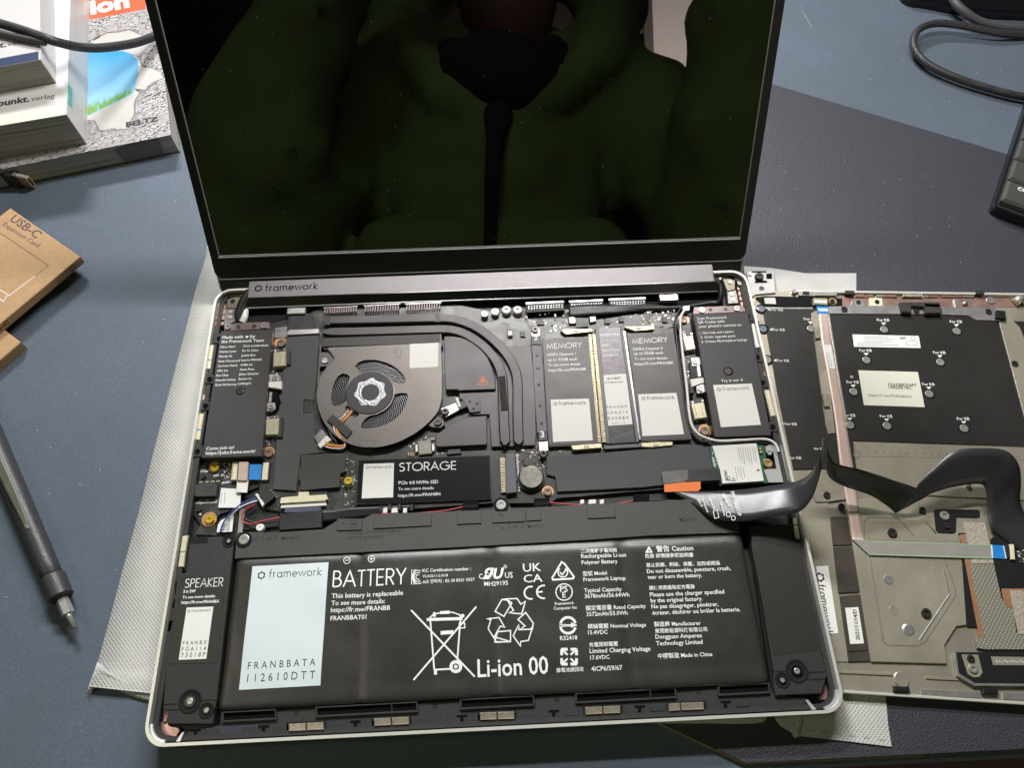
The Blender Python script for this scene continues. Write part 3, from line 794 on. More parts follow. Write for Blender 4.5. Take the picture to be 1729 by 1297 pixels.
# side rails: magnets, rubber blocks
for q in (((353, 582), (361, 582), (355, 623), (347, 623)), ((335, 698), (344, 698), (337, 743), (328, 743))):
    m_ = mk('magnet_rail', lap, 'matte_black', pg([(q[0][0] - 3, q[0][1] - 4), (q[1][0] + 5, q[1][1] - 4), (q[2][0] + 5, q[2][1] + 4), (q[3][0] - 3, q[3][1] + 4)], -7, -3.2))
    mk('magnet', m_, 'magnet_cream', pg(q, -3.4, -2.2, .3))
    mk('paint_line', m_, 'ffc_blue', pg([(q[0][0] * .4 + q[3][0] * .6, q[0][1] * .4 + q[3][1] * .6), (q[1][0] * .4 + q[2][0] * .6, q[1][1] * .4 + q[2][1] * .6), (q[1][0] * .38 + q[2][0] * .62, q[1][1] * .36 + q[2][1] * .64), (q[0][0] * .38 + q[3][0] * .62, q[0][1] * .36 + q[3][1] * .64)], -2.2, -2.15, 0))
for p, s in (((370, 571), 9), ((354, 640), 8), ((347, 685), 8), ((333, 762), 10)):
    b_ = mk('latch_block', lap, 'black_plastic', pg([(p[0] - s, p[1] - s), (p[0] + s, p[1] - s), (p[0] + s - 2, p[1] + s), (p[0] - s - 2, p[1] + s)], -7, -2.0, .4))
    mk('latch_boss', b_, 'black_gloss', lat(p, -1.6, [(1.3, -2), (1.3, -1.5), (.6, -1.5), (.5, -1.9), (.01, -1.9)], 14))
mk('pink_spring', lap, 'floor_metal', pg(wb(160, 130, 210, 125, 215, 175, 155, 185), -7, -3, .5))
rq = wD(1525, 300, 1558, 298, 1585, 458, 1552, 462)
for q in (rq, wD(1612, 742, 1645, 738, 1690, 912, 1655, 918)):
    m_ = mk('magnet_rail', lap, 'matte_black', pg([(q[0][0] - 3, q[0][1] - 4), (q[1][0] + 5, q[1][1] - 4), (q[2][0] + 5, q[2][1] + 4), (q[3][0] - 3, q[3][1] + 4)], -7, -3.2))
    mk('magnet', m_, 'silver' if q is rq else 'magnet_cream', pg(q, -3.4, -2.2, .3))
for p in ((1506, 250), (1568, 520), (1604, 690), (1670, 985)):
    p = wD(*p)[0]; s = 9
    b_ = mk('latch_block', lap, 'black_plastic', pg([(p[0] - s, p[1] - s), (p[0] + s - 2, p[1] - s), (p[0] + s, p[1] + s), (p[0] - s + 2, p[1] + s)], -7, -2.0, .4))
    mk('latch_boss', b_, 'black_gloss', lat(p, -1.6, [(1.3, -2), (1.3, -1.5), (.6, -1.5), (.5, -1.9), (.01, -1.9)], 14))
mk('pink_spring', lap, 'floor_metal', pg(wD(1570, 622, 1612, 616, 1622, 648, 1580, 655), -7, -3, .5))


# ---------------------------------------------------------------- card sockets, board screws with copper pads, levers
def socket(pts, flip=False):
    s_ = mk('card_socket', lap, 'gold_pale', pg(pts, -6, -2.6, .5))
    a, b, c, d = pts
    mk('socket_shell', s_, 'silver', *[pg([(a[0] + (b[0] - a[0]) * f, a[1] + (b[1] - a[1]) * f + 1), (a[0] + (b[0] - a[0]) * (f + .09), a[1] + (b[1] - a[1]) * (f + .09) + 1), (d[0] + (c[0] - d[0]) * (f + .09), d[1] + (c[1] - d[1]) * (f + .09) - 1), (d[0] + (c[0] - d[0]) * f, d[1] + (c[1] - d[1]) * f - 1)], -2.6, -2.3, .1) for f in ((.1, .6) if not flip else (.25, .75))])
    mk('socket_leg', s_, 'solder', *[pg([(p[0] + dx - 2, p[1] + dy - 2), (p[0] + dx + 2, p[1] + dy - 2), (p[0] + dx + 2, p[1] + dy + 2), (p[0] + dx - 2, p[1] + dy + 2)], -5.6, -4.6) for p, dx, dy in ((a, 4, -2), (b, -3, -2), (c, -3, 3), (d, 4, 3))])


socket(wa(782, 852, 900, 840, 898, 975, 778, 985)); mk('socket_shroud', lap, 'chip', pg(wa(880, 850, 935, 842, 935, 960, 895, 968), -6, -3, .2))
socket(wb(688, 335, 810, 325, 800, 470, 685, 478)); mk('socket_shroud', lap, 'chip', pg(wb(795, 325, 840, 322, 830, 490, 785, 490), -6, -3, .2))
socket(wD(1068, 382, 1142, 376, 1160, 470, 1092, 480), True); mk('socket_shroud', lap, 'chip', pg(wD(1058, 385, 1075, 383, 1095, 480, 1080, 484), -6, -3.2, .2))
socket(wD(1122, 830, 1215, 820, 1238, 925, 1150, 938), True)
for p, r in ((wa(850, 770)[0], 2.6), (wb(715, 620)[0], 2.6), (wD(1080, 272)[0], 2.4), (wD(1220, 1010)[0], 2.7), (we(1657, 432)[0], 2.3)):
    mk('copper_pad', mb, 'copper', cy(p, r * 1.22, PB, PB + .06, 0, 28)); screw(p, -4.2, r * .95, 'screw_brown' if 'screw_brown' in MT else 'screw_steel')
for base in (0, 1):
    f = (lambda *a: wa(*a)) if base == 0 else (lambda *a: wD(*a))
    if base == 0:
        lv = mk('card_latch', lap, 'black_gloss', pg(wb(695, 100, 790, 95, 820, 200, 770, 275, 690, 270), -6.5, -3.6, .4))
        mk('latch_wedge', lv, 'alu', pg(wa(725, 1115, 860, 1105, 860, 1180, 720, 1160), -4, -2.2, .3))
        mk('latch_bar', lv, 'silver', pg(wb(725, 110, 745, 108, 735, 195, 715, 200), -4, -3.0, .2))
        for p in (wa(797, 1080)[0], wb(732, 232)[0]): mk('latch_ear', lv, 'silver', pg([(p[0] - 8, p[1] - 6), (p[0] + 7, p[1] - 7), (p[0] + 8, p[1] + 4), (p[0] + 2, p[1] + 8), (p[0] - 8, p[1] + 8)], -6, -3.0, .2)); screw(p, -2.2, 1.5, 'screw_steel', lv)
    else:
        lv = mk('card_latch', lap, 'black_gloss', pg(wD(1112, 560, 1180, 545, 1215, 650, 1225, 700, 1140, 740, 1120, 640), -6.5, -3.6, .4))
        mk('latch_wedge', lv, 'white_plastic', pg(wD(1122, 668, 1215, 655, 1222, 690, 1130, 722), -4, -2.2, .3))
        mk('latch_bar', lv, 'silver', pg(wD(1165, 580, 1185, 577, 1195, 650, 1172, 652), -4, -3.0, .2))
        for p in (wD(1157, 550)[0], wD(1190, 730)[0]): mk('latch_ear', lv, 'silver', pg([(p[0] - 8, p[1] - 6), (p[0] + 7, p[1] - 7), (p[0] + 9, p[1] + 5), (p[0] + 2, p[1] + 8), (p[0] - 6, p[1] + 8)], -6, -3.0, .2)); screw(p, -2.2, 1.5, 'screw_steel', lv)

# ---------------------------------------------------------------- insulating sheets of the board
mk('cover_sheet', lap, 'grey_mylar', pg([(484, 569), (539, 566), (536, 612), (533, 650), (530, 675), (513, 675), (512, 697), (529, 697), (533, 735), (546, 764), (507, 768), (505, 790), (503, 806), (500, 829), (461, 826), (466, 760), (470, 700), (477, 642)], -5.4, -4.4, .1))
mk('tape_patch', lap, 'tape_black', pg(wb(1018, 182, 1092, 172, 1088, 285, 1008, 285), -4.4, -4.2, .05))
mk('cover_sheet', lap, 'black_mylar', pg(wr(588, 212, 900, 200, 1170, 195, 1176, 205, 1170, 430, 1105, 458, 1095, 632, 580, 675, 590, 560, 560, 540, 563, 372, 600, 368), -5.4, -3.4, .15))
mk('cover_sheet', lap, 'grey_mylar', pg(wg(75, 182, 110, 160, 115, 135, 985, 68, 1010, 200, 1050, 215, 1058, 285, 700, 300, 620, 310, 135, 335, 125, 250, 78, 238), -5.4, -4.2, .15))

# ---------------------------------------------------------------- fan
fan = mk('cooling_fan', lap, 'matte_black', pg([(541, 588), (744, 579), (746, 600), (746, 672), (741, 690), (733, 703), (715, 722), (700, 733), (680, 744), (655, 753), (630, 757), (605, 755), (585, 748), (565, 736), (550, 720), (540, 700), (535, 678), (535, 655), (540, 636), (552, 618), (560, 605), (553, 590)], -7.4, -4.6, .2))
FH = -1.6


def fpx(pts, h=FH): return [P(x, y, h) for x, y in spl(pts + [pts[0]], 5)[:-1]]


fo = [P(x, y, FH) for x, y in [(552, 587), (744, 579)] + spl([(745.5, 600), (746, 660), (744, 680), (739, 695), (728, 709), (715, 721), (700, 732), (680, 743), (655, 752), (630, 755.5), (605, 754), (585, 747), (565, 735), (551, 719), (541, 700), (536, 680), (535.5, 660), (540, 641), (550, 625), (562, 611), (565, 604)], 4) ]
holes = [fpx(wc(300, 512, 335, 478, 400, 465, 480, 470, 570, 505, 635, 555, 668, 610, 655, 636, 610, 640, 575, 618, 520, 572, 455, 550, 395, 552, 345, 558, 318, 535)),
         fpx(wc(212, 563, 248, 575, 262, 602, 245, 640, 234, 700, 240, 752, 218, 782, 160, 802, 133, 788, 126, 740, 140, 660, 172, 590)),
         fpx(wc(590, 716, 640, 707, 680, 714, 684, 750, 648, 838, 590, 900, 500, 948, 400, 965, 356, 964, 346, 942, 382, 890, 440, 862, 505, 840, 560, 790)),
         fpx(wc(228, 808, 248, 798, 275, 830, 325, 855, 320, 880, 288, 882, 240, 850))]
mk('fan_lid', fan, 'fan_metal', holed(fo, holes, FH - .5, FH))
mk('fan_wall', fan, 'matte_black', prism(inset(ccw(fo), .4), -7.2, -6.9, 0))
fc = P(*wc(408, 708)[0], FH)
G = []
for i in range(61):
    a0 = 2 * math.pi * i / 61; q = []
    for k in range(6):
        r_ = 11.2 + 10.4 * k / 5; a = a0 - .75 * (k / 5) ** 1.2
        q.append((fc[0] + r_ * math.cos(a), fc[1] + r_ * math.sin(a)))
    v, f, s_ = stroke(q, .26, -2.9)
    n_ = len(v); G.append((v + [(x, y, -3.6) for x, y, _ in v], f + [(2 * k, 2 * k + 2, n_ + 2 * k + 2, n_ + 2 * k) for k in range(5)] + [(2 * k + 3, 2 * k + 1, n_ + 2 * k + 1, n_ + 2 * k + 3) for k in range(5)], [False] * (len(f) + 10)))
mk('fan_blades', fan, 'blade' if 'blade' in MT else 'fan_metal', *G, stuff=True)
hub = mk('fan_hub', fan, 'hub_black' if 'hub_black' in MT else 'black_mylar', lathe(fc, [(12.3, -3.5), (12.3, -1.3), (12.0, -1.1), (.01, -1.1)], 48))
mk('foil_seal', hub, 'foil', gearm(P(*wc(412, 702)[0], -1.0), 7.7, -1.0, .3, None, .62, 7, .10))
mk('fan_rim', fan, 'alu_dark', stroke([(fc[0] + 12.6 * math.cos(math.radians(t_)), fc[1] + 12.6 * math.sin(math.radians(t_))) for t_ in range(-110, 20, 6)], .35, FH + .05))
mk('sticker', fan, 'sticker', pg(wc(700, 350, 908, 340, 906, 512, 896, 518, 705, 527, 698, 520), FH, FH + .12, 0))
mk('arrow_mark', fan, 'arrow_ink' if 'arrow_ink' in MT else 'ink_black', st(wc(600, 446, 600, 406, 590, 407, 617, 374, 645, 404, 635, 405, 633, 445), .22, FH + .05, True))
mk('fan_crease', fan, 'arrow_ink' if 'arrow_ink' in MT else 'ink_black', st(wc(798, 852, 818, 895, 812, 908), .2, FH + .05), st(wc(335, 1062, 330, 1090, 432, 1104, 446, 1055, 335, 1058), .2, FH + .05), st(wc(235, 955, 272, 928), .2, FH + .05))
er = mk('fan_ear', fan, 'fan_ear' if 'fan_ear' in MT else 'fan_metal', holed([P(x, y, -3) for x, y in wc(45, 352, 155, 440, 150, 480, 85, 560, 40, 640, 25, 640)], [[P(x, y, -3) for x, y in q] for q in (wc(55, 370, 120, 412, 48, 410), wc(42, 515, 96, 512, 42, 590))], -4.6, -3))
screw(wc(78, 470)[0], -2.3, 1.7, 'silver', fan)
mk('fan_ear', fan, 'fan_ear' if 'fan_ear' in MT else 'fan_metal', pg(wc(880, 895, 905, 870, 950, 905, 955, 945, 925, 965, 860, 960, 830, 945), -5, -3, .4)); screw(wc(905, 918)[0], -2.0, 2.0, 'screw_dark', fan)
for p in (wc(32, 645)[0],): screw(p, -2.6, .9, 'screw_dark', fan)
for i, (m, off) in enumerate((('wire_white', -5), ('wire_red', -1.5), ('wire_yellow', 1.5), ('wire_orange', 4.5))):
    mk('fan_wire', fan, m, tb([(wc(270, 835)[0][0] + off * .9, wc(270, 835)[0][1], -2.4), (582 + off * .9, 706, -1.2), (570 + off, 716 + off * .4, -1.0), (567 + off * .6, 726, -1.0), (575 + off * .5, 738, -1.6), (584 + off * .4, 745 - off * .4, -2.6), (580, 754 - off * .5, -3.0), (562, 754 - off * .7, -3), (549, 750 - off * .8, -3)], .34, 6))
mk('fan_wire', fan, 'wire_black', tb([(553, 724, -3.2), (560, 738, -3), (568, 748, -3.4), (562, 757, -3.6), (551, 753, -3.4)], .6, 6), tb([(549, 728, -3.4), (556, 742, -3.4), (565, 752, -3.8)], .5, 6))
mk('tape_patch', fan, 'tape_black', pg(wc(93, 905, 140, 865, 282, 985, 242, 1035), -.8, -.55, .05))
cn = mk('wire_plug', fan, 'alu_dark', pg(wc(-2, 1030, 58, 968, 128, 1048, 46, 1112), -5.4, -3.4, .2)); mk('plug_lip', cn, 'white_plastic', pg(wc(92, 1015, 128, 1048, 46, 1112, 25, 1085), -5.4, -2.8, .2))
# heat sink, plates and pipes
hs = mk('heat_sink', lap, 'panel_black' if 'panel_black' in MT else 'black_plastic', pg(wc(62, 305, 922, 275, 925, 345, 58, 368), -6, -2.3, .15))
mk('sink_end', hs, 'pipe_black', pg(wc(915, 278, 930, 275, 938, 365, 922, 368), -6, -2, .1))
cp = mk('cold_plate', lap, 'pipe_black', pg([(838, 585), (895, 583), (904, 640), (905, 735), (904, 752), (830, 755), (826, 700), (795, 700), (793, 690), (776, 672), (775, 664), (836, 661)], -5.4, -3.6, .2))


def pipe(pts, w, h0, h1, pinch=None):
    q = [P(x, y, h1) for x, y in spl(pts, 8)]; n = len(q); V, F = [], []
    prof = [(-.5, h0), (-.5, h1 - 1.0), (-.46, h1 - .35), (-.40, h1), (.40, h1), (.46, h1 - .35), (.5, h1 - 1.0), (.5, h0)]
    for i in range(n):
        a, b = q[max(0, i - 1)], q[min(n - 1, i + 1)]; d = math.hypot(b[0] - a[0], b[1] - a[1]); nx, ny = -(b[1] - a[1]) / d, (b[0] - a[0]) / d
        f = i / (n - 1); ww_ = w * (min(1, .45 + f * 18) if f < .03 else 1)
        if f > .93: ww_ = w * max(.35, 1 - (f - .93) * 14)
        for s_, h in prof: V.append((q[i][0] + nx * s_ * ww_, q[i][1] + ny * s_ * ww_, h))
    for i in range(n - 1):
        for k in range(7): F.append((i * 8 + k, i * 8 + k + 1, i * 8 + k + 9, i * 8 + k + 8))
    F += [tuple(range(8)), tuple(range((n - 1) * 8, n * 8))]
    return V, F, [False] * len(F)


p1 = wc(68, 172, 300, 169, 600, 163, 920, 157, 1040, 170, 1180, 222, 1300, 308, 1400, 412, 1460, 512, 1485, 620, 1487, 800, 1490, 960, 1494, 1050, 1498, 1080)
p2 = wc(62, 258, 300, 254, 600, 246, 920, 238, 1020, 245, 1120, 280, 1230, 355, 1310, 440, 1358, 530, 1376, 620, 1384, 800, 1390, 960, 1396, 1050, 1388, 1085)
hp1 = mk('heat_pipe', lap, 'pipe_black', pipe(p1, 5.3, -4, -1.3)); hp2 = mk('heat_pipe', lap, 'pipe_black', pipe(p2, 5.3, -4, -1.3))
mk('pipe_band', hp1, 'chip', pg(wc(80, 142, 122, 140, 118, 208, 74, 210), -1.4, -1.1, .05), pg(wc(880, 122, 915, 120, 925, 186, 886, 188), -1.4, -1.1, .05))
mk('pipe_tip', hp1, 'pipe_black', cy(wc(1498, 1062)[0], 1.2, -3.6, -1.8, .5)); mk('pipe_tip', hp2, 'pipe_black', cy(wc(1395, 1052)[0], 1.2, -3.6, -1.8, .5))
mk('foam_pad', hp2, 'sponge_black', pg(wc(1347, 585, 1395, 581, 1417, 832, 1367, 835), -1.3, -.8, .1))
sh = mk('heat_shield', lap, 'pipe_black', pg(wc(948, 300, 965, 292, 1020, 292, 1085, 305, 1150, 335, 1215, 385, 1270, 450, 1305, 530, 1322, 620, 1325, 680, 1055, 690, 1050, 682, 965, 684, 958, 660), -5, -2.0, .3))
tc_ = wc(1233, 612)[0]
mk('warning_mark', sh, 'ink_orange', st([(tc_[0] - 7.5, tc_[1] + 8), (tc_[0], tc_[1] - 6.5), (tc_[0] + 8.5, tc_[1] + 7)], .42, -1.93, True), ft([(tc_[0] - 2.5, tc_[1] + 4.5), (tc_[0] - 1.5, tc_[1] - .5), (tc_[0] + .3, tc_[1] - 2.2), (tc_[0] + 2, tc_[1] + .2), (tc_[0] + 3, tc_[1] + 4.2)], -1.93))
mk('heat_shield', lap, 'pipe_black', pg(wc(985, 935, 1080, 895, 1145, 880, 1262, 872, 1264, 1085, 905, 1102, 888, 1085, 890, 1010, 958, 965), -5, -2.8, .3))
mp_ = mk('clamp_plate', lap, 'pipe_black', pg(wc(1080, 748, 1105, 742, 1210, 738, 1216, 842, 1140, 850, 1122, 812), -3.6, -2.6, .15))
for p in ((1138, 768), (1190, 782), (1165, 820)): mk('clamp_hole', mp_, 'chip', lat(wc(*p)[0], -2.3, [(.8, -2.6), (.7, -2.3), (.35, -2.3), (.3, -2.6), (.01, -2.6)], 14))
for num, tab, arm, scr_, tp in (('1', (1040, 778, 1092, 760, 1117, 808, 1062, 832), (925, 822, 1038, 778, 1060, 832, 962, 885), (958, 840), (1056, 808, 1072, 803)),
                                ('2', (1588, 288, 1652, 290, 1655, 352, 1590, 352), (1590, 235, 1645, 235, 1652, 290, 1588, 290), (1615, 242), (1608, 322, 1634, 320)),
                                ('3', (1636, 1000, 1702, 992, 1706, 1052, 1640, 1060), (1638, 1062, 1706, 1055, 1712, 1130, 1645, 1135), (1675, 1150), (1655, 1032, 1684, 1030))):
    ar = mk('spring_arm', lap, 'silver', pg(wc(*arm), -5, -3.0, .15))
    tb_ = mk('arm_tab', ar, 'chip', pg(wc(*tab), -5, -2.4, .15)); mk('number', ar, 'ink_white', tx(num, wc(tp[0], tp[1])[0], wc(tp[2], tp[3])[0], -2.33, .03))
    screw(wc(*scr_)[0], -1.8, 2.0, 'screw_dark', ar, 'arm_screw', 2.0)
br = mk('clamp_bracket', lap, 'pipe_black', pg(wc(1590, 355, 1662, 352, 1702, 990, 1628, 1000), -5, -2.9, .15))
for p in ((1628, 432), (1635, 525), (1643, 645), (1652, 798), (1662, 927)): mk('bracket_dimple', br, 'chip', lat(wc(*p)[0], -2.6, [(.9, -2.9), (.8, -2.6), (.4, -2.6), (.35, -2.9), (.01, -2.9)], 14))
ind = mk('inductor', mb, 'inductor', pg(wc(757, 1060, 855, 1052, 862, 1150, 765, 1160), PB, -2.8, .3)); mk('inductor_end', mb, 'solder', pg(wc(740, 1085, 757, 1083, 760, 1135, 742, 1138), PB, -3.6, .1), pg(wc(860, 1080, 876, 1078, 880, 1130, 864, 1132), PB, -3.6, .1))
mk('printed_text', mb, 'ink_grey', tx('1R5', wc(845, 1078)[0], wc(772, 1085)[0], -2.75, .02))
mk('inductor', mb, 'chip', pg(wc(975, 1122, 1070, 1115, 1075, 1150, 972, 1158), PB, -3.2, .2))
mk('capacitor', mb, 'tan_part', *[pg(wc(x, 1140, x + 10, 1139, x + 11, 1168, x + 1, 1169), PB, -4.6, .05) for x in (685, 702, 718)], pg(wc(848, 1035, 880, 1033, 882, 1050, 850, 1052), PB, -4.8, .05))
# ---------------------------------------------------------------- storage card and its slot
ssd = mk('storage_card', lap, 'pcb', pg(we(118, 172, 1192, 134, 1200, 495, 98, 540), PB, -4.3, .05))
mk('card_label', ssd, 'label_gloss', pg(we(126, 182, 1184, 142, 1194, 489, 106, 533), -4.3, -4.1, .05))
mk('sticker', ssd, 'sticker', pg(we(165, 210, 410, 202, 402, 480, 147, 490), -4.1, -4.0, 0))
mk('brand_mark', ssd, 'ink_black', *logo(we(194, 239)[0], we(216, 248)[0], we(388, 242)[0], -3.95, None, .11))
mk('printed_text', ssd, 'ink_white', caps('STORAGE', we(450, 270)[0], we(914, 254)[0], -4.04, .105, .86), tx('PCIe 4.0 NVMe SSD', we(446, 376)[0], we(768, 366)[0], -4.04, .012), tx('To see more details:', we(443, 424)[0], we(735, 415)[0], -4.04, .006), tx('https://fr.mw/FRANBN', we(442, 479)[0], we(785, 464)[0], -4.04, .006))
sl = mk('card_slot', mb, 'slot_grey' if 'slot_grey' in MT else 'chip', pg(we(1310, 125, 1392, 115, 1408, 440, 1318, 452), PB, -2.8, .3))
mk('contact', mb, 'gold_pale', *[pg(we(1268 + i * .5, 160 + i * 12.4, 1316 + i * .5, 158 + i * 12.4, 1316 + i * .5, 166 + i * 12.4, 1268 + i * .5, 168 + i * 12.4), PB, -4.2, .03) for i in range(23)], stuff=True)
mk('contact', mb, 'solder', *[pg(we(1398 + i * .8, 130 + i * 13, 1416 + i * .8, 129 + i * 13, 1416 + i * .8, 136 + i * 13, 1398 + i * .8, 137 + i * 13), PB, -4.8, .03) for i in range(24)], stuff=True)
coin = mk('coin_cell', mb, 'coin' if 'coin' in MT else 'silver', lat(we(1522, 312)[0], -2.2, [(6.1, PB), (6.1, -2.9), (5.8, -2.3), (5.6, -2.2), (.01, -2.2)], 40))
mk('cell_holder', mb, 'chip', lat(we(1520, 330)[0], -4, [(6.7, PB), (6.7, -4.2), (6.5, -4), (.01, -4)], 30))
cc_ = P(*we(1522, 312)[0], -2.2)


def cm(s, x, y, L, a):                          # small stamped text on the cell, at mm offsets
    ca, sa = math.cos(a), math.sin(a); return txm(s, (cc_[0] + x, cc_[1] + y), (cc_[0] + x + L * ca, cc_[1] + y + L * sa), -2.15, .02)


mk('printed_text', coin, 'ink_grey', cm('KTS', 1.9, 3.4, 4.0, math.radians(-62)), cm('ML1220', .3, 4.0, 5.0, math.radians(-68)), cm('+', -1.4, .2, 1.2, math.radians(-60)), cm('3V', -2.0, -1.0, 1.6, math.radians(-60)),
   *[cm(ch, 4.6 * math.cos(math.radians(170 + i * 11.5)), 4.6 * math.sin(math.radians(170 + i * 11.5)), .75, math.radians(170 + i * 11.5 + 90)) for i, ch in enumerate('RECHARGEABLE')])

# ---------------------------------------------------------------- memory and the processor label
for tag_, qs, stk, lg, ttl, lines in (
    (1, (145, 405, 440, 395, 510, 1095, 185, 1110), (195, 805, 450, 798, 475, 1075, 212, 1087), ((227, 833), (249, 842), (430, 836)), ((170, 468), (404, 457)),
     (('DDR4 Channel 1', 173, 516, 363, 508), ('up to 32GB each', 176, 550, 372, 543), ('To see more details', 178, 583, 392, 576), ('https://fr.mw/FRANBR', 181, 619, 434, 610))),
    (0, (703, 374, 1003, 362, 1122, 1062, 800, 1078), (775, 770, 1030, 760, 1080, 1035, 805, 1047), ((812, 797), (836, 806), (1018, 800)), ((738, 434), (973, 422)),
     (('DDR4 Channel 0', 743, 479, 940, 472), ('up to 32GB each', 747, 508, 943, 501), ('To see more details:', 752, 542, 971, 536), ('https://fr.mw/FRANBR', 754, 577, 1012, 568)))):
    mm = mk('memory_module', lap, 'pcb', pg(wD(qs[0] - 4, qs[1] - 8, qs[2] + 6, qs[3] - 8, qs[4] + 10, qs[5] + 8, qs[6] - 4, qs[7] + 8), -4.8, -3.4, .05))
    mk('module_label', mm, 'label_satin', pg(wD(*qs), -3.4, -3.2, .05)); mk('sticker', mm, 'sticker', pg(wD(*stk), -3.2, -3.1, 0))
    mk('brand_mark', mm, 'ink_black', *logo(wD(*lg[0])[0], wD(*lg[1])[0], wD(*lg[2])[0], -3.05, None, .11))
    mk('printed_text', mm, 'ink_white', caps('MEMORY', wD(*ttl[0])[0], wD(*ttl[1])[0], -3.1, .125, .84), *[tx(s, wD(a, b)[0], wD(c, d)[0], -3.1, .022) for s, a, b, c, d in lines])
G1, G2 = [], []
for i in range(70):
    f = i / 70; y = 372 + 720 * f
    for G, xa, xb in ((G1, 446 + 64 * f, 466 + 66 * f), (G1, 472 + 66 * f, 496 + 70 * f)):
        G.append(pg(wD(xa, y, xb, y - 1, xb, y + 4.5, xa, y + 5.5), -4.8, -3.0, .03))
    G2.append(pg(wD(668 + 100 * f, y - 20, 690 + 104 * f, y - 21, 690 + 104 * f, y - 15, 668 + 100 * f, y - 14), -4.8, -3.4, .03))
mk('memory_contact', mb, 'gold_pale', *G1, stuff=True); mk('memory_contact', mb, 'screw_steel', *G2, stuff=True)
mk('memory_socket', mb, 'slot_grey' if 'slot_grey' in MT else 'chip', pg(wD(490, 330, 512, 328, 590, 1095, 566, 1098), PB, -2.6, .2), pg(wD(655, 320, 674, 318, 784, 1085, 762, 1090), PB, -2.6, .2), pg(wD(545, 1105, 800, 1088, 805, 1120, 550, 1135), PB, -3.6, .2))
for q in ((262, 345, 300, 335, 470, 335, 476, 352, 300, 372), (686, 325, 700, 318, 885, 315, 880, 338, 760, 350), (328, 1110, 425, 1100, 535, 1095, 535, 1125, 345, 1140), (795, 1092, 900, 1085, 1005, 1085, 1005, 1108, 870, 1122, 800, 1118)):
    lt = mk('module_latch', mb, 'gold_pale', pg(wD(*q), PB, -3.2, .2))
    cx_, cy_ = sum(q[0::2]) / (len(q) // 2), sum(q[1::2]) / (len(q) // 2); mk('latch_spring', mb, 'cream', pg(wD(cx_ - 18, cy_ - 8, cx_ + 16, cy_ - 9, cx_ + 18, cy_ + 8, cx_ - 16, cy_ + 9), PB, -2.8, .2))
cpu = mk('board_label', mb, 'label_glare' if 'label_glare' in MT else 'label_gloss', pg(wD(490, 330, 660, 322, 758, 1088, 568, 1100), PB, -3.0, .05))
mk('tape_patch', mb, 'tape_black', pg(wD(562, 985, 742, 972, 756, 1088, 572, 1100), -3.0, -2.8, .05))
mk('sticker', mb, 'sticker', pg(wD(523, 645, 695, 632, 738, 968, 560, 980), -3.0, -2.9, 0))
mk('printed_text', mb, 'ink_white', tx('MAINBOARD', wD(512, 384)[0], wD(653, 378)[0], -2.93, .03), tx('To see more', wD(532, 416)[0], wD(630, 412)[0], -2.93, .02), tx('details:', wD(530, 450)[0], wD(590, 447)[0], -2.93, .02), tx('https://fr.mw/', wD(536, 484)[0], wD(660, 478)[0], -2.93, .02), tx('FRANBMCP', wD(545, 520)[0], wD(645, 515)[0], -2.93, .02))
mk('printed_text', mb, 'ink_black', tx('i5-1135G7', wD(572, 672)[0], wD(661, 667)[0], -2.85, .03), *[tx(s, wD(a, b)[0], wD(c, d)[0], -2.85, 0, 1.0) for s, a, b, c, d in (('F R A N B M', 568, 864, 705, 858), ('C P A A 1 4', 572, 902, 707, 896), ('8 4 0 0 8 4', 577, 940, 711, 934), ('2 0 2 1 . 1 2', 604, 968, 692, 963))])
mk('brand_mark', mb, 'ink_black', *logo(wD(562, 692)[0], wD(578, 697)[0], wD(678, 692)[0], -2.85, None, .12))

# ---------------------------------------------------------------- radio card
wf = mk('radio_card', lap, 'wifi_green', pg(wg(990, 78, 1298, 60, 1330, 285, 1045, 300, 1035, 212, 1012, 210), PB, -4.0, .1))
mk('shield_can', wf, 'sticker', pg(wg(1006, 76, 1255, 62, 1298, 275, 1065, 290, 1050, 215), -4, -2.6, .2))
G = []
for i in range(8):                               # columns of fine print running down the label
    a, b = wg(1150 + i * 13.5, 85)[0], wg(1163 + i * 13.5, 160 + (i % 3) * 12)[0]
    G.append(st([a, b], .32, -2.5))
G += [st([wg(1135 + i * 14, 195)[0], wg(1147 + i * 14, 268 - (i % 2) * 15)[0]], .3, -2.5) for i in range(4)]
mk('fine_print', wf, 'ink_grey', *G)
tw = wg(1125, 265)[0]
mk('printed_text', wf, 'ink_black', tx('CE', wg(1088, 245)[0], wg(1088, 275)[0], -2.5, .02), st([(tw[0] - 3, tw[1] + 3), (tw[0], tw[1] - 3), (tw[0] + 3.5, tw[1] + 2.5)], .25, -2.5, True), ft(wg(1255, 218, 1264, 205, 1274, 216), -2.5), tx('UKCA', wg(1072, 215)[0], wg(1080, 270)[0], -2.5, .02))
mk('pin_mark', wf, 'ink_white', ft(wg(1003, 120, 1009, 112, 1014, 122), -3.95)); mk('printed_text', wf, 'ink_white', tx('A10-03', wg(1003, 140)[0], wg(1016, 192)[0], -3.95, .03))
mk('coax_plug', wf, 'gold', *[cy(wg(*p)[0], .8, -4, -3, .1, 14) for p in ((1275, 92), (1280, 110))])
screw(wg(1320, 172)[0], -2.2, 2.3, 'gold', wf); mk('card_end', wf, 'gold_pale', pg(wg(1293, 150, 1310, 148, 1316, 195, 1300, 198), -4, -3.9, 0))
mk('antenna_bracket', lap, 'clip_grey', holed([P(x, y, -3) for x, y in wg(1305, 80, 1330, 72, 1385, 70, 1395, 88, 1432, 270, 1425, 280, 1322, 282, 1298, 215, 1305, 208, 1368, 205, 1350, 110, 1310, 112)], [circ(*P(*wg(1328, 116)[0], -3), 1.1, 14)], -4.2, -3))
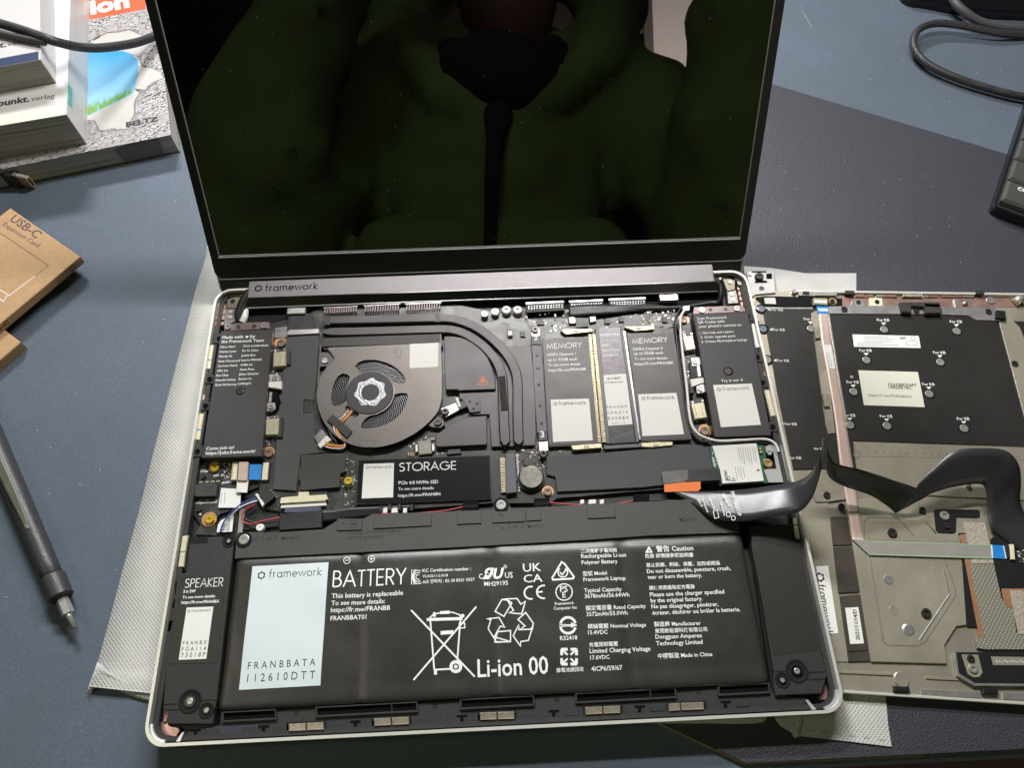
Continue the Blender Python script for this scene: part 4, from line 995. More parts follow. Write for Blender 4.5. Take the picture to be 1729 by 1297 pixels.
# antenna leads: one pale, one black
lead = [(1160, 518), (1149, 534), (1148, 560), (1152, 600), (1158, 650), (1163, 700), (1170, 724), (1186, 738), (1215, 745), (1255, 743), (1290, 742), (1307, 749), (1314, 764)]
mk('antenna_lead', lap, 'wire_white', tb([(x + 1, y, -2.4) for x, y in lead], .75, 8)); mk('antenna_lead', lap, 'wire_black', tb([(x - 7.5 + i * .3, y + (6 if i > 6 else 0), -3.6) for i, (x, y) in enumerate(lead)], .65, 8))
for x, y in ((1050, 320), (1130, 745), (1225, 1070)): mk('lead_clamp', lap, 'black_plastic', pg(wD(x - 16, y - 18, x + 18, y - 20, x + 20, y + 16, x - 14, y + 18), -5, -1.8, .3))
mk('lead_end', lap, 'silver', pg(wD(1068, 185, 1118, 178, 1122, 212, 1072, 220), -5, -1.8, .4))
for q in ((880, 523, 1140, 522, 1145, 553, 900, 562), (1085, 527, 1150, 527, 1148, 556, 1090, 556), (850, 754, 920, 745, 920, 790, 870, 838), (930, 752, 1090, 745, 1090, 752, 930, 765), (1143, 560, 1160, 560, 1180, 740, 1160, 740), (575, 770, 604, 770, 600, 860, 575, 860), (690, 738, 770, 740, 770, 768, 690, 770), (448, 590, 476, 590, 460, 760, 448, 760)):
    quad = [(q[i], q[i + 1]) for i in (0, 2, 4, 6)]
    area = abs((q[2] - q[0]) * (q[7] - q[1])); n = max(5, int(area / 190))
    scatter('board_parts', mb, quad, n, PB + .02, ('chip', 'tan_part', 'solder', 'ink_white'), .3, .95, .7)
mk('chip_block', mb, 'chip', *[pg([(x, y), (x + w, y - .5), (x + w + 1, y + d), (x + 1, y + d)], PB, -4.6, .08) for x, y, w, d in ((906, 540, 12, 8), (1044, 536, 9, 7), (878, 560, 8, 8), (856, 556, 7, 10), (1020, 540, 10, 6), (884, 776, 12, 10), (1118, 534, 8, 10))])
mk('chip_block', mb, 'white_plastic', pg(wc(1412, 252, 1445, 250, 1450, 285, 1418, 290), PB, -3.6, .2))

# ---------------------------------------------------------------- lower left board
ab = mk('audio_board', lap, 'pcb', pg([(336, 786), (352, 776), (440, 780), (438, 806), (441, 820), (400, 838), (400, 860), (372, 868), (362, 880), (366, 905), (330, 903), (338, 886), (322, 862), (328, 840)], -7.4, -6, .1))
for p, r, rc in ((wq(475, 222)[0], 2.2, 1.28), (wq(405, 893)[0], 2.2, 1.66)):
    mk('copper_pad', ab, 'copper', cy(p, r * rc, -6, -5.9, 0, 30)); screw(p, -4.6, r, 'yellow_screw', ab)
st_ = mk('standoff', mb, 'silver', lat(wr(1212, 572)[0], -4.4, [(2.7, PB), (2.6, -4.6), (2.4, -4.4), (.01, -4.4)], 24)); screw(wr(1203, 548)[0], -2.6, 2.1, 'yellow_screw', mb)
jk = mk('audio_jack', ab, 'jack_black' if 'jack_black' in MT else 'black_plastic', pg(wq(150, 455, 235, 440, 505, 430, 510, 470, 490, 598, 220, 605, 215, 578, 140, 572), -7, -3.2, .3)); mk('jack_mark', jk, 'chip', st(wq(375, 480, 440, 475, 438, 530, 375, 535), .2, -3.15, True), st(arc(*wq(408, 505)[0], 2.2, 2.0, 0, 360, 10), .2, -3.15))
mk('solder_pad', ab, 'gold_pale', *[pg(wq(x, y, x + 50, y - 2, x + 48, y + 18, x - 2, y + 20), -6, -5.9, 0) for x, y in ((275, 405), (352, 402), (428, 398), (498, 393), (260, 648), (355, 644), (470, 635))])
c1 = mk('ribbon_socket', ab, 'cream', pg(wq(705, 155, 775, 148, 755, 385, 680, 388), -6, -3.8, .2)); mk('socket_teeth', c1, 'gold', *[pg(wq(692 - i * 2.2 + 8, 190 + i * 20, 712 - i * 2.2 + 8, 189 + i * 20, 711 - i * 2.2 + 8, 200 + i * 20, 691 - i * 2.2 + 8, 201 + i * 20), -3.8, -3.7, 0) for i in range(9)], stuff=True)
c2 = mk('ribbon_socket', ab, 'cream', pg(wq(1100, 165, 1175, 158, 1155, 385, 1078, 388), -6, -3.8, .2)); mk('socket_bar', c2, 'chip', pg(wq(1178, 165, 1196, 164, 1172, 388, 1155, 390), -6, -4, .1))
mk('flat_cable', ab, 'ffc_pink', pg(wq(782, 150, 900, 148, 912, 165, 893, 395, 868, 402, 765, 398), -3.9, -2.6, .45))
mk('flat_cable_end', ab, 'ffc_blue', pg(wq(930, 186, 1088, 186, 1068, 385, 912, 382), -3.6, -3.4, 0)); mk('pull_tab', ab, 'white_plastic', pg(wq(765, 400, 912, 392, 892, 552, 752, 545), -4.0, -3.6, .1))
mk('sticker', lap, 'sticker', pg(wq(560, 490, 815, 505, 805, 745, 520, 745), -5.2, -5.0, .05)); mk('sticker', lap, 'sticker', pg(wq(560, 905, 720, 830, 718, 880, 700, 1055, 500, 1062, 520, 960), -5.2, -5.0, .05))
mk('printed_text', lap, 'ink_black', tx('E32', wq(605, 1035)[0], wq(618, 945)[0], -4.95, .01)); mk('printed_text', lap, 'ink_black', tx('2021.09.', wq(662, 1045)[0], wq(682, 845)[0], -4.95, .01))
for x in (555, 600): mk('fine_print', lap, 'ink_grey', st([wq(x, 690)[0], wq(x + 10, 550)[0]], .3, -4.95))
mk('printed_text', ab, 'ink_white', tx('D12', wq(283, 290)[0], wq(352, 282)[0], -5.9, .02), ft(wq(360, 262, 395, 276, 360, 295), -5.9), ft(wq(270, 838, 290, 806, 312, 838), -5.9), tx('PAS', wq(465, 350)[0], wq(530, 335)[0], -5.9, .02), tx('JAUDIO', wq(565, 435)[0], wq(690, 422)[0], -5.9, .03), tx('https://fr.mw/', wq(230, 695)[0], wq(510, 685)[0], -5.9, .03))
scatter('board_parts', ab, wq(560, 170, 690, 170, 670, 400, 550, 400), 16, -6, ('chip', 'solder', 'ink_white'), .3, .8, .5)
for p in ((330, 335), (268, 762)): mk('board_stud', ab, 'chip', lat(wq(*p)[0], -4.6, [(1.2, -6), (1.1, -4.6), (.6, -4.6), (.5, -5), (.01, -5)], 14))
jp = mk('speaker_plug', lap, 'chip', pg(wq(1045, 570, 1155, 490, 1250, 610, 1130, 705), -6, -2.6, .2)); mk('plug_lip', jp, 'white_plastic', pg(wq(992, 572, 1028, 558, 1050, 610, 1122, 690, 1088, 735, 1040, 640), -6, -3, .2)); mk('plug_pin', jp, 'solder', *[pg(wq(1185 + i * 24, 520 + i * 28, 1215 + i * 24, 508 + i * 28, 1222 + i * 24, 518 + i * 28, 1192 + i * 24, 531 + i * 28), -6, -5, .03) for i in range(4)])
mk('board_strip', lap, 'silver', pg(wq(800, 762, 868, 755, 832, 1080, 768, 1085), -7, -5.8, .1)); mk('tape_flap', lap, 'tape_black', pg([(411, 858), (445, 855), (452, 866), (470, 868), (472, 890), (440, 892), (412, 896)], -7.2, -6.6, .1))
for m, pts in (('wire_blue', [(433, 843, -3), (420, 846, -3), (405, 853, -3), (385, 872, -3.4), (376, 886, -3.8), (372, 899, -4)]), ('wire_white', [(434, 846, -3), (421, 850, -3.2), (404, 858, -3.6), (390, 871, -4)]), ('wire_red', [(430, 853, -3), (416, 860, -3), (409, 871, -3), (412, 882, -3), (425, 885, -3), (445, 880, -3), (474, 874, -3.4)]), ('wire_black', [(432, 851, -3.3), (420, 862, -3.6), (414, 874, -4), (420, 880, -4), (446, 884, -3.8), (474, 879, -4)])):
    mk('speaker_wire', lap, m, tb(pts, .42, 6))
mk('knob', lap, 'white_plastic', lat(wq(1058, 995)[0], -3.4, [(2.0, -6), (2.0, -3.8), (1.7, -3.4), (.4, -3.4), (.3, -3.8), (.01, -3.8)], 20))
# screen cable connector
ed = mk('screen_connector', mb, 'cream', pg(wr(338, 765, 560, 745, 565, 695, 695, 690, 700, 738, 925, 725, 940, 790, 325, 830), PB, -3.4, .15)); mk('connector_rim', ed, 'cream', pg(wr(325, 826, 912, 792, 914, 806, 325, 840), -4, -3.0, .05))
mk('connector_back', ed, 'chip', pg(wr(335, 712, 935, 688, 938, 725, 338, 755), PB, -4, .1)); mk('cable_head', ed, 'white_plastic', pg(wr(345, 845, 915, 812, 922, 870, 330, 905), -6, -4, .2))
mk('cable_flap', lap, 'tape_black', pg(wr(325, 960, 380, 975, 870, 925, 862, 1155, 320, 1188, 312, 1150), -6, -2.6, .3)); mk('tape_fold', lap, 'film_blue' if 'film_blue' in MT else 'film_grey', pg(wr(385, 905, 850, 885, 850, 950, 388, 965), -5, -3.2, .2))
mk('screen_cable', lap, 'tape_black', band([((541, 862, -4), (543, 882, -4.6)), ((560, 862, -4), (565, 880, -4.8)), ((590, 858, -4), (600, 875, -5)), ((640, 856, -4.4), (640, 870, -5.4)), ((700, 853, -5), (700, 862, -6))], .9))

# ---------------------------------------------------------------- battery
BX0, BY0 = P(368, 1201, -1.2); BX1, BY1 = P(1299, 1153, -1.2)
TY = P(830, 872, -1.2)[1]; BY0 = BY1 = (BY0 + BY1) / 2; CW = (BX1 - BX0) / 4; PT = P(830, 912, -1.2)[1]
NZ = [(random.uniform(.05, .22), random.uniform(.05, .22), random.uniform(0, 6.3), random.uniform(.6, 1)) for _ in range(5)]


def bh(x, y):
    h = -1.2
    for i in (1, 2, 3):
        d = abs(x - BX0 - CW * i - (y - BY0) * .03 * (i - 2)); h -= .8 * math.exp(-(d / 2.4) ** 2) * max(0, min(1, (PT - y) / 6))
    h -= .9 * math.exp(-((y - PT + 2.5) / 2.6) ** 2)
    h -= .16 * math.exp(-((y - BY0 - 8) / 3.0) ** 2)
    for e, s in ((x - BX0, 2.5), (BX1 - x, 2.5), (y - BY0, 2.0)): h -= .8 * math.exp(-max(0, e) / (s * .5))
    h += .07 * sum(math.sin(a * x + b * y + c) * k for a, b, c, k in NZ)
    return min(h, -1.0)


NXb, NYb = 150, 64; V = []; F = []
for j in range(NYb + 1):
    for i in range(NXb + 1):
        x = BX0 + (BX1 - BX0) * i / NXb; y = BY0 + (PT + 3 - BY0) * j / NYb; V.append((x, y, bh(x, y)))
for j in range(NYb):
    for i in range(NXb):
        a = j * (NXb + 1) + i; F.append((a, a + 1, a + NXb + 2, a + NXb + 1))
S = [True] * len(F); k = len(V); rim_ = [i for i in range(NXb + 1)] + [j * (NXb + 1) + NXb for j in range(1, NYb + 1)] + [NYb * (NXb + 1) + i for i in range(NXb - 1, -1, -1)] + [j * (NXb + 1) for j in range(NYb - 1, 0, -1)]
V += [(V[i][0], V[i][1], -7) for i in rim_]
for i in range(len(rim_)):
    j = (i + 1) % len(rim_); F.append((rim_[i], k + i, k + j, rim_[j])); S.append(False)
bat = mk('battery', lap, 'battery_film', (V, F, S))
bf = mk('battery_frame', bat, 'frame_black' if 'frame_black' in MT else 'black_plastic', pg([(399, 906), (403, 899), (470, 899), (545, 894), (569, 879), (615, 875), (628, 868), (727, 865), (800, 862), (830, 861), (836, 846), (846, 842), (856, 846), (864, 859), (1010, 851), (1190, 842), (1246, 866), (1250, 900), (1100, 905), (1000, 912), (830, 922), (600, 934), (396, 944)], -7, -1.0, .25))
for q in (wr(1062, 1038, 1385, 1036, 1382, 1180, 1055, 1192), we(248, 640, 712, 618, 714, 710, 242, 735), we(922, 612, 1118, 600, 1118, 690, 920, 700), we(1212, 598, 1472, 584, 1474, 675, 1208, 688), wg(305, 425, 460, 418, 465, 478, 308, 485), we(1480, 585, 1600, 580, 1604, 665, 1482, 672)):
    mk('frame_tab', bat, 'frame_black' if 'frame_black' in MT else 'black_plastic', pg(q, -1.0, -.45, .12))
for p, r in ((we(1278, 540)[0], 2.6), (wq(850, 1152)[0], 2.6)):
    mk('screw_well', bat, 'matte_black', lat(p, -.4, [(r * 1.45, -1.2), (r * 1.4, -.5), (r * 1.1, -.4), (r * 1.05, -.9), (.01, -.9)], 26)); screw(p, -.1, r * .95, 'steel', bat, low=.6)
mk('frame_hole', bat, 'chip', lat(we(1277, 622)[0], -.3, [(1.0, -.45), (.9, -.3), (.5, -.3), (.01, -.42)], 14))
mk('printed_text', bat, 'ink_black', ft(wq(978, 1148, 1018, 1130, 1016, 1165), -.95), tx('1 of 3', wq(1082, 1168)[0], wq(1268, 1160)[0], -.95, .01), tx('M2x4.2L', wi(783, 107)[0], wi(888, 102)[0], -.95, .01))
mk('printed_text', bat, 'ink_black', ft(we(1272, 738, 1288, 712, 1300, 736), -.95), tx('2 of 3', we(1330, 734)[0], we(1460, 727)[0], -.95, .01), tx('M2x4.2L', we(1494, 730)[0], we(1642, 722)[0], -.95, .01))
HU = lambda x, y: max(bh(x, y) + .12, -.93)
mk('printed_text', bat, 'ink_black', tx('Unplug connector before', we(38, 780)[0], we(462, 760)[0], -.9, .008, 1, HU), tx('removing battery', we(33, 820)[0], we(326, 808)[0], -.9, .008, 1, HU)); mk('printed_text', bat, 'ink_black', tx('M2x4.2L', wg(823, 502)[0], wg(928, 497)[0], -.95, .01))
mk('plug_mark', bat, 'ink_black', ft(wr(1122, 1090, 1172, 1100, 1138, 1125), -.4), st(wr(1215, 1060, 1322, 1052, 1318, 1150, 1215, 1158), .22, -.4, True), ft(wr(1235, 1095, 1295, 1092, 1308, 1098, 1305, 1110, 1292, 1118, 1235, 1120), -.4))
BH = lambda x, y: bh(x, y) + .09
TB = -1.1
mk('sticker', bat, 'sticker_blue', ([(x, y, bh(x, y) + d) for d in (.05, .12) for x, y in [P(a, b, TB) for a, b in [(426.4 + (554.8 - 426.4) * i / 20 + (403 - 426.4 + (-14.1 + 23.4) * i / 20) * j / 20, 956.7 - 6.9 * i / 20 + (208.9 - .7 * i / 20) * j / 20) for j in range(21) for i in range(21)]]], [(441 + j * 21 + i, 441 + j * 21 + i + 1, 441 + j * 21 + i + 22, 441 + j * 21 + i + 21) for j in range(20) for i in range(20)], [True] * 400))
BS = lambda x, y: bh(x, y) + .17
mk('brand_mark', bat, 'ink_black', *logo(wi(670, 306)[0], wi(710, 320)[0], wi(1008, 306)[0], TB, BS, .085))
mk('printed_text', bat, 'ink_black', *[tx(s, wi(a, b)[0], wi(c, d)[0], TB, -.004, 1.12, BS) for s, a, b, c, d in (('F R A N B B A T A', 592, 834, 972, 812), ('1 1 2 6 1 0 D T T', 588, 906, 970, 886))])


def bt(s, f, x0, y0, x1, y1, bold=.022, hs=1.0): return tx(s, f(x0, y0)[0], f(x1, y1)[0], TB, bold * .4, hs, BH)


G = [caps('BATTERY', wj(75, 404)[0], wj(524, 385)[0], TB, .095, 1.06, BH)]
for a in (('This battery is replaceable', 72, 472, 506, 450), ('To see more details:', 70, 515, 396, 500), ('https://fr.mw/FRANBB', 67, 557, 427, 541), ('FRANBBAT01', 64, 607, 283, 596)): G.append(bt(a[0], wj, *a[1:], .026))
for a in (('KC Certification number :', 625, 312, 920, 299), ('YU10211-21018', 625, 346, 778, 338), ('A/S 연락처 : 82 30 8321 0337', 625, 381, 942, 364), ('MH29195', 1000, 395, 1145, 389)): G.append(bt(a[0], wj, *a[1:], .024))
G += [bt('C', wj, 968, 352, 990, 351, .03, 1.25), bt('US', wj, 1127, 347, 1174, 345, .03, 1.15), bt('®', wj, 1117, 290, 1140, 288, .01)]
G += [bt('UK', wj, 1237, 310, 1347, 304, .02, .85), bt('CA', wj, 1240, 375, 1355, 369, .02, .78)]
G.append(bt('Li-ion 00', wj, 960, 950, 1392, 929, .03, 1.18))
fm = lambda *a: [P(x, y, TB) for x, y in wj(*a)]
fk = lambda *a: [P(x, y, TB) for x, y in wk(*a)]


def sj(pts, w, c=False): return stroke(pts, w, TB, c, BH)


for cx_, cy_, plus in ((164, 240, 0), (313, 231, 1)):
    G.append(sj([P(x, y, TB) for x, y in arc(*wj(cx_, cy_)[0], 5.4, 5.6, 0, 360, 20)[:-1]], .32, True)); G.append(sj(fm(cx_ - 11, cy_, cx_ + 11, cy_ - 1), .34))
    if plus: G.append(sj(fm(cx_, cy_ - 12, cx_, cy_ + 12), .34))
# KC mark
for r in (1.0, .68, .36): G.append(sj([P(x, y, TB) for x, y in arc(*wj(598, 342)[0], 10 * r, 11.5 * r, 55, 300, 12)], .35))
for dx in (0, 14): G.append(sj(fm(560 + dx, 296, 558 + dx, 388), .35))
G.append(sj(fm(584, 296, 566, 340, 584, 386), .35))
# recognised component mark
G.append(tx('ЯU', wj(990, 350)[0], wj(1108, 347)[0], TB, .045, 1.0, BH, .22))
# CE
G.append(sj(fm(*[v for p in arc(1284, 437, 40, 38, -75, -285, 14) for v in p]), .75)); G.append(sj(fm(*[v for p in arc(1362, 432, 42, 39, -80, -280, 14) for v in p]), .75)); G.append(sj(fm(1322, 433, 1355, 431), .7))
# crossed out bin
for q, w, c in (((555, 543, 942, 948), .75, 0), ((952, 522, 570, 968), .75, 0), ((650, 601, 868, 594), 1.3, 0), ((672, 606, 696, 905), .7, 0), ((855, 600, 836, 845), .7, 0), ((697, 906, 792, 901), .7, 0), ((668, 590, 690, 570, 745, 556, 810, 557, 850, 572, 862, 592), .55, 0), ((735, 553, 786, 550, 786, 562, 736, 564), .5, 1), ((697, 556, 697, 584), 1.2, 0), ((735, 682, 812, 676), 1.6, 0), ((848, 625, 880, 622, 882, 650, 850, 652), .5, 1), ((703, 905, 704, 936), 1.3, 0)):
    G.append(sj(fm(*q), w, bool(c)))
wcx, wcy = wj(827, 887)[0]; G.append(sj([P(x, y, TB) for x, y in arc(wcx, wcy, 8.2, 8.2, 0, 360, 24)[:-1]], 1.35, True)); G.append(flat([P(x, y, TB) for x, y in arc(wcx, wcy, 3.2, 3.2, 0, 360, 16)[:-1]], TB, BH)); G.append(flat([P(x, y, TB) for x, y in arc(*wj(868, 577)[0], 3.2, 3.2, 0, 360, 14)[:-1]], TB, BH))
# three chasing arrows, outlined
for q in ((1066, 550, 1108, 478, 1142, 482, 1168, 500, 1120, 582), (1110, 476, 1200, 472, 1222, 506, 1250, 490, 1228, 566, 1150, 560, 1178, 545, 1142, 484), (1252, 557, 1298, 622, 1292, 660, 1215, 662, 1248, 640, 1205, 600), (1296, 640, 1268, 728, 1222, 735, 1220, 762, 1176, 700, 1210, 632, 1210, 662, 1280, 660), (1160, 735, 1075, 738, 1024, 655, 1040, 600, 1010, 595, 1090, 588, 1124, 648, 1098, 640, 1060, 705), (1080, 675, 1160, 668, 1160, 735, 1064, 736)):
    G.append(sj(fm(*q), .55, True))
for a in (('Framework', 118, 456, 222, 450), ('Computer Inc', 112, 481, 238, 475), ('R32418', 147, 646, 240, 641), ('廢電池請回收', 127, 818, 275, 811), ('二次鋰離子電池組', 260, 172, 455, 165), ('Rechargeable Li-ion', 261, 201, 504, 192), ('Polymer Battery', 263, 235, 458, 227), ('型號 Model', 270, 296, 400, 290), ('Framework Laptop', 273, 327, 502, 317), ('Typical Capacity', 277, 387, 481, 378), ('3678mAh/56.64Wh', 280, 418, 522, 408), ('額定電容量 Rated Capacity', 286, 483, 610, 470), ('3572mAh/55.0Wh', 289, 516, 514, 506), ('標稱電壓 Nominal Voltage', 296, 583, 612, 571), ('15.4VDC', 298, 615, 404, 611), ('充電限制電壓', 304, 681, 460, 674), ('Limited Charging Voltage', 307, 716, 636, 702), ('17.6VDC', 310, 751, 414, 746), ('4ICP6/59/67', 316, 813, 484, 805),
          ('警告 Caution', 668, 165, 868, 158), ('危險 詳情請參照說明書', 606, 200, 868, 192), ('禁止拆解、刺破、擠壓、加熱或燃燒', 613, 249, 1012, 236), ('Do not disassemble, puncture, crush,', 617, 283, 1070, 265), ('tear or burn the battery.', 621, 314, 914, 303), ('請使用原廠指定充電器', 629, 372, 875, 364), ('Please use the charger specified', 633, 410, 1035, 393), ('by the original factory.', 637, 442, 917, 431), ('Ne pas désagréger, pénétrer,', 641, 474, 1003, 461), ('écraser, déchirer ou brûler la batterie.', 646, 508, 1121, 489), ('製造商 Manufacturer', 655, 571, 908, 562), ('東莞新能源科技有限公司', 660, 606, 943, 596), ('Dongguan Amperex', 663, 638, 916, 630), ('Technology Limited', 667, 674, 918, 665), ('中國製造 Made in China', 677, 743, 971, 731)):
    G.append(bt(a[0], wk, *a[1:], .026))
# compliance mark, PSE, arrow ring, recycling square, warning triangle
G.append(sj(fk(155, 222, 170, 232, 221, 302, 216, 312, 108, 319, 104, 308), .8, True)); cA = wk(161, 279)[0]; G.append(sj([P(x, y, TB) for x, y in arc(*cA, 8, 8, -60, 230, 16)], .55)); G.append(sj(fk(145, 277, 158, 292, 182, 258), .6))
cA = wk(168, 385)[0]; G.append(sj([P(x, y, TB) for x, y in arc(*cA, 13.8, 13.8, 0, 360, 28)[:-1]], .5, True)); G += [bt('PS', wk, 147, 385, 188, 383, .03), bt('E', wk, 160, 415, 178, 414, .03)]
cA = wk(189, 565)[0]
for a0, a1 in ((195, 345), (15, 165)): G.append(sj([P(x, y, TB) for x, y in arc(*cA, 13, 13.5, a0, a1, 14)], 1.1))
G.append(sj(fk(142, 560, 236, 564), .4)); G.append(sj(fk(142, 571, 236, 566), .4)); G.append(flat(fk(205, 548, 238, 564, 206, 578), TB, BH))
for sx, sy in ((1, 1), (-1, 1), (1, -1), (-1, -1)):
    q = [(195 + sx * a, 735 + sy * b) for a, b in ((8, 40), (36, 40), (40, 34), (40, 8))]; G.append(sj(fk(*[v for p in q for v in p]), 1.2)); G.append(sj(fk(195 + sx * 40, 735 + sy * 40, 195 + sx * 8, 735 + sy * 10), .8))
G.append(sj(fk(627, 141, 643, 169, 611, 170), .5, True)); G.append(sj(fk(627, 148, 627, 160), .5)); G.append(sj(fk(627, 163, 627, 166), .5))
mk('printed_text', bat, 'ink_white', *G)
# speaker lead along the back of the battery
mk('side_rail', lap, 'matte_black', pg([(1262, 885), (1268, 885), (1312, 1160), (1303, 1160)], -7.4, -4.5, .1))
mk('speaker_wire', lap, 'wire_red', tb([(640, 867, -3), (670, 868.5, -2.6), (720, 866, -2.6), (755, 862, -2.8), (784, 856, -3)], .42, 6)); mk('speaker_wire', lap, 'wire_red', tb([(926, 849, -3), (960, 852, -2.8), (1000, 854, -2.8), (1040, 851, -2.8), (1070, 846, -3)], .42, 6))
mk('speaker_wire', lap, 'wire_black', tb([(640, 870, -3.4), (700, 869, -3), (750, 865, -3.4), (784, 858, -3.6)], .42, 6)); mk('speaker_wire', lap, 'wire_black', tb([(926, 852, -3.4), (1000, 857, -3.2), (1070, 849, -3.4), (1110, 845, -3.6), (1150, 846, -4)], .42, 6))
for q in ((968, 508, 1095, 502, 1095, 595, 965, 600), (1545, 488, 1668, 482, 1672, 570, 1545, 576)): w_ = mk('wire_clip', bat, 'black_gloss', pg(we(*q), -6, -1.6, .5)); mk('clip_groove', bat, 'matte_black', st([we(q[0] + 4, (q[1] + q[7]) / 2)[0], we(q[2] - 4, (q[3] + q[5]) / 2)[0]], 1.3, -1.5))
mk('wire_clip', bat, 'black_gloss', pg(wg(565, 352, 652, 346, 655, 400, 566, 405), -6, -1.6, .5))
for x0, w in ((318, 38), (382, 66), (482, 32)): mk('foam_block', bat, 'white_plastic', pg(we(x0, 570, x0 + w, 563, x0 + w, 606, x0, 610), -6, -3.4, .2))
for x0, w in ((265, 22), (312, 42), (375, 24)): mk('foam_block', bat, 'white_plastic', pg(wg(x0, 380, x0 + w, 377, x0 + w, 402, x0, 405), -6, -3.4, .2))
for p in ((300, 560), (372, 545), (450, 542), (550, 545)): mk('frame_post', bat, 'black_plastic', pg(we(p[0] - 12, p[1] - 10, p[0] + 14, p[1] - 12, p[0] + 14, p[1] + 42, p[0] - 12, p[1] + 44), -6, -2, .3))

# ---------------------------------------------------------------- speakers
for side, pts, wells in ((0, wi(278, 95, 385, 90, 440, 88, 513, 105, 515, 130, 419, 1008, 403, 1080, 397, 1142, 142, 1142, 140, 1066, 118, 1062, 118, 1030, 132, 830, 160, 640, 198, 298, 245, 290, 268, 120), (((268, 1014), 5.0, 1), ((360, 1065), 3.3, 0), ((485, 112), 3.1, 0))),
                         (1, wk(1182, 30, 1400, 15, 1405, 95, 1445, 130, 1480, 330, 1530, 500, 1560, 720, 1590, 830, 1580, 870, 1560, 935, 1312, 945, 1304, 905, 1302, 818, 1247, 480, 1182, 130), (((1428, 812), 5.0, 1), ((1350, 862), 3.3, 0)))):
    f = wi if side == 0 else wk
    sp = mk('speaker', lap, 'black_plastic', pg(pts, -7.4, -1.6, .3))
    for p, r, big in wells:
        c = f(*p)[0]; mk('screw_well', sp, 'matte_black', lat(c, -1.3, [(r, -1.7), (r * .96, -1.3), (r * .82, -1.3), (r * .72, -1.55), (.01, -1.56)], 30)); mk('boss', sp, 'black_gloss', lat(c, -1.1, [(r * .5, -1.55), (r * .46, -1.1), (r * .3, -1.1), (.01, -1.1)], 20)); screw(c, -.7, r * (.26 if big else .3), 'steel', sp, low=.4)
    if side == 0:
        mk('panel', sp, 'speaker_panel' if 'speaker_panel' in MT else 'panel_black', pg(wi(210, 312, 474, 306, 420, 798, 150, 805), -1.6, -1.45, .05)); mk('recess', sp, 'matte_black', pg(wi(275, 92, 370, 88, 368, 126, 272, 130), -1.6, -1.55, 0)); mk('letter_mark', sp, 'chip', st(wi(376, 140, 374, 185, 396, 184), .25, -1.5))
        mk('step', sp, 'matte_black', st(wi(120, 1032, 215, 1028), .45, -1.5), st(wi(132, 1064, 215, 1060), .45, -1.5), st(wi(300, 1010, 432, 1005), .4, -1.5))
        mk('sticker', sp, 'sticker', pg(wi(250, 487, 400, 481, 360, 775, 205, 781), -1.45, -1.35, 0)); mk('brand_mark', sp, 'ink_black', *logo(wi(262, 507)[0], wi(276, 513)[0], wi(384, 507)[0], -1.3, None, .1))
        mk('printed_text', sp, 'ink_white', caps('SPEAKER', wi(237, 376)[0], wi(452, 367)[0], -1.4, .09, 1.1), tx('2 x 2W', wi(230, 404)[0], wi(300, 401)[0], -1.4, .03), tx('To see more details:', wi(225, 437)[0], wi(410, 429)[0], -1.4, .02), tx('https://fr.mw/FRANBX', wi(219, 466)[0], wi(432, 459)[0], -1.4, .02))
        mk('printed_text', sp, 'ink_black', *[tx(s, wi(a, b)[0], wi(c, d)[0], -1.3, 0, 1.15) for s, a, b, c, d in (('F R A N B X', 227, 698, 362, 692), ('F G A 1 1 4', 221, 733, 357, 727), ('7 3 0 1 8 P', 217, 768, 353, 762))])
    else:
        mk('step', sp, 'matte_black', st(wk(1298, 816, 1385, 812), .45, -1.5), st(wk(1485, 820, 1585, 816), .45, -1.5), st(wk(1480, 860, 1580, 856), .45, -1.5)); mk('panel', sp, 'speaker_panel' if 'speaker_panel' in MT else 'panel_black', pg(wk(1180, 130, 1440, 120, 1475, 330, 1520, 500, 1550, 700, 1300, 730), -1.6, -1.5, .05))
for q in (wi(225, 85, 258, 80, 243, 172, 212, 175), wi(212, 177, 242, 176, 232, 258, 200, 260), wk(1403, -15, 1425, -18, 1432, 18, 1410, 22), wk(1410, 26, 1432, 22, 1446, 92, 1424, 96)):
    mk('magnet', lap, 'magnet_cream', pg(q, -4, -2, .3))
mk('magnet_rail', lap, 'matte_black', pg(wi(215, 70, 272, 80, 255, 285, 185, 272), -7, -3.4)); mk('magnet_rail', lap, 'matte_black', pg(wk(1392, -20, 1440, -22, 1460, 105, 1408, 108), -7, -3.4))
# small metal springs along the right edge, paper patches by the speaker
for q in (wk(1460, 235, 1475, 232, 1490, 300, 1472, 305), wk(1480, 330, 1500, 328, 1503, 358, 1485, 360), wk(1545, 635, 1565, 630, 1575, 690, 1555, 695)): mk('side_clip', lap, 'silver', pg(q, -6, -3, .2))
for q in (wi(185, 340, 200, 338, 195, 410, 180, 412), wi(175, 440, 195, 436, 185, 490, 165, 495), wi(150, 560, 175, 556, 160, 620, 140, 625)): mk('side_clip', lap, 'black_gloss', pg(q, -6, -2.6, .2))

# ---------------------------------------------------------------- front rail: black frame with wells, magnets
fr_ = mk('front_rail', lap, 'black_plastic', pg([(300, 1252), (316, 1238), (330, 1230), (372, 1226), (372, 1206), (830, 1180), (1300, 1155), (1306, 1172), (1362, 1180), (1378, 1198), (1300, 1202), (800, 1228)], -7.5, -3.4, .2))


def lerp_edge(x): return 1213 - (x - 372) * .0535


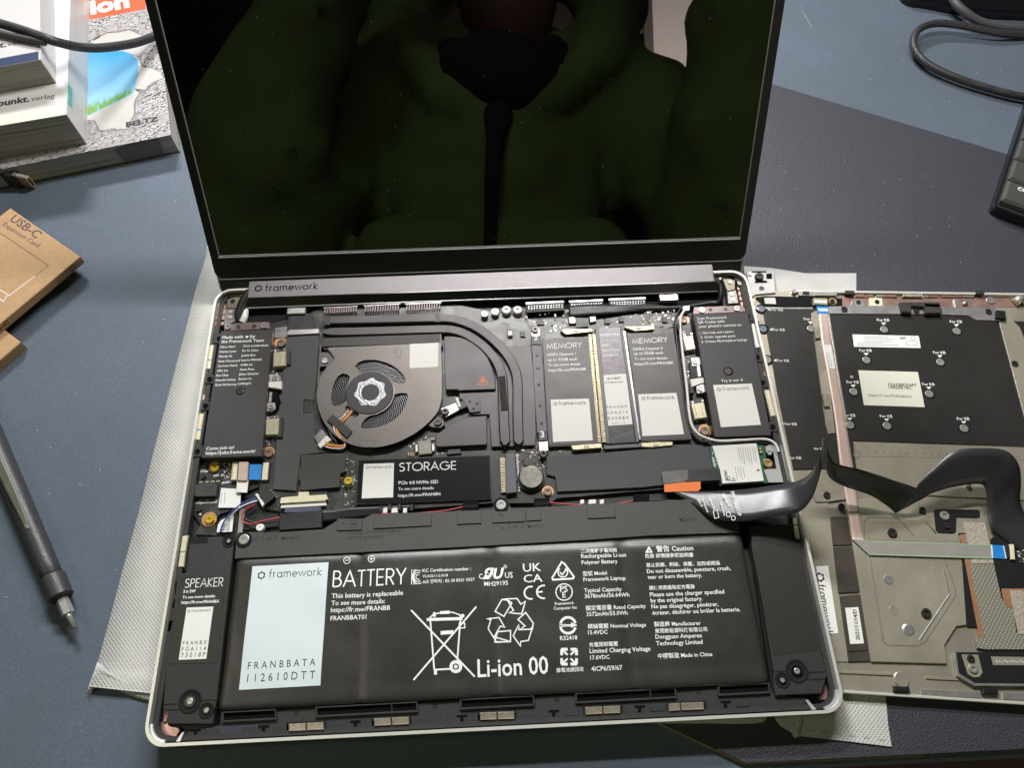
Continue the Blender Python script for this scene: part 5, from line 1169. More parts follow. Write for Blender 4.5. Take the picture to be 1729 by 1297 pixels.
for x0, x1 in ((374, 466), (532, 705), (776, 902), (971, 1142), (1212, 1300)):
    y0, y1 = lerp_edge(x0), lerp_edge(x1)
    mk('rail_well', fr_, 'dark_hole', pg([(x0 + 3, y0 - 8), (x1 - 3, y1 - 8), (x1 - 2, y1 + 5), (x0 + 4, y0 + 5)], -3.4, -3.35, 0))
    mk('well_rim', fr_, 'black_plastic', *[pg(q, -3.4, -2.2, .15) for q in ([(x0, y0 - 10), (x1, y1 - 10), (x1, y1 - 7.5), (x0, y0 - 7.5)], [(x0, y0 + 4.5), (x1, y1 + 4.5), (x1 + 1, y1 + 8), (x0 + 1, y0 + 8)], [(x0, y0 - 7.5), (x0 + 3, y0 - 7.5), (x0 + 4, y0 + 4.5), (x0, y0 + 4.5)], [(x1 - 3, y1 - 7.5), (x1, y1 - 7.5), (x1 + 1, y1 + 4.5), (x1 - 2, y1 + 4.5)])])
    if x1 - x0 > 150: xm = x1 - 45; ym = lerp_edge(xm); mk('well_rib', fr_, 'black_plastic', pg([(xm, ym - 8), (xm + 2, ym - 8), (xm + 3, ym + 5), (xm + 1, ym + 5)], -3.4, -2.4, .1))
for (xa, ya), (xb, yb) in (((487, 1223), (546, 1220)), ((631, 1214), (690, 1211)), ((810, 1204), (868, 1202)), ((988, 1195), (1047, 1192)), ((1129, 1189), (1188, 1186))):
    xm = xa + (xb - xa) * (.5 if xa < 1100 else .34); ym = ya + (yb - ya) * .5
    mk('magnet_tray', fr_, 'matte_black', pg([(xa - 4, ya - 3), (xb + 4, yb - 3), (xb + 5, yb + 15), (xa - 3, ya + 15)], -3.4, -2.9, .1))
    for p, q in (((xa, ya), (xm - 1, ym)), ((xm + 1, ym), (xb, yb))): mk('magnet', fr_, 'magnet', pg([p, q, (q[0] + .7, q[1] + 12), (p[0] + .7, p[1] + 12)], -3.2, -1.6, .25))
for x in (445, 600, 780, 935, 1080, 1225, 330, 390):
    y = lerp_edge(x) + 22
    mk('rail_slot', fr_, 'dark_hole', pg([(x - 9, y - 5), (x + 9, y - 6), (x + 9, y - 1), (x + 3, y - 1), (x + 3, y + 7), (x - 3, y + 7), (x - 3, y - 1), (x - 9, y - 1)], -3.4, -3.36, 0))
    mk('rail_pad', fr_, 'black_plastic', pg([(x + 18, y - 6), (x + 42, y - 7.2), (x + 42, y + 4), (x + 18, y + 5)], -3.4, -2.9, .1))
for x in (735, 500, 940, 1180): y = lerp_edge(x); mk('rail_dimple', fr_, 'dark_hole', stroke([P(a, b, -3.3) for a, b in arc(x, y - 1, 3.4, 3, 0, 360, 14)[:-1]], .25, -3.3, True))
mk('rail_plate', fr_, 'rail_blue' if 'rail_blue' in MT else 'chip', pg(wy(325, 268, 585, 250, 580, 290, 318, 315), -3.4, -3.0, .1))
# ================================================================ KEYBOARD COVER, lying upside down right of the laptop
kc = thing('keyboard_cover', 'detached metal keyboard cover lying upside down right of the laptop, trailing black ribbon', 'keyboard cover', (*P(1600, 850, -10), -10))
XL = 297.6
cb = [(XL, P(1300, 492, -8)[1]), P(1340, 491, -8), P(1729, 497, -8), P(1900, 500, -8), P(1960, 1208, -8), P(1729, 1190, -8), P(1425, 1170, -8), (XL + .8, P(1425, 1170, -8)[1])]
mk('cover_plate', kc, 'cover_metal', prism(cb, -10, -8, .3))
mk('cover_rim', kc, 'alu', pg([(1338, 489), (1729, 494.5), (1900, 497), (1900, 500), (1729, 498), (1338, 493)], -8, -6.2, .2)); mk('cover_rim', kc, 'alu', pg([(1424, 1166), (1729, 1186), (1900, 1198), (1900, 1204), (1729, 1191), (1425, 1171)], -10, -7.2, .2))
mk('corner_plate', kc, 'silver', pg(wz(650, 370, 700, 350, 1080, 340, 1110, 690, 800, 715, 740, 760), -8.5, -7.0, .2)); mk('hinge_stud', kc, 'chip', lat(wz(860, 420)[0], -5.0, [(2.6, -7), (2.6, -6), (2.2, -5), (.9, -5), (.8, -5.6), (.01, -5.6)], 20)); mk('plate_slot', kc, 'dark_hole', pg(wz(735, 350, 965, 348, 960, 372, 740, 372), -7, -6.95, 0), pg(wz(780, 505, 970, 500, 975, 530, 785, 535), -7, -6.95, 0), pg(wz(965, 390, 1050, 385, 1050, 470, 960, 470), -7, -6.9, 0))
mk('plate_pin', kc, 'rivet', cy(wz(705, 395)[0], 1.2, -7, -6.4, .2, 16)); mk('glint_pad', kc, 'chrome', cy(wz(890, 615)[0], 1.5, -7, -6.8, .1, 16))
# copper coloured trough with small parts along the back
mk('back_trough', kc, 'trough' if 'trough' in MT else 'floor_metal', pg([(1420, 499), (1800, 503), (1800, 520), (1420, 516)], -8, -7.9, 0))
for x0, w, m in ((232, 90, 0), (330, 60, 0), (420, 56, 1), (480, 120, 0), (840, 30, 1), (870, 100, 0), (985, 120, 0), (1110, 80, 0), (1195, 90, 1)):
    mk('trough_clip', kc, ('trough' if 'trough' in MT else 'floor_metal') if not m else 'silver', pg(ww(x0, 78, x0 + w, 80, x0 + w + 2, 112, x0 + 2, 110), -8, -7.0, .15))
mk('foam_strip', kc, 'sponge', pg(ww(655, 78, 832, 80, 832, 112, 652, 110), -8, -6.5, .2))
for q, m in ((ww(205, 140, 245, 130, 300, 140, 322, 200, 195, 200), 'silver'), (ww(355, 120, 470, 122, 476, 195, 360, 192), 'cream')): mk('solder_tab', kc, m, pg(q, -8, -7.2, .1))
for p in ((262, 155), (428, 152)): screw(ww(*p)[0], -6.6, 1.3, 'screw_dark', kc)
mk('trough_pad', kc, 'silver', cy(ww(1435, 138)[0], 2.4, -8, -7.4, .1, 18)); mk('spring_post', kc, 'rivet', tb([(*ww(1640, 165)[0], -7.4), (*ww(1710, 120)[0], -5.6)], 2.4, 12)); mk('trough_clip', kc, 'silver', pg(ww(1105, 130, 1150, 128, 1170, 200, 1125, 200), -8, -7, .1), tb([(*ww(1180, 180)[0], -7.4), (*ww(1225, 155)[0], -6.6)], .9, 8), st(ww(1248, 130, 1265, 205), .5, -7))
for x in (1435, 1655): mk('rim_hook', kc, 'black_plastic', pg([(x - 8, 490), (x + 8, 490.5), (x + 7, 497), (x - 7, 496)], -8, -5.6, .2))
# keyboard back sheet
ks = mk('keyboard_back', kc, 'keyboard_back', pg([(1286, 514), (1376, 517), (1420, 529), (1580, 531), (1640, 533), (1690, 541), (1800, 545), (1830, 757), (1440, 744), (1446, 790), (1340, 793), (1312, 660)], -8, -7.4, .1))
mk('sheet_edge', kc, 'silver', pg(wl(95, 282, 440, 284, 440, 294, 95, 292), -8, -7.2, .05))
mk('lower_plate', kc, 'cover_plate', pg([(1440, 746), (1830, 759), (1845, 850), (1475, 832), (1462, 800)], -8, -7.3, .1)); mk('plate_line', kc, 'silver', st(wl(690, 1190, 1200, 1200, 1726, 1212), .35, -7.25), st(wl(690, 1190, 700, 1130), .3, -7.25))
for x, y in [(1440 + i * 13.5, 757 + i * .45) for i in range(22)]: pass
mk('dot_row', kc, 'chip', *[cy((1440 + i * 13.2, 763 + i * .35), .28, -7.3, -7.27, 0, 8) for i in range(22)], stuff=True)
# screws marked for the keyboard
lab = 'For KB'
kpts = [(875, 418, 'd'), (1318, 428, 'd'), (768, 604, 'd'), (1217, 617, 'd'), (690, 797, 'd'), (1150, 810, 'd'), (668, 1000, 'd'), (893, 1005, 'd'), (1362, 1020, 'd'), (128, 292, 'r'), (140, 414, 'r'), (165, 602, 'r'), (430, 412, 'd')]
pr_ = None
for x, y, dr in kpts:
    p = wl(x, y)[0]; blue = x < 150
    rg_ = mk('screw_ring', ks, 'matte_black', lat(p, -7.2, [(3.0, -7.4), (2.95, -7.25), (2.6, -7.2), (.01, -7.22)], 24))
    screw(p, -6.9, 2.15, 'screw_blue' if blue and 'screw_blue' in MT else 'screw_olive' if 'screw_olive' in MT else 'screw_steel', ks, 'keyboard_screw', .3)
    if dr == 'd': mk('screw_mark', ks, 'ink_white', tx(lab, wl(x - 42, y - 50)[0], wl(x + 33, y - 49)[0], -7.33, .014), ft(wl(x - 18, y - 42, x + 12, y - 42, x - 3, y - 22), -7.33))
    else: mk('screw_mark', ks, 'ink_white', tx(lab, wl(x + 60, y + 13)[0], wl(x + 132, y + 15)[0], -7.33, .014), ft(wl(x + 36, y + 5, x + 55, y - 5, x + 55, y + 15), -7.33))
mk('screw_mark', ks, 'ink_white', tx(lab, wl(272, 1002)[0], wl(345, 1003)[0], -7.33, .014), ft(wl(250, 992, 262, 982, 262, 1002), -7.33), tx(lab, wl(298, 1208)[0], wl(372, 1210)[0], -7.33, .014), tx(lab, wl(450, 1152)[0], wl(510, 1153)[0], -7.33, .014))
mk('sheet_hole', ks, 'rivet', cy(wl(678, 707)[0], .9, -7.4, -7.36, 0, 14))
# part labels on the sheet (their square codes left blank)
lb = mk('part_label', ks, 'sticker', pg(wl(682, 449, 1085, 458, 1098, 532, 692, 524), -7.4, -7.3, 0)); mk('fine_print', ks, 'ink_grey', *[st(wl(x0, y, x1, y + 2), .38, -7.26) for x0, x1, y in ((750, 900, 464), (750, 935, 478), (755, 915, 491), (712, 870, 500), (712, 965, 513))], st(wl(1010, 490, 1075, 492, 1078, 515, 1012, 514), .25, -7.26, True), st(arc(*wl(1050, 473)[0], 3.6, 3.2, 0, 360, 14)[:-1], .3, -7.26, True), ft(wl(968, 465, 1005, 464, 1008, 478, 972, 480), -7.26))
mk('part_label', ks, 'sticker_cream', pg(wl(718, 668, 1080, 678, 1122, 892, 752, 880), -7.4, -7.3, 0)); mk('printed_text', ks, 'ink_black', tx('FRANBKENA7', wl(902, 763)[0], wl(1074, 766)[0], -7.26, .01), tx('14860B1BC', wl(905, 780)[0], wl(1046, 783)[0], -7.26, .01), tx('https://fr.mw/FRANBKEN', wl(782, 826)[0], wl(1044, 836)[0], -7.26, -.004))
# metal strips
mk('back_strip', kc, 'silver', pg(wl(520, 278, 960, 272, 985, 285, 1225, 285, 1230, 325, 545, 322), -7.4, -6.8, .1)); mk('back_strip', kc, 'silver', pg(wl(1222, 283, 1545, 285, 1590, 350, 1580, 364, 1432, 360, 1385, 332, 1222, 326), -7.4, -6.8, .1))
for q in ((972, 252, 1040, 250, 1042, 318, 985, 312), (1115, 258, 1220, 262, 1222, 320, 1128, 320), (1030, 250, 1215, 250, 1215, 288, 1030, 275)): mk('sponge_block', kc, 'sponge_black', pg(wl(*q), -7, -4.6, .4))
mk('sponge_block', kc, 'matte_black', pg(wl(1562, 300, 1615, 305, 1618, 355, 1560, 348), -7, -4.8, .3))
mk('strip_tab', kc, 'silver', pg(wl(1038, 280, 1115, 282, 1120, 322, 1036, 318), -7, -6.6, .1))
for p in ((635, 293), (1073, 303), (1512, 308)): screw(wl(*p)[0], -6.0, 1.8, 'screw_dark', kc)
mk('side_strip', kc, 'cover_plate', pg(wl(1575, 366, 1628, 332, 1702, 408, 1738, 500, 1860, 1000, 1760, 1060), -7.4, -6.9, .1)); screw(wl(1673, 625)[0], -6.2, 1.8, 'screw_dark', kc)
mk('left_strip', kc, 'cover_metal', pg(wl(432, 318, 470, 300, 485, 330, 580, 1050, 535, 1055, 520, 1000), -7.4, -6.9, .15))
for q in ((448, 402, 484, 402, 490, 470, 460, 474), (498, 808, 538, 812, 548, 888, 516, 890)): mk('sponge_block', kc, 'sponge', pg(wl(*q), -6.9, -5.4, .3))
# power board at the top left
pb_ = mk('power_board', kc, 'label_gloss', pg(wl(95, 222, 150, 215, 450, 222, 620, 230, 620, 275, 460, 275, 280, 280, 150, 268), -7.6, -6.6, .1)); mk('sticker', pb_, 'sticker', pg(wl(145, 226, 212, 226, 218, 264, 150, 262), -6.6, -6.5, 0)); mk('ribbon_socket', pb_, 'gold_pale', pg(wl(445, 226, 530, 228, 534, 268, 450, 266), -6.6, -5.2, .2)); mk('socket_bar', pb_, 'white_plastic', pg(wl(452, 240, 525, 242, 526, 258, 454, 256), -5.2, -5.0, .05))
mk('copper_pad', pb_, 'gold', lat(wl(563, 246)[0], -6.4, [(2.4, -6.6), (2.3, -6.4), (1.7, -6.4), (.01, -6.5)], 22)); screw(wl(563, 246)[0], -5.8, 1.4, 'screw_dark', pb_)
mk('board_edge', kc, 'silver', pg(wl(355, 190, 455, 192, 458, 215, 355, 212), -8, -6.4, .1), pg(wl(455, 190, 585, 190, 590, 212, 460, 212), -8, -6.0, .15)); screw(wl(330, 185)[0], -5.8, 1.3, 'steel', kc); mk('edge_block', kc, 'chip', *[pg(wl(x, 185, x + 40, 187, x + 40, 205, x, 203), -8, -5.9, .1) for x in (380, 640)])
# flat pink cable down the sheet, then across to the touchpad
fl = mk('flat_cable', kc, 'ffc_pink', band([(wl(475, 318)[0] + (-6.4,), wl(536, 322)[0] + (-6.4,)), (wl(490, 480)[0] + (-6.6,), wl(556, 480)[0] + (-6.6,)), (wl(530, 700)[0] + (-6.6,), wl(594, 690)[0] + (-6.6,)), (wl(575, 980)[0] + (-6.6,), wl(640, 975)[0] + (-6.6,)), (wl(608, 1260)[0] + (-6.4,), wl(690, 1275)[0] + (-6.4,)), (wm(425, 300)[0] + (-6.5,), wm(468, 300)[0] + (-6.5,)), (wm(440, 400)[0] + (-6.5,), wm(488, 402)[0] + (-6.5,))], .15, 6))
mk('cable_margin', kc, 'ffc_grey', band([(wl(530, 318)[0] + (-6.3,), wl(542, 320)[0] + (-6.3,)), (wl(590, 690)[0] + (-6.5,), wl(602, 692)[0] + (-6.5,)), (wl(640, 975)[0] + (-6.5,), wl(652, 980)[0] + (-6.5,))], .14, 6))
mk('flat_cable_end', fl, 'ffc_blue', pg(wl(460, 266, 530, 268, 538, 324, 470, 320), -6.4, -6.2, 0)); mk('sticker', fl, 'sticker', pg(wl(474, 290, 532, 292, 534, 308, 476, 306), -6.2, -6.1, 0), pg(wl(510, 512, 552, 514, 578, 660, 540, 656), -6.45, -6.35, 0)); mk('fine_print', fl, 'ink_grey', st(wl(525, 560, 545, 650), .3, -6.3), st(wl(538, 558, 558, 648), .3, -6.3))
f2 = mk('flat_cable', kc, 'ffc_grey', pg(wm(440, 398, 520, 405, 990, 420, 995, 474, 505, 458), -6.4, -6.2, .05)); mk('flat_cable_end', f2, 'ffc_blue', pg(wx(632, 363, 716, 366, 722, 447, 638, 443), -6.2, -6.05, 0)); mk('cable_line', f2, 'white_plastic', st(wx(628, 362, 634, 442), .8, -6.1), st(wx(700, 368, 716, 445), .5, -6.0)); mk('cable_trace', f2, 'trace_green' if 'trace_green' in MT else 'teal', st(wm(520, 407, 985, 421), .45, -6.15), st(wm(506, 457, 985, 472), .6, -6.15))
# touchpad side
mk('support_strip', kc, 'cover_metal', pg(wm(270, 200, 350, 195, 412, 205, 418, 240, 350, 250, 300, 252), -8, -7.0, .15)); mk('side_band', kc, 'band_brown' if 'band_brown' in MT else 'cover_metal', *[pg(wm(*q), -8, -7.3, .15) for q in ((355, 310, 420, 308, 440, 420, 365, 422), (365, 430, 440, 426, 470, 605, 385, 610), (392, 622, 470, 614, 505, 835, 420, 840), (420, 845, 505, 838, 512, 878, 425, 880))])
mk('inner_strip', kc, 'cover_plate', pg(wm(240, 262, 345, 250, 375, 530, 425, 880, 372, 880, 300, 520), -8, -7.6, .05))
bs = mk('maker_label', kc, 'sticker', pg(wm(298, 505, 345, 502, 385, 768, 342, 770), -7.6, -7.5, 0))
a_, b_ = wm(318, 560)[0], wm(352, 775)[0]; mk('brand_mark', kc, 'ink_black', gearm(P(*wm(313, 547)[0], -7.4), 2.0, -7.4, .5), capm('framework', P(*wm(305, 575)[0], -7.4), P(*wm(338, 775)[0], -7.4), -7.4, .1))
mk('date_label', kc, 'sticker', pg(wm(412, 668, 464, 665, 486, 808, 432, 810), -7.3, -7.2, 0)); mk('printed_text', kc, 'ink_black', tx('2021/11/14/D', wm(470, 795)[0], wm(456, 675)[0], -7.15, .02))
tp = mk('touchpad_plate', kc, 'cover_plate', pg(wm(425, 250, 500, 238, 700, 250, 705, 300, 770, 378, 865, 385, 890, 735, 850, 740, 803, 815, 812, 888, 515, 880, 440, 405), -8, -7.0, .2))
mk('plate_rib', tp, 'cover_plate', *[stroke([P(x, y, -6.9) for x, y in wm(*q)], .7, -6.9, c) for q, c in (((510, 330, 640, 330, 690, 385, 680, 400, 500, 395, 500, 345), True),)])
mk('plate_groove', tp, 'silver', *[pg(wm(*q), -7, -6.75, .1) for q in ((505, 462, 511, 462, 565, 792, 560, 795), (797, 515, 803, 515, 825, 608, 818, 612), (825, 608, 829, 612, 708, 797, 702, 793))])
mk('groove_line', tp, 'groove_dark' if 'groove_dark' in MT else 'chip', stroke([P(x, y, -6.95) for x, y in wm(505, 460, 560, 800, 580, 815, 700, 818, 730, 800, 848, 620, 845, 590, 800, 470)], .25, -6.95), stroke([P(x, y, -6.95) for x, y in wm(488, 395, 486, 330, 505, 312, 620, 315, 690, 395)], .25, -6.95))
for p in ((583, 556), (662, 754)): mk('plate_boss', tp, 'silver', lat(wm(*p)[0], -6.6, [(2.3 + (p[0] > 600) * .5, -7), (2.0, -6.65), (.01, -6.6)], 24))
mk('plate_disc', tp, 'cover_metal', cy(wm(602, 676)[0], 2.0, -7, -6.9, .05)); mk('etched_code', tp, 'ink_grey', *[cy(wm(745 + c * 7 + r * 1.9, 492 + r * 14.5 + dy)[0], .22, -7, -6.96, 0, 6) for r in range(11) for c in range(3) for dy in (0, 5) if (r * 7 + c * 3 + dy) % 4], *[cy(wm(718 + c * 6 + r * 3, 545 + r * 12 + dy)[0], .22, -7, -6.96, 0, 6) for r in range(3) for c in range(3) for dy in (0, 5) if (r + c + dy) % 3], stuff=True)
for p in ((342, 222), (400, 268), (599, 371), (733, 688), (718, 282)): screw(wm(*p)[0], -6.0, 2.3 if p[0] in (599, 733) else 1.7, 'screw_dark', kc)
mk('foot_mount', kc, 'cover_plate', pg(wx(188, 178, 280, 168, 560, 140, 590, 210, 600, 290, 430, 290, 420, 335, 330, 335, 300, 295), -7.6, -6.9, .15)); bk_ = mk('black_pad', kc, 'matte_black', pg(wx(278, 150, 300, 142, 545, 148, 558, 158, 558, 190, 545, 195, 415, 192, 412, 280, 395, 290, 305, 286, 290, 270), -6.9, -6.4, .15)); screw(wx(345, 182)[0], -5.8, 2.3, 'screw_olive' if 'screw_olive' in MT else 'screw_steel', kc); screw(wx(357, 243)[0], -5.8, 1.6, 'screw_dark', kc)
mk('touchpad', kc, 'matte_black', pg(wx(405, 460, 640, 445, 1000, 440, 1100, 1010, 580, 1000, 545, 862, 482, 860), -8, -7.2, .1)); mk('touchpad_edge', kc, 'kraft_copper', pg(wx(438, 300, 460, 296, 583, 922, 555, 925), -7.2, -6.6, .1))
wv_ = mk('touchpad_foil', kc, 'weave', pg(wx(462, 296, 610, 340, 640, 470, 690, 690, 760, 750, 780, 900, 1000, 910, 1000, 1000, 590, 998, 540, 990, 525, 935, 575, 920, 505, 560), -7.2, -6.7, .05))
mk('fabric_tape', kc, 'fabric_tape', pg(wx(457, 222, 590, 228, 642, 475, 512, 477), -6.7, -6.5, .05)); mk('fabric_tape', kc, 'fabric_tape', pg(wx(738, 638, 900, 640, 940, 905, 790, 905), -6.6, -6.4, .05))
mk('touch_board', kc, 'matte_black', pg(wx(620, 330, 650, 303, 700, 305, 850, 400, 1000, 420, 1000, 640, 850, 640, 830, 628, 690, 625, 690, 655, 640, 465), -6.7, -6.45, .1)); mk('copper_patch', kc, 'kraft_copper', pg(wx(688, 628, 900, 628, 960, 700, 760, 748, 722, 735, 698, 690), -6.65, -6.5, .05))
cz = mk('ribbon_socket', kc, 'cream', pg(wx(738, 358, 765, 360, 772, 452, 746, 450), -6.4, -5.2, .15)); mk('socket_bar', cz, 'chip', pg(wx(708, 362, 738, 366, 746, 445, 722, 442), -6.4, -5.6, .1)); scatter('board_parts', kc, wx(780, 390, 830, 385, 830, 470, 795, 470), 14, -6.4, ('ink_white', 'solder'), .3, .7, .3)
ct_ = mk('click_bar', kc, 'matte_black', pg(wx(410, 1015, 1000, 1015, 1000, 1215, 530, 1212, 440, 1150), -7.4, -6.6, .2)); mk('bar_rim', kc, 'silver', pg(wx(400, 1018, 414, 1018, 432, 1145, 530, 1205, 1000, 1210, 1000, 1222, 525, 1222, 418, 1160), -7.6, -6.3, .15)); mk('bar_tongue', kc, 'cover_plate', pg(wx(446, 1030, 548, 1032, 575, 1140, 555, 1168, 520, 1170, 485, 1150), -6.6, -6.3, .15))
screw(wx(505, 1055)[0], -5.6, 1.7, 'screw_dark', kc); screw(wx(519, 1115)[0], -5.6, 2.0, 'screw_olive' if 'screw_olive' in MT else 'screw_steel', kc)
mk('bar_label', kc, 'cover_plate', pg(wx(624, 1042, 1000, 1048, 1000, 1095, 638, 1095), -6.6, -6.5, .05)); mk('bar_marks', kc, 'ink_white', *[st(wx(655 + i * 16, 1062 + (i % 3) * 5, 664 + i * 16, 1080 - (i % 2) * 6), .3, -6.45) for i in range(11)])
mk('front_lip', kc, 'cover_metal', *[pg(wm(*q), -8, -7.5, .1) for q in ((390, 915, 595, 925, 600, 935, 390, 925), (728, 938, 900, 946, 905, 956, 730, 948))]); mk('front_window', kc, 'silver', pg(wm(708, 988, 945, 998, 948, 1022, 712, 1010), -8, -7.6, .1), pg(wm(1030, 1000, 1120, 1004, 1120, 1030, 1032, 1026), -8, -7.6, .1))
for x in (637, 985): mk('rubber_bumper', kc, 'rubber', pg(wm(x - 32, 975 + (x - 637) * .025, x + 30, 978 + (x - 637) * .025, x + 32, 1000 + (x - 637) * .025, x - 30, 998 + (x - 637) * .025), -8, -6.0, .5)); mk('bumper_mount', kc, 'cover_metal', cy(wm(x - 2, 950)[0], 3.4, -8, -7.4, .3))
# the long black ribbon from the board to the cover
o_ = win(900, 730, 3.325)
rb = mk('ribbon_cable', kc, 'ribbon_black', band([((1138, 832, -2.4), (1184, 830, -2.2)), ((1168, 851, -1), (1222, 829, .2)), ((1206, 876, 1.5), (1262, 826, 2.4)), ((1252, 881, 4), (1298, 821, 5)), ((1300, 873, 7), (1330, 816, 8)), ((1346, 866, 11), (1350, 811, 13)), ((1368, 846, 17), (1366, 801, 20)), ((1380, 818, 23), (1378, 786, 26)), ((1388, 786, 25.5), (1386, 765, 30)), ((1392, 756, 24), (1390, 738, 30))], .18, 10))
mk('ribbon_cable', kc, 'ribbon_black', band([((1392, 741, 24), (1391, 745, 18)), ((1399, 765, 20), (1394, 780, 12)), ((1413, 783, 16), (1399, 804, 6)), ((1456, 794, 12), (1422, 820, 2)), ((1508, 811, 8), (1468, 836, -1)), ((1552, 826, 4), (1494, 852, -3)), ((1566, 838, 1), (1512, 867, -5))], .18, 8))
mk('ribbon_cable', kc, 'ribbon_black', band([((1513, 867, -4.4), (1562, 838, 1.5)), ((1540, 848, -1), (1548, 822, 3)), ((1589, 828, 1), (1576, 792, 6)), ((1632, 819, 2), (1612, 762, 9)), ((1655, 818, 1.5), (1660, 757, 10)), ((1664, 826, .5), (1700, 762, 8)), ((1666, 846, -2), (1720, 785, 5)), ((1668, 866, -4), (1724, 815, 0)), ((1672, 890, -5.4), (1723, 850, -3.6)), ((1684, 902, -5.8), (1740, 880, -5.4)), ((1724, 932, -5.9), (1780, 910, -5.7))], .18, 8))
mk('ribbon_hole', kc, 'rivet', cy((1637, 819), 1.2, -6.9, -5.6, .3, 14))
mk('pull_tab', kc, 'orange_tab', pg(wg(735, 278, 940, 272, 942, 318, 925, 332, 738, 336), -2.4, -2.2, .03)); mk('tab_film', kc, 'film_grey', pg(wg(724, 222, 868, 210, 872, 262, 845, 278, 732, 292), -2.1, -1.95, .03)); mk('tab_film', kc, 'ribbon_black', pg(wg(868, 210, 1048, 205, 1058, 268, 850, 280), -2.2, -2.0, .03))
mk('printed_text', kc, 'ink_white', *[tx(s, wg(a, b)[0], wg(c, d)[0], h, .02) for s, a, b, c, d, h in (('VENDOR:', 985, 368, 1014, 440, 1.6), ('UL industries', 945, 372, 978, 452, 1.2), ('2021-25-07', 1062, 345, 1098, 420, 2.9), ('Made in China', 1048, 385, 1072, 470, 3.2), ('FPC-FAB51P', 1108, 335, 1152, 472, 4.2), ('94V-0', 918, 378, 945, 420, .9))], st([wg(x, y)[0] for x, y in arc(1097, 462, 12, 14, 0, 360, 12)[:-1]], .3, 4.2, True), st([wg(x, y)[0] for x, y in arc(1125, 482, 11, 13, 0, 360, 12)[:-1]], .3, 4.5, True), st(wg(1012, 445, 1035, 437, 1044, 478, 1020, 485), .3, 2.9, True))

# ================================================================ DESK, MAT, SLEEVES
mk('desk', None, 'desk', prism([(-900, -19.8), (1100, -21.5), (1100, 900), (-900, 900)], -40, -13, 1.5), kind='structure')
sc_ = mk('scratch', bpy.data.objects['desk'], 'ink_grey', st([(1354, 16), (1362, 30), (1370, 44)], .35, -12.96))
mk('dust_specks', bpy.data.objects['desk'], 'dust', *[box(x, y, -13, x + .35, y + .3, -12.85, 0) for x, y in [(random.uniform(-110, 0), random.uniform(20, 330)) for _ in range(26)] + [(random.uniform(330, 520), random.uniform(330, 480)) for _ in range(26)]], stuff=True)
mk('floor', None, 'floor_wood', ([(-3000, -2100, -760), (3000, -2100, -760), (3000, 1500, -760), (-3000, 1500, -760)], [(0, 1, 2, 3)], [False]), kind='structure')
mt = thing('desk_mat', 'black leather grained desk mat lying slanted on the blue grey desk', 'desk mat', (400, 150, -13))
mk('mat_sheet', mt, 'leather', prism([(150, 34), (253, -17.6), (900, -18.2), (900, 109), (332.6, 395.6)], -13, -11.0, .4))
mk('dust_specks', mt, 'dust', *[box(x, y, -11, x + .3, y + .3, -10.9, 0) for x, y in [(random.uniform(310, 440), random.uniform(235, 320)) for _ in range(22)]], stuff=True)
mk('mat_edge', mt, 'stitch', *[([(a[0], a[1], -13 + d), (b[0], b[1], -13 + d), (b[0] + .2, b[1] + .45, -10.95), (a[0] + .2, a[1] + .45, -10.95)], [(0, 1, 2, 3)], [False]) for a, b, d in (((149.8, 33.7), (252.6, -17.9), .1), ((252.6, -17.9), (330, -18.4), .1))])


def sheet(name, label, L, R, group=None):
    t = mk(name, None, 'spunbond', band3(L, R, .7, 6), label=label, cat='fabric sleeve', group='fabric sleeves under the parts'); return t


Lp = [(350, 416, -11.6), (346, 440, -12.2), (331, 488, -12.3), (318, 540, -12.0), (292, 640, -12.4), (262, 755, -12.0), (236, 860, -12.4), (208, 962, -12.0), (182, 1060, -12.2), (166, 1118, -11.8), (158, 1140, -10.6), (152, 1160, -10.2)]
Rm = [(30, 262), (30, 240), (30, 215), (30, 195), (30, 160), (30, 125), (30, 95), (30, 68), (30, 45), (30, 28), (30, 22), (30, 17)]
sheet('fabric_sleeve', 'white embossed fabric sleeve spread under the left side of the laptop', [P3(*p) for p in Lp], [(x, y, -12.0 if j < 9 else -11.4) for j, (x, y) in enumerate(Rm)])
sl_ = bpy.data.objects['fabric_sleeve']
mk('sleeve_fold', sl_, 'spunbond', band([((165, 1118, -10.6), (146, 1170, -10.2)), ((172, 1124, -10.0), (160, 1163, -11.4)), ((184, 1136, -9.8), (177, 1154, -12)), ((205, 1148, -10.2), (200, 1166, -12.2)), ((232, 1158, -10.8), (228, 1178, -12.2)), ((262, 1164, -11), (258, 1186, -12.4))], .6, 5))
r2 = thing('fabric_sleeve', 'white embossed fabric sleeve under the upturned keyboard cover, sticking out front and back', 'fabric sleeve', (*P(1420, 1220, -11), -11), 'fabric sleeves under the parts')
mk('sleeve_sheet', r2, 'spunbond', pg([(1256, 449), (1300, 452), (1360, 461), (1446, 461), (1446, 520), (1495, 1165), (1500, 1225), (1506, 1262), (1440, 1254), (1346, 1243), (1344, 1190), (1330, 1000)], -10.98, -10.35, .1))
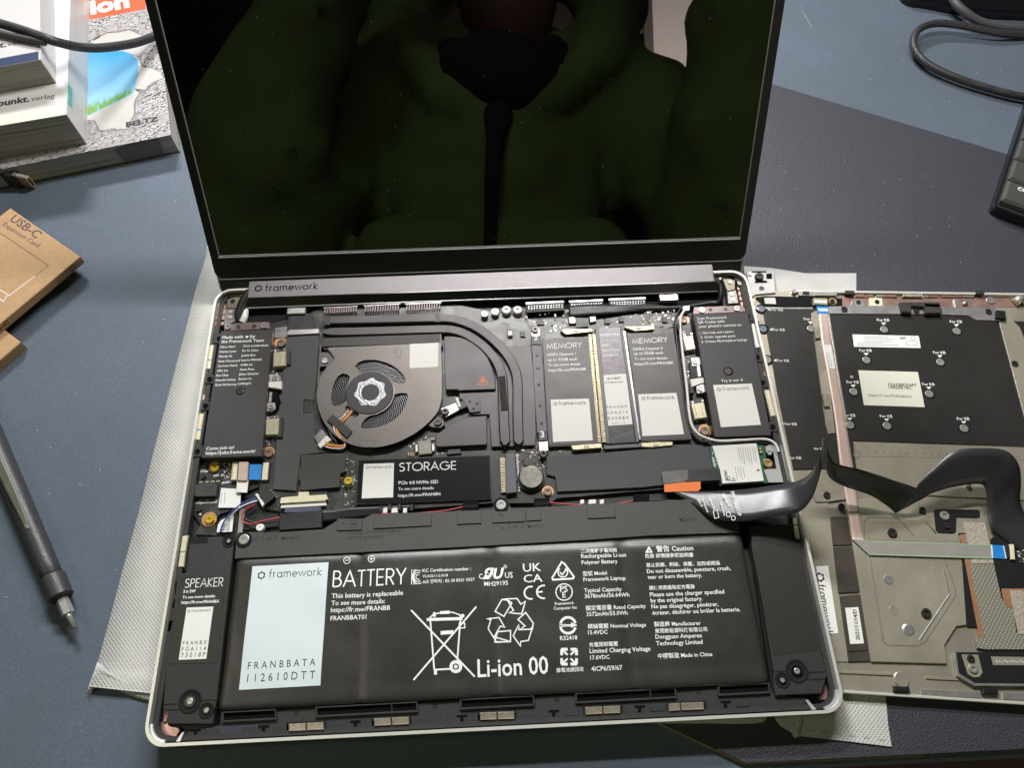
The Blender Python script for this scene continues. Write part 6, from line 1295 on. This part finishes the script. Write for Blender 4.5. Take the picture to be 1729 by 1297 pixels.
mk('sleeve_fold', r2, 'spunbond', band([((1304, 1203, -9.8), (1346, 1200, -10.4)), ((1310, 1216, -9.0), (1348, 1212, -9.8)), ((1320, 1228, -8.6), (1349, 1224, -9.6)), ((1336, 1238, -9.2), (1350, 1236, -9.8)), ((1340, 1246, -10.2), (1350, 1244, -10.3))], .6, 5), band([((1100, 1216, -9.9), (1098, 1222, -10.6)), ((1180, 1214, -9.8), (1178, 1222, -10.6)), ((1240, 1212, -9.9), (1278, 1222, -10.6)), ((1280, 1209, -10), (1296, 1212, -10.6))], .4, 5), band([((1342, 1205, -9.6), (1352, 1204, -9.9)), ((1344, 1222, -9.3), (1354, 1220, -9.7)), ((1343, 1240, -9.8), (1349, 1240, -10.2))], .7, 5))
mk('sleeve_seam', r2, 'ink_grey', *[st([(1362 + i * 24, 1233 + i * 3.2), (1374 + i * 24, 1235 + i * 3.2)], .6, -10.3) for i in range(6)])
for x, y, h in ((20, 20, -12.6), (20, 205, -12.6), (276, 20, -10.9), (276, 205, -10.9)): mk('rubber_foot', lap, 'rubber', prism(circ(x, y, 5, 16), h, -9.9, .2))

# ================================================================ BOOKS, CABLES, SMALL BOXES
def frame_of(c, e, h):                            # corner pixel, second pixel along the front edge (to the left)
    a, b = Vector(P(*c, h)), Vector(P(*e, h)); u = (b - a).normalized(); return a, u, Vector((u.y, -u.x))


def bookq(a, u, v, w, d, i0=0, i1=0): return [tuple(a + u * i0 + v * i1), tuple(a + u * (w - i0) + v * i1), tuple(a + u * (w - i0) + v * (d - i1)), tuple(a + u * i0 + v * (d - i1))]


h1, h2, h3 = 2.0, 25.5, 42.5
a, u, v = frame_of((305, 257), (52, 309), -13)
b1 = thing('thick_book', 'thick paperback with torn grey wall and blue sky on its cover, lowest of the pile', 'book', (a.x - 60, a.y + 100, -13), 'books in the pile')
mk('pages', b1, 'pages', prism(bookq(a, u, v, 210, 290, .6, .6), -12, h1 - .5, 0)); mk('back_cover', b1, 'board_green', prism(bookq(a, u, v, 210, 290), -13, -12, 0)); mk('front_cover', b1, 'cover_print', prism(bookq(a, u, v, 210, 290), h1 - .5, h1, 0))
pt = lambda *q: [P(x, y, h1 + .03) for x, y in wn(*q)]
mk('cover_picture', b1, 'print_sky', flat(pt(520, 330, 790, 322, 850, 345, 892, 385, 886, 520, 872, 575, 845, 612, 520, 768), h1 + .03))
mk('cover_torn_edge', b1, 'print_torn', flat(pt(595, 330, 600, 262, 640, 240, 690, 212, 760, 208, 832, 192, 880, 212, 912, 225, 930, 262, 965, 280, 930, 320, 890, 345, 850, 345, 790, 326), h1 + .05), flat(pt(850, 345, 890, 372, 915, 430, 980, 440, 1030, 462, 1052, 500, 975, 530, 930, 576, 870, 568, 892, 480, 892, 385), h1 + .05), flat(pt(520, 770, 845, 612, 872, 576, 895, 600, 862, 655, 862, 735, 812, 830, 725, 825, 645, 838, 610, 772), h1 + .05))
mk('cover_shadow_print', b1, 'print_shade', flat(pt(600, 240, 640, 218, 645, 240, 605, 265), h1 + .045), stroke(pt(872, 572, 905, 590, 870, 650, 868, 735, 812, 832, 645, 846), 0.8, h1 + .045), stroke(pt(910, 345, 905, 390, 925, 436, 1000, 445, 1055, 490, 985, 540, 935, 585, 880, 575), 1.5, h1 + .045), stroke(pt(600, 262, 640, 236, 690, 206, 760, 203, 832, 187, 885, 207, 935, 255), 1.2, h1 + .045), stroke(pt(648, 845, 605, 772, 520, 765), 1.3, h1 + .045))
gr = []
for i in range(120):
    x = 522 + random.random() * 335; y = 760 - (x - 522) * .49 + random.uniform(-6, 4); L = random.uniform(35, 95) * (1 - (x - 522) / 600); dx = random.uniform(-30, 30)
    gr.append(flat(pt(x - 5, y, x + 5, y, x + dx, y - L), h1 + .04 + i * .00005))
mk('cover_grass', b1, 'print_grass', *gr); mk('title_band', b1, 'print_orange', flat(pt(520, 135, 940, 55, 932, -90, 520, -20), h1 + .05))
mk('printed_text', b1, 'ink_white', txm('ion', P(*wn(583, 90)[0], h1), P(*wn(836, 40)[0], h1), h1 + .09, .045)); mk('printed_text', b1, 'ink_black', txm('BELTZ', P(*wn(812, 817)[0], h1), P(*wn(1022, 776)[0], h1), h1 + .09, .05, .8))
mk('page_mark', b1, 'print_shade', ([(*(a + u * 10 - v * .02), -11), (*(a + u * 34 - v * .02), -11), (*(a + u * 36 - v * .02), -2), (*(a + u * 30 - v * .02), h1 - 2), (*(a + u * 8 - v * .02), h1 - 1)], [(0, 1, 2, 3, 4)], [False]))
a, u, v = frame_of((145.5, 243), (0, 268), h1)
b2 = thing('white_book', 'thick white paperback with a pale green edge, middle book of the pile', 'book', (a.x - 50, a.y + 80, h1), 'books in the pile')
mk('pages', b2, 'pages', prism(bookq(a, u, v, 170, 240, .5, .5), h1 + .05, h2 - .5, 0)); mk('cover', b2, 'paper_white', prism(bookq(a, u, v, 170, 240), h2 - .5, h2, 0)); mk('spine', b2, 'paper_white', prism([tuple(a + v * -.1 - u * .5), tuple(a + u * .4 + v * -.1), tuple(a + u * .4 + v * 240), tuple(a - u * .5 + v * 240)], h1 + .05, h2 + .05, .1))
mk('edge_band', b2, 'paper_green', flat([tuple(a + u * .6 + v * .1), tuple(a + u * 168 + v * .1), tuple(a + u * 168 + v * 8.5), tuple(a + u * .6 + v * 8.5)], h2 + .04)); mk('teal_strip', b2, 'teal', prism([tuple(a - u * .75 + v * 11), tuple(a - u * .5 + v * 11), tuple(a - u * .5 + v * 27), tuple(a - u * .75 + v * 27)], h2 - 5, h2 - .3, 0))
mk('spine_line', b2, 'ink_grey', *[prism([tuple(a - u * .62 + v * .5), tuple(a - u * .5 + v * .5), tuple(a - u * .5 + v * 239), tuple(a - u * .62 + v * 239)], z_, z_ + .25, 0) for z_ in (h1 + 3, h2 - 6.5)])
mk('printed_text', b2, 'ink_black', txm('dpunkt.', P(*wn(-55, 690)[0], h2), P(*wn(190, 652)[0], h2), h2 + .05, .035), txm('verlag', P(*wn(200, 650)[0], h2), P(*wn(352, 628)[0], h2), h2 + .05, 0))
a, u, v = frame_of((94, 140), (0, 158), h2)
b3 = thing('white_book', 'smaller white paperback with a dark blue edge, topmost of the pile', 'book', (a.x - 40, a.y + 70, h2), 'books in the pile')
mk('pages', b3, 'pages', prism(bookq(a, u, v, 150, 210, .5, .5), h2 + .05, h3 - .4, 0)); mk('cover', b3, 'paper_white', prism(bookq(a, u, v, 150, 210), h3 - .4, h3, 0)); mk('spine', b3, 'paper_white', prism([tuple(a + v * -.1 - u * .5), tuple(a + u * .4 + v * -.1), tuple(a + u * .4 + v * 210), tuple(a - u * .5 + v * 210)], h2 + .05, h3 + .05, .1))
mk('edge_band', b3, 'band_blue', flat([tuple(a + u * .6 + v * .1), tuple(a + u * 148 + v * .1), tuple(a + u * 148 + v * 7.5), tuple(a + u * .6 + v * 7.5)], h3 + .04)); mk('printed_text', b3, 'ink_black', txm('dpunkt.', P(*wn(-200, 345)[0], h3), P(*wn(42, 298)[0], h3), h3 + .05, .035), txm('verlag', P(*wn(48, 297)[0], h3), P(*wn(205, 268)[0], h3), h3 + .05, 0))
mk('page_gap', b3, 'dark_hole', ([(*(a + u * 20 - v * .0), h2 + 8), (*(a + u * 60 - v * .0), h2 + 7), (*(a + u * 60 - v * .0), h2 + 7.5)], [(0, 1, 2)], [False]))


def cable(name, m, pts, r, label, cat='cable', seg=12, group=None): return mk(name, None, m, tb(pts, r, seg, 10), label=label, cat=cat, group=group)


cable('braided_cable', 'braid', [(-60, 22, 47), (-10, 36, 47), (30, 48, 46.5), (60, 58, 46.2), (85, 67, 45.5), (110, 74, 40), (135, 79, 33), (165, 80.5, 27), (200, 77, 20), (232, 71, 13), (262, 60, 7), (300, 42, 5.5)], 2.7, 'dark braided cable lying across the pile of books', group='braided cables')
cable('thin_cable', 'cable_grey', [(-60, 38, 44.9), (0, 55, 44.9), (30, 62, 44.9), (60, 68, 44.9), (76, 72, 44.6)], 1.9, 'thin dark grey cable lying on the topmost book under the braided one')
cable('braided_cable', 'braid', [(1790, 172, -9), (1729, 163, -9), (1680, 152, -9), (1620, 133, -8.6), (1575, 113, -8), (1550, 92, -7), (1542, 70, -6), (1552, 49, -5), (1580, 39, -5), (1620, 42, -6), (1680, 54, -8), (1729, 58, -10), (1790, 60, -10.4)], 2.5, 'black braided cable curling in a loop at the top right of the desk', group='braided cables')
cable('smooth_cable', 'cable_grey', [(1606, -10, -2), (1614, 6, -3), (1632, 22, -5), (1655, 36, -8), (1690, 45, -9.5), (1729, 48, -10), (1790, 50, -10)], 3.0, 'thick smooth grey cable coming out of the black stand at the top right')
ms = mk('monitor_stand', None, 'black_gloss', prism([P(x, y, -6) for x, y in spl([(1500, -60), (1530, -10), (1570, 0), (1610, 8), (1650, 14), (1690, 18), (1740, 20), (1800, 22), (1900, 10), (1900, -90), (1500, -90)], 4)], -13, -6, 1.2), label='black glossy foot of a stand at the top right corner', cat='monitor stand')
# plug of a charging lead, lying on its edge
p0, p1_ = Vector(P(-20, 287, -6)), Vector(P(32, 300, -6)); d = (p1_ - p0).normalized(); n_ = Vector((-d.y, d.x))
ug = thing('charging_plug', 'dark charging plug with a bare metal tip in front of the books', 'cable plug', (*p1_, -13))
mk('plug_body', ug, 'driver_body', prism([tuple(p1_ + n_ * 3.4 - d * 2), tuple(p1_ - d * 40 + n_ * 3.8), tuple(p1_ - d * 40 - n_ * 3.8), tuple(p1_ - n_ * 3.4 - d * 2), tuple(p1_ - n_ * 2.2), tuple(p1_ + n_ * 2.2)], -12.4, -1.6, .5)); mk('plug_tip', ug, 'plug_metal', prism([tuple(p1_ + n_ * 1.5 - d * .5), tuple(p1_ + d * 7.6 + n_ * 1.4), tuple(p1_ + d * 8.0), tuple(p1_ + d * 7.6 - n_ * 1.4), tuple(p1_ - n_ * 1.5 - d * .5)], -11, -3, .35)); mk('tip_edge', ug, 'edge_bright', prism([tuple(p1_ + n_ * 1.0 - d * .5), tuple(p1_ + d * 7.7 + n_ * .9), tuple(p1_ + d * 7.7 - n_ * .9), tuple(p1_ - n_ * 1.0 - d * .5)], -3.0, -2.9, 0)); mk('tip_mouth', ug, 'dark_hole', prism([tuple(p1_ + d * 7.9 + n_ * .6), tuple(p1_ + d * 8.12 + n_ * .5), tuple(p1_ + d * 8.12 - n_ * .5), tuple(p1_ + d * 7.9 - n_ * .6)], -10, -4, 0)); mk('plug_lead', ug, 'rubber', tube3([(*(p1_ - d * 39), -7), (*(p1_ - d * 70), -9), (*(p1_ - d * 120), -10)], 2.4, 10))
# cardboard boxes
A, Bc = Vector(P(17, 351, -1)), Vector(P(135.5, 433.5, -1)); Cc = Vector(P(0, 545.6, -1)); e1 = (A - Bc); e2 = (Cc - Bc).normalized(); q2 = Vector((-e1.y, e1.x)).normalized(); q2 = q2 if q2.dot(e2) > 0 else -q2; e2 = (e2 + q2).normalized()
bx1 = thing('cardboard_box', 'small brown cardboard box printed for an expansion card, upper one of two', 'cardboard box', (*(Bc + e2 * 40 + e1 * .4), -6.2), 'cardboard boxes')
mk('box_body', bx1, 'kraft', prism([tuple(A), tuple(Bc), tuple(Bc + e2 * 95), tuple(A + e2 * 95)], -6.2, -1, .35))
tp_ = lambda *q: [P(x, y, -.95) for x, y in wo(*q)]
mk('printed_text', bx1, 'kraft_ink', txm('USB-C', P(*wo(58, 425)[0], -1), P(*wo(232, 545)[0], -1), -.94, .012, .82), txm('Expansion Card', P(*wo(14, 458)[0], -1), P(*wo(240, 604)[0], -1), -.94, 0, .85), stroke(tp_(-120, 425, 312, 718, 225, 785), .32, -.94))
mk('printed_line', bx1, 'ink_white', stroke(tp_(225, 785, 60, 912, -40, 850), .4, -.94), stroke(tp_(50, 905, 22, 950, -60, 895), .4, -.94))
sd = (A - Bc).normalized(); on_ = Vector((-e2.y, e2.x)); on_ = on_ if on_.dot(sd) < 0 else -on_
def side(g, o, ux, off): return [(o.x + ux.x * x + on_.x * off, o.y + ux.y * x + on_.y * off, -6.2 + y) for x, y, _ in g[0]], g[1], g[2]
mk('side_mark', bx1, 'kraft_ink', side(gearm((0, 2.7), 1.7, 0), Bc + e2 * 7.5, -e2, .05), side(txm('USB-C', (0, 1.6), (13, 1.6), 0, .04, .8), Bc + e2 * 64, -e2, .05))
D0 = Vector(P(35, 578, -6.4)); bx2 = thing('cardboard_box', 'plain brown cardboard box peeping out under the printed one', 'cardboard box', (*(D0 - Vector((30, 0))), -13), 'cardboard boxes'); mk('box_body', bx2, 'kraft', prism([tuple(D0), tuple(D0 + e2 * 60), tuple(D0 + e2 * 60 + sd * 70), tuple(D0 + sd * 70)], -13, -6.4, .4))
# screwdriver
S0, S1 = Vector(P3(-50, 650, -6.5)), Vector(P3(96, 992, -6.5)); sx = (S1 - S0).normalized(); sn = Vector((-sx.y, sx.x, 0))
sv = thing('screwdriver', 'black precision screwdriver with a steel bit lying at the left', 'screwdriver', (*S1[:2], -13))
Ln = (S1 - S0).length
mk('handle', sv, 'driver_body', tube3([tuple(S0 + sx * (Ln * i / 10)) for i in range(11)], 5, 18, 8, False, lambda f: 5.7 - 1.1 * f))
mk('grip_flat', sv, 'driver_flat', band3([tuple(S0 + sx * (Ln * .25) + sn * 1.5 + Vector((0, 0, 5.45))), tuple(S0 + sx * (Ln * .55) + sn * 2.2 + Vector((0, 0, 5.0))), tuple(S0 + sx * (Ln * .76) + sn * 1.2 + Vector((0, 0, 4.95)))], [tuple(S0 + sx * (Ln * .25) - sn * 3.2 + Vector((0, 0, 5.0))), tuple(S0 + sx * (Ln * .55) - sn * 2.2 + Vector((0, 0, 4.95))), tuple(S0 + sx * (Ln * .74) - sn * .6 + Vector((0, 0, 4.95)))], .3, 6))
mk('collar', sv, 'driver_body', tube3([tuple(S1 - sx * 6), tuple(S1 - sx * 5), tuple(S1 + sx * 5.5), tuple(S1 + sx * 6.5)], 6, 40, 8, False, lambda f: 4.6 if f < .05 else 5.8 - f * .8 if f < .95 else 4.3)); mk('bit', sv, 'steel', tube3([tuple(S1 + sx * 5), tuple(S1 + sx * 15)], 2.7, 6, 8, False)); mk('bit_tip', sv, 'steel', tube3([tuple(S1 + sx * 15), tuple(S1 + sx * 16.5), tuple(S1 + sx * 22.5)], 1.4, 8, 8, False, lambda f: 2.1 if f < .1 else 1.35 - .2 * f))
for nm_ in ('collar', 'bit'): [setattr(p_, 'use_smooth', False) for p_ in bpy.data.objects[nm_].data.polygons]
# keyboard at the right edge
K0, K1, K2 = Vector(P(1667, 361, -11)), Vector(P(1714, 218, -11)), Vector(P(1729, 395, -11)); kv = (K1 - K0).normalized(); ku = Vector((kv.y, -kv.x))
kq = lambda x0, y0, x1, y1: [tuple(K0 + ku * x + kv * y) for x, y in ((x0, y0), (x1, y0), (x1, y1), (x0, y1))]
kb = thing('keyboard', 'black keyboard with dark grey keycaps at the right edge', 'keyboard', (*(K0 + ku * 30 + kv * 50), -11))
rk = [tuple(K0 + ku * x + kv * y) for x, y in rrect(0, 0, 300, 120, 3.5, 5)]; ri = [tuple(K0 + ku * x + kv * y) for x, y in rrect(1.3, 1.3, 298.7, 118.7, 2, 4)]
mk('case', kb, 'kb_case', prism(rk, -11, -5, .8), holed(rk, [ri], -5.6, -4.0)); mk('key_plate', kb, 'kb_plate', prism(kq(1.4, 1.4, 298, 118), -6, -4.6, 0))
for j, (w0, rows) in enumerate(((22.5, 0), (27, 1), (32, 2), (24, 3), (18, 4))):
    x = 1.7
    for i in range(3):
        ww_ = w0 if i == 0 else 18; yb = 3.2 + 18.8 * j
        mk('keycap', kb, 'keycap', prism(kq(x, yb, x + ww_, yb + 17.9), -4.6, .3, 1.5)); x += ww_ + 1.0
mk('key_legend', kb, 'ink_white', txm('CON', tuple(K0 + ku * 8 + kv * 14.9), tuple(K0 + ku * 16.5 + kv * 14.9), .36, .03))
# ================================================================ the room behind the camera, seen only in the screen
def refl(px, py, y):
    X = Vector(on(px, py, LO, LN)); d = (X - Vector(CC)).normalized(); n = Vector(LN); r = d - n * (2 * d.dot(n))
    q = X + r * ((y - X.y) / r.y); return Vector(((q.x) / 1000, q.y / 1000, (q.z - H0) / 1000))


def skinned(name, par, m, vs, es, root=0, lvl=2):
    me = bpy.data.meshes.new(name); me.from_pydata([tuple(v[0]) for v in vs], es, []); me.materials.append(MT[m])
    o = bpy.data.objects.new(name, me); COL.objects.link(o)
    sk = o.modifiers.new('skin', 'SKIN'); sk.use_smooth_shade = True
    for i, v in enumerate(vs):
        s = me.skin_vertices[0].data[i]; r = v[1]; s.radius = r if isinstance(r, tuple) else (r, r); s.use_root = (i == root)
    sb = o.modifiers.new('sub', 'SUBSURF'); sb.levels = lvl; sb.render_levels = lvl
    WO[o.name] = Vector((0, 0, 0))
    if par is not None: o.parent = par; o.location = -WO[par.name]
    return o


pe = thing('person', 'person in a dark green hooded jacket and black shirt, mirrored in the laptop screen', 'person', (150, -430, -760))
R_ = refl
hip = Vector((.155, -.46, -.12)); H_ = [(hip, .17), (R_(832, 560, -430), .19), (R_(835, 330, -410), .185), (R_(842, 175, -380), .11), (R_(850, 95, -350), .062),
      (R_(590, 175, -360), .085), (R_(440, 440, -270), .105), (R_(450, 220, -200), .080), (R_(560, -60, -120), .062), (R_(1090, 185, -360), .085), (R_(1250, 440, -270), .11), (R_(1250, 220, -200), .080), (R_(1275, -70, -120), .060)]
HOOD = [(R_(835, 215, -262), .018), (R_(765, 160, -262), .030), (R_(690, 85, -280), .040), (R_(665, 10, -340), .05), (R_(740, -60, -430), .06), (R_(850, -80, -450), .06), (R_(980, -60, -430), .06), (R_(1040, 10, -340), .05), (R_(1010, 85, -280), .040), (R_(915, 165, -262), .030)]
BONES = [(H_[a], H_[b]) for a, b in [(0, 1), (1, 2), (2, 3), (3, 5), (5, 6), (6, 7), (7, 8), (3, 9), (9, 10), (10, 11), (11, 12)]] + [(HOOD[i], HOOD[i + 1]) for i in range(9)]
# waist pouch and sleeve gathers give the cloth its folds
BONES += [((R_(650, 430, -262), .045), (R_(800, 415, -250), .035)), ((R_(860, 415, -250), .035), (R_(1020, 430, -262), .045)), ((R_(390, 250, -185), .04), (R_(520, 235, -185), .03)), ((R_(440, 130, -155), .036), (R_(560, 105, -160), .028)), ((R_(1190, 190, -185), .036), (R_(1300, 165, -185), .04))]
mbd = bpy.data.metaballs.new('cloth'); mbd.resolution = .014; mbd.render_resolution = .014; mbd.threshold = .6
mbo = bpy.data.objects.new('cloth', mbd); COL.objects.link(mbo)
for (pa, ra), (pb, rb_) in BONES:
    n_ = max(2, int((pb - pa).length / (.45 * min(ra, rb_))))
    for i in range(n_ + 1):
        f = i / n_; e = mbd.elements.new(); e.co = pa.lerp(pb, f); e.radius = (ra + (rb_ - ra) * f) * 1.32; e.stiffness = 2
bpy.context.view_layer.update(); dg = bpy.context.evaluated_depsgraph_get(); ev = mbo.evaluated_get(dg); m_ = ev.to_mesh()
me = bpy.data.meshes.new('hooded_jacket'); me.from_pydata([tuple(v.co) for v in m_.vertices], [], [tuple(f.vertices) for f in m_.polygons]); ev.to_mesh_clear(); bpy.data.objects.remove(mbo)
me.polygons.foreach_set('use_smooth', [True] * len(me.polygons)); me.materials.append(MT['hoodie']); jk_ = bpy.data.objects.new('hooded_jacket', me); COL.objects.link(jk_); jk_.parent = pe; jk_.location = -WO[pe.name]; WO[jk_.name] = Vector((0, 0, 0))
for nm, ty, sc, sg in (('drape', 'CLOUDS', .16, .022), ('folds', 'MARBLE', .16, .008)):
    tx_ = bpy.data.textures.new(nm, ty); tx_.noise_scale = sc
    if ty == 'MARBLE': tx_.turbulence = 14
    dm = jk_.modifiers.new(nm, 'DISPLACE'); dm.texture = tx_; dm.strength = sg; dm.mid_level = .5; dm.texture_coords = 'LOCAL'
skinned('zip_opening', pe, 'tee', [(R_(843, 180, -246), .024), (R_(838, 225, -226), .013), (R_(832, 290, -216), .010), (R_(829, 350, -212), .008), (R_(826, 450, -222), .008)], [(0, 1), (1, 2), (2, 3), (3, 4)])
skinned('shirt', pe, 'tee', [(R_(745, 80, -290), .030), (R_(785, 130, -262), .040), (R_(842, 190, -245), .034), (R_(905, 130, -262), .040), (R_(955, 80, -290), .030), (R_(850, 95, -275), .055), (R_(846, 150, -255), .05)], [(0, 1), (1, 6), (6, 2), (6, 3), (3, 4), (6, 5)])
hd = R_(862, 55, -255)
B_ = [(hip, .06), (R_(842, 200, -400), .06), (R_(850, 90, -345), .05), (R_(856, 60, -310), .056), (hd + Vector((0, -.03, .06)), .075), (hd + Vector((0, -.05, .14)), .07)]
E_ = [(0, 1), (1, 2), (2, 3), (3, 4), (4, 5)]
for wst, el, sh_ in ((R_(570, -90, -105), R_(420, 300, -260), R_(610, 190, -370)), (R_(1270, -95, -105), R_(1240, 300, -260), R_(1060, 200, -370))):
    k = len(B_); B_ += [(sh_, .05), (el, .04), (wst, .026)]; E_ += [(1, k), (k, k + 1), (k + 1, k + 2)]
    s = 1 if wst.x < .15 else -1; B_.append((wst + Vector((.02 * s, .015, .05)), .03)); E_.append((k + 2, k + 3)); pm = k + 3
    for f in range(5):
        b_ = B_[pm][0]; l = (.05, .075, .082, .075, .06)[f]; dz = (-.01, .0, .014, .028, .042)[f]; j = len(B_)
        B_ += [(b_ + Vector((.02 * s, .022, dz)), .009), (b_ + Vector(((.02 + l * .5) * s, .03, dz + .004)), .0085), (b_ + Vector(((.02 + l) * s, .022, dz)), .0075)]; E_ += [(pm, j), (j, j + 1), (j + 1, j + 2)]
skinned('body', pe, 'skin', B_, E_)
skinned('nose', pe, 'skin', [(hd + Vector((0, .055, .10)), .008), (hd + Vector((0, .07, .075)), .012)], [(0, 1)]); skinned('hair', pe, 'hair', [(hd + Vector((-.05, -.09, .17)), .05), (hd + Vector((0, -.08, .2)), .06), (hd + Vector((.05, -.09, .17)), .05)], [(0, 1), (1, 2)])
skinned('trousers', pe, 'trousers', [(hip, .14), (hip + Vector((-.12, .05, -.05)), .1), (Vector((-.02, -.14, -.14)), .075), (Vector((-.04, -.12, -.6)), .06), (hip + Vector((.12, .05, -.05)), .1), (Vector((.34, -.14, -.14)), .075), (Vector((.36, -.12, -.6)), .06)], [(0, 1), (1, 2), (2, 3), (0, 4), (4, 5), (5, 6)])
sh2 = thing('shoes', 'dark shoes on the floor under the desk', 'shoes', (160, -90, -760)) if False else None
# stool that carries the person
sto = thing('stool', 'dark stool that the mirrored person sits on', 'stool', (155, -470, -760)); mk('seat', sto, 'tee', prism(circ(155, -470, 190, 24), -330, -290, 8))
for dx, dy in ((-120, -120), (120, -120), (120, 120), (-120, 120)): mk('leg', sto, 'tee', tube3([(155 + dx * .7, -470 + dy * .7, -330), (155 + dx, -470 + dy, -760)], 14, 10, 4, False))
# pale wall, dark bookcase, dark post
mk('wall', None, 'wall_paint', ([(-3000, -2100, -760), (3000, -2100, -760), (3000, -2100, 1900), (-3000, -2100, 1900)], [(0, 1, 2, 3)], [False]), kind='structure')
bc = thing('bookcase', 'dark bookcase against the far wall, mirrored at the left of the screen', 'bookcase', (-900, -1950, -760))
mk('case_back', bc, 'shelf_wood', box(-2200, -2080, -760, 700, -2060, 1800, 0)); mk('case_side', bc, 'shelf_wood', box(-2200, -2060, -760, -2170, -1760, 1800, 0)); mk('case_side', bc, 'shelf_wood', box(680, -2060, -760, 710, -1760, 1800, 0))
for z_ in (-740, -300, 140, 580, 1020, 1460): mk('shelf', bc, 'shelf_wood', box(-2168, -2058, z_, 678, -1765, z_ + 25, 0))
pc = refl(1120, 40, -1700); mk('dark_post', None, 'tee', lathe((pc.x * 1000, -1700), [(130, -760), (130, -735), (50, -715), (50, 560), (42, 610), (25, 630), (.01, 632)], 24), label='dark slim post against the pale wall, mirrored at the upper right of the screen', cat='floor lamp')  # plain dark upright post, gives no light

# nothing sits deeper than thing > part > sub-part
for o in list(SC.objects):
    c = []; q = o
    while q.parent: q = q.parent; c.append(q)
    if len(c) > 2:
        o.location = o.location + o.parent.location; o.parent = c[1]
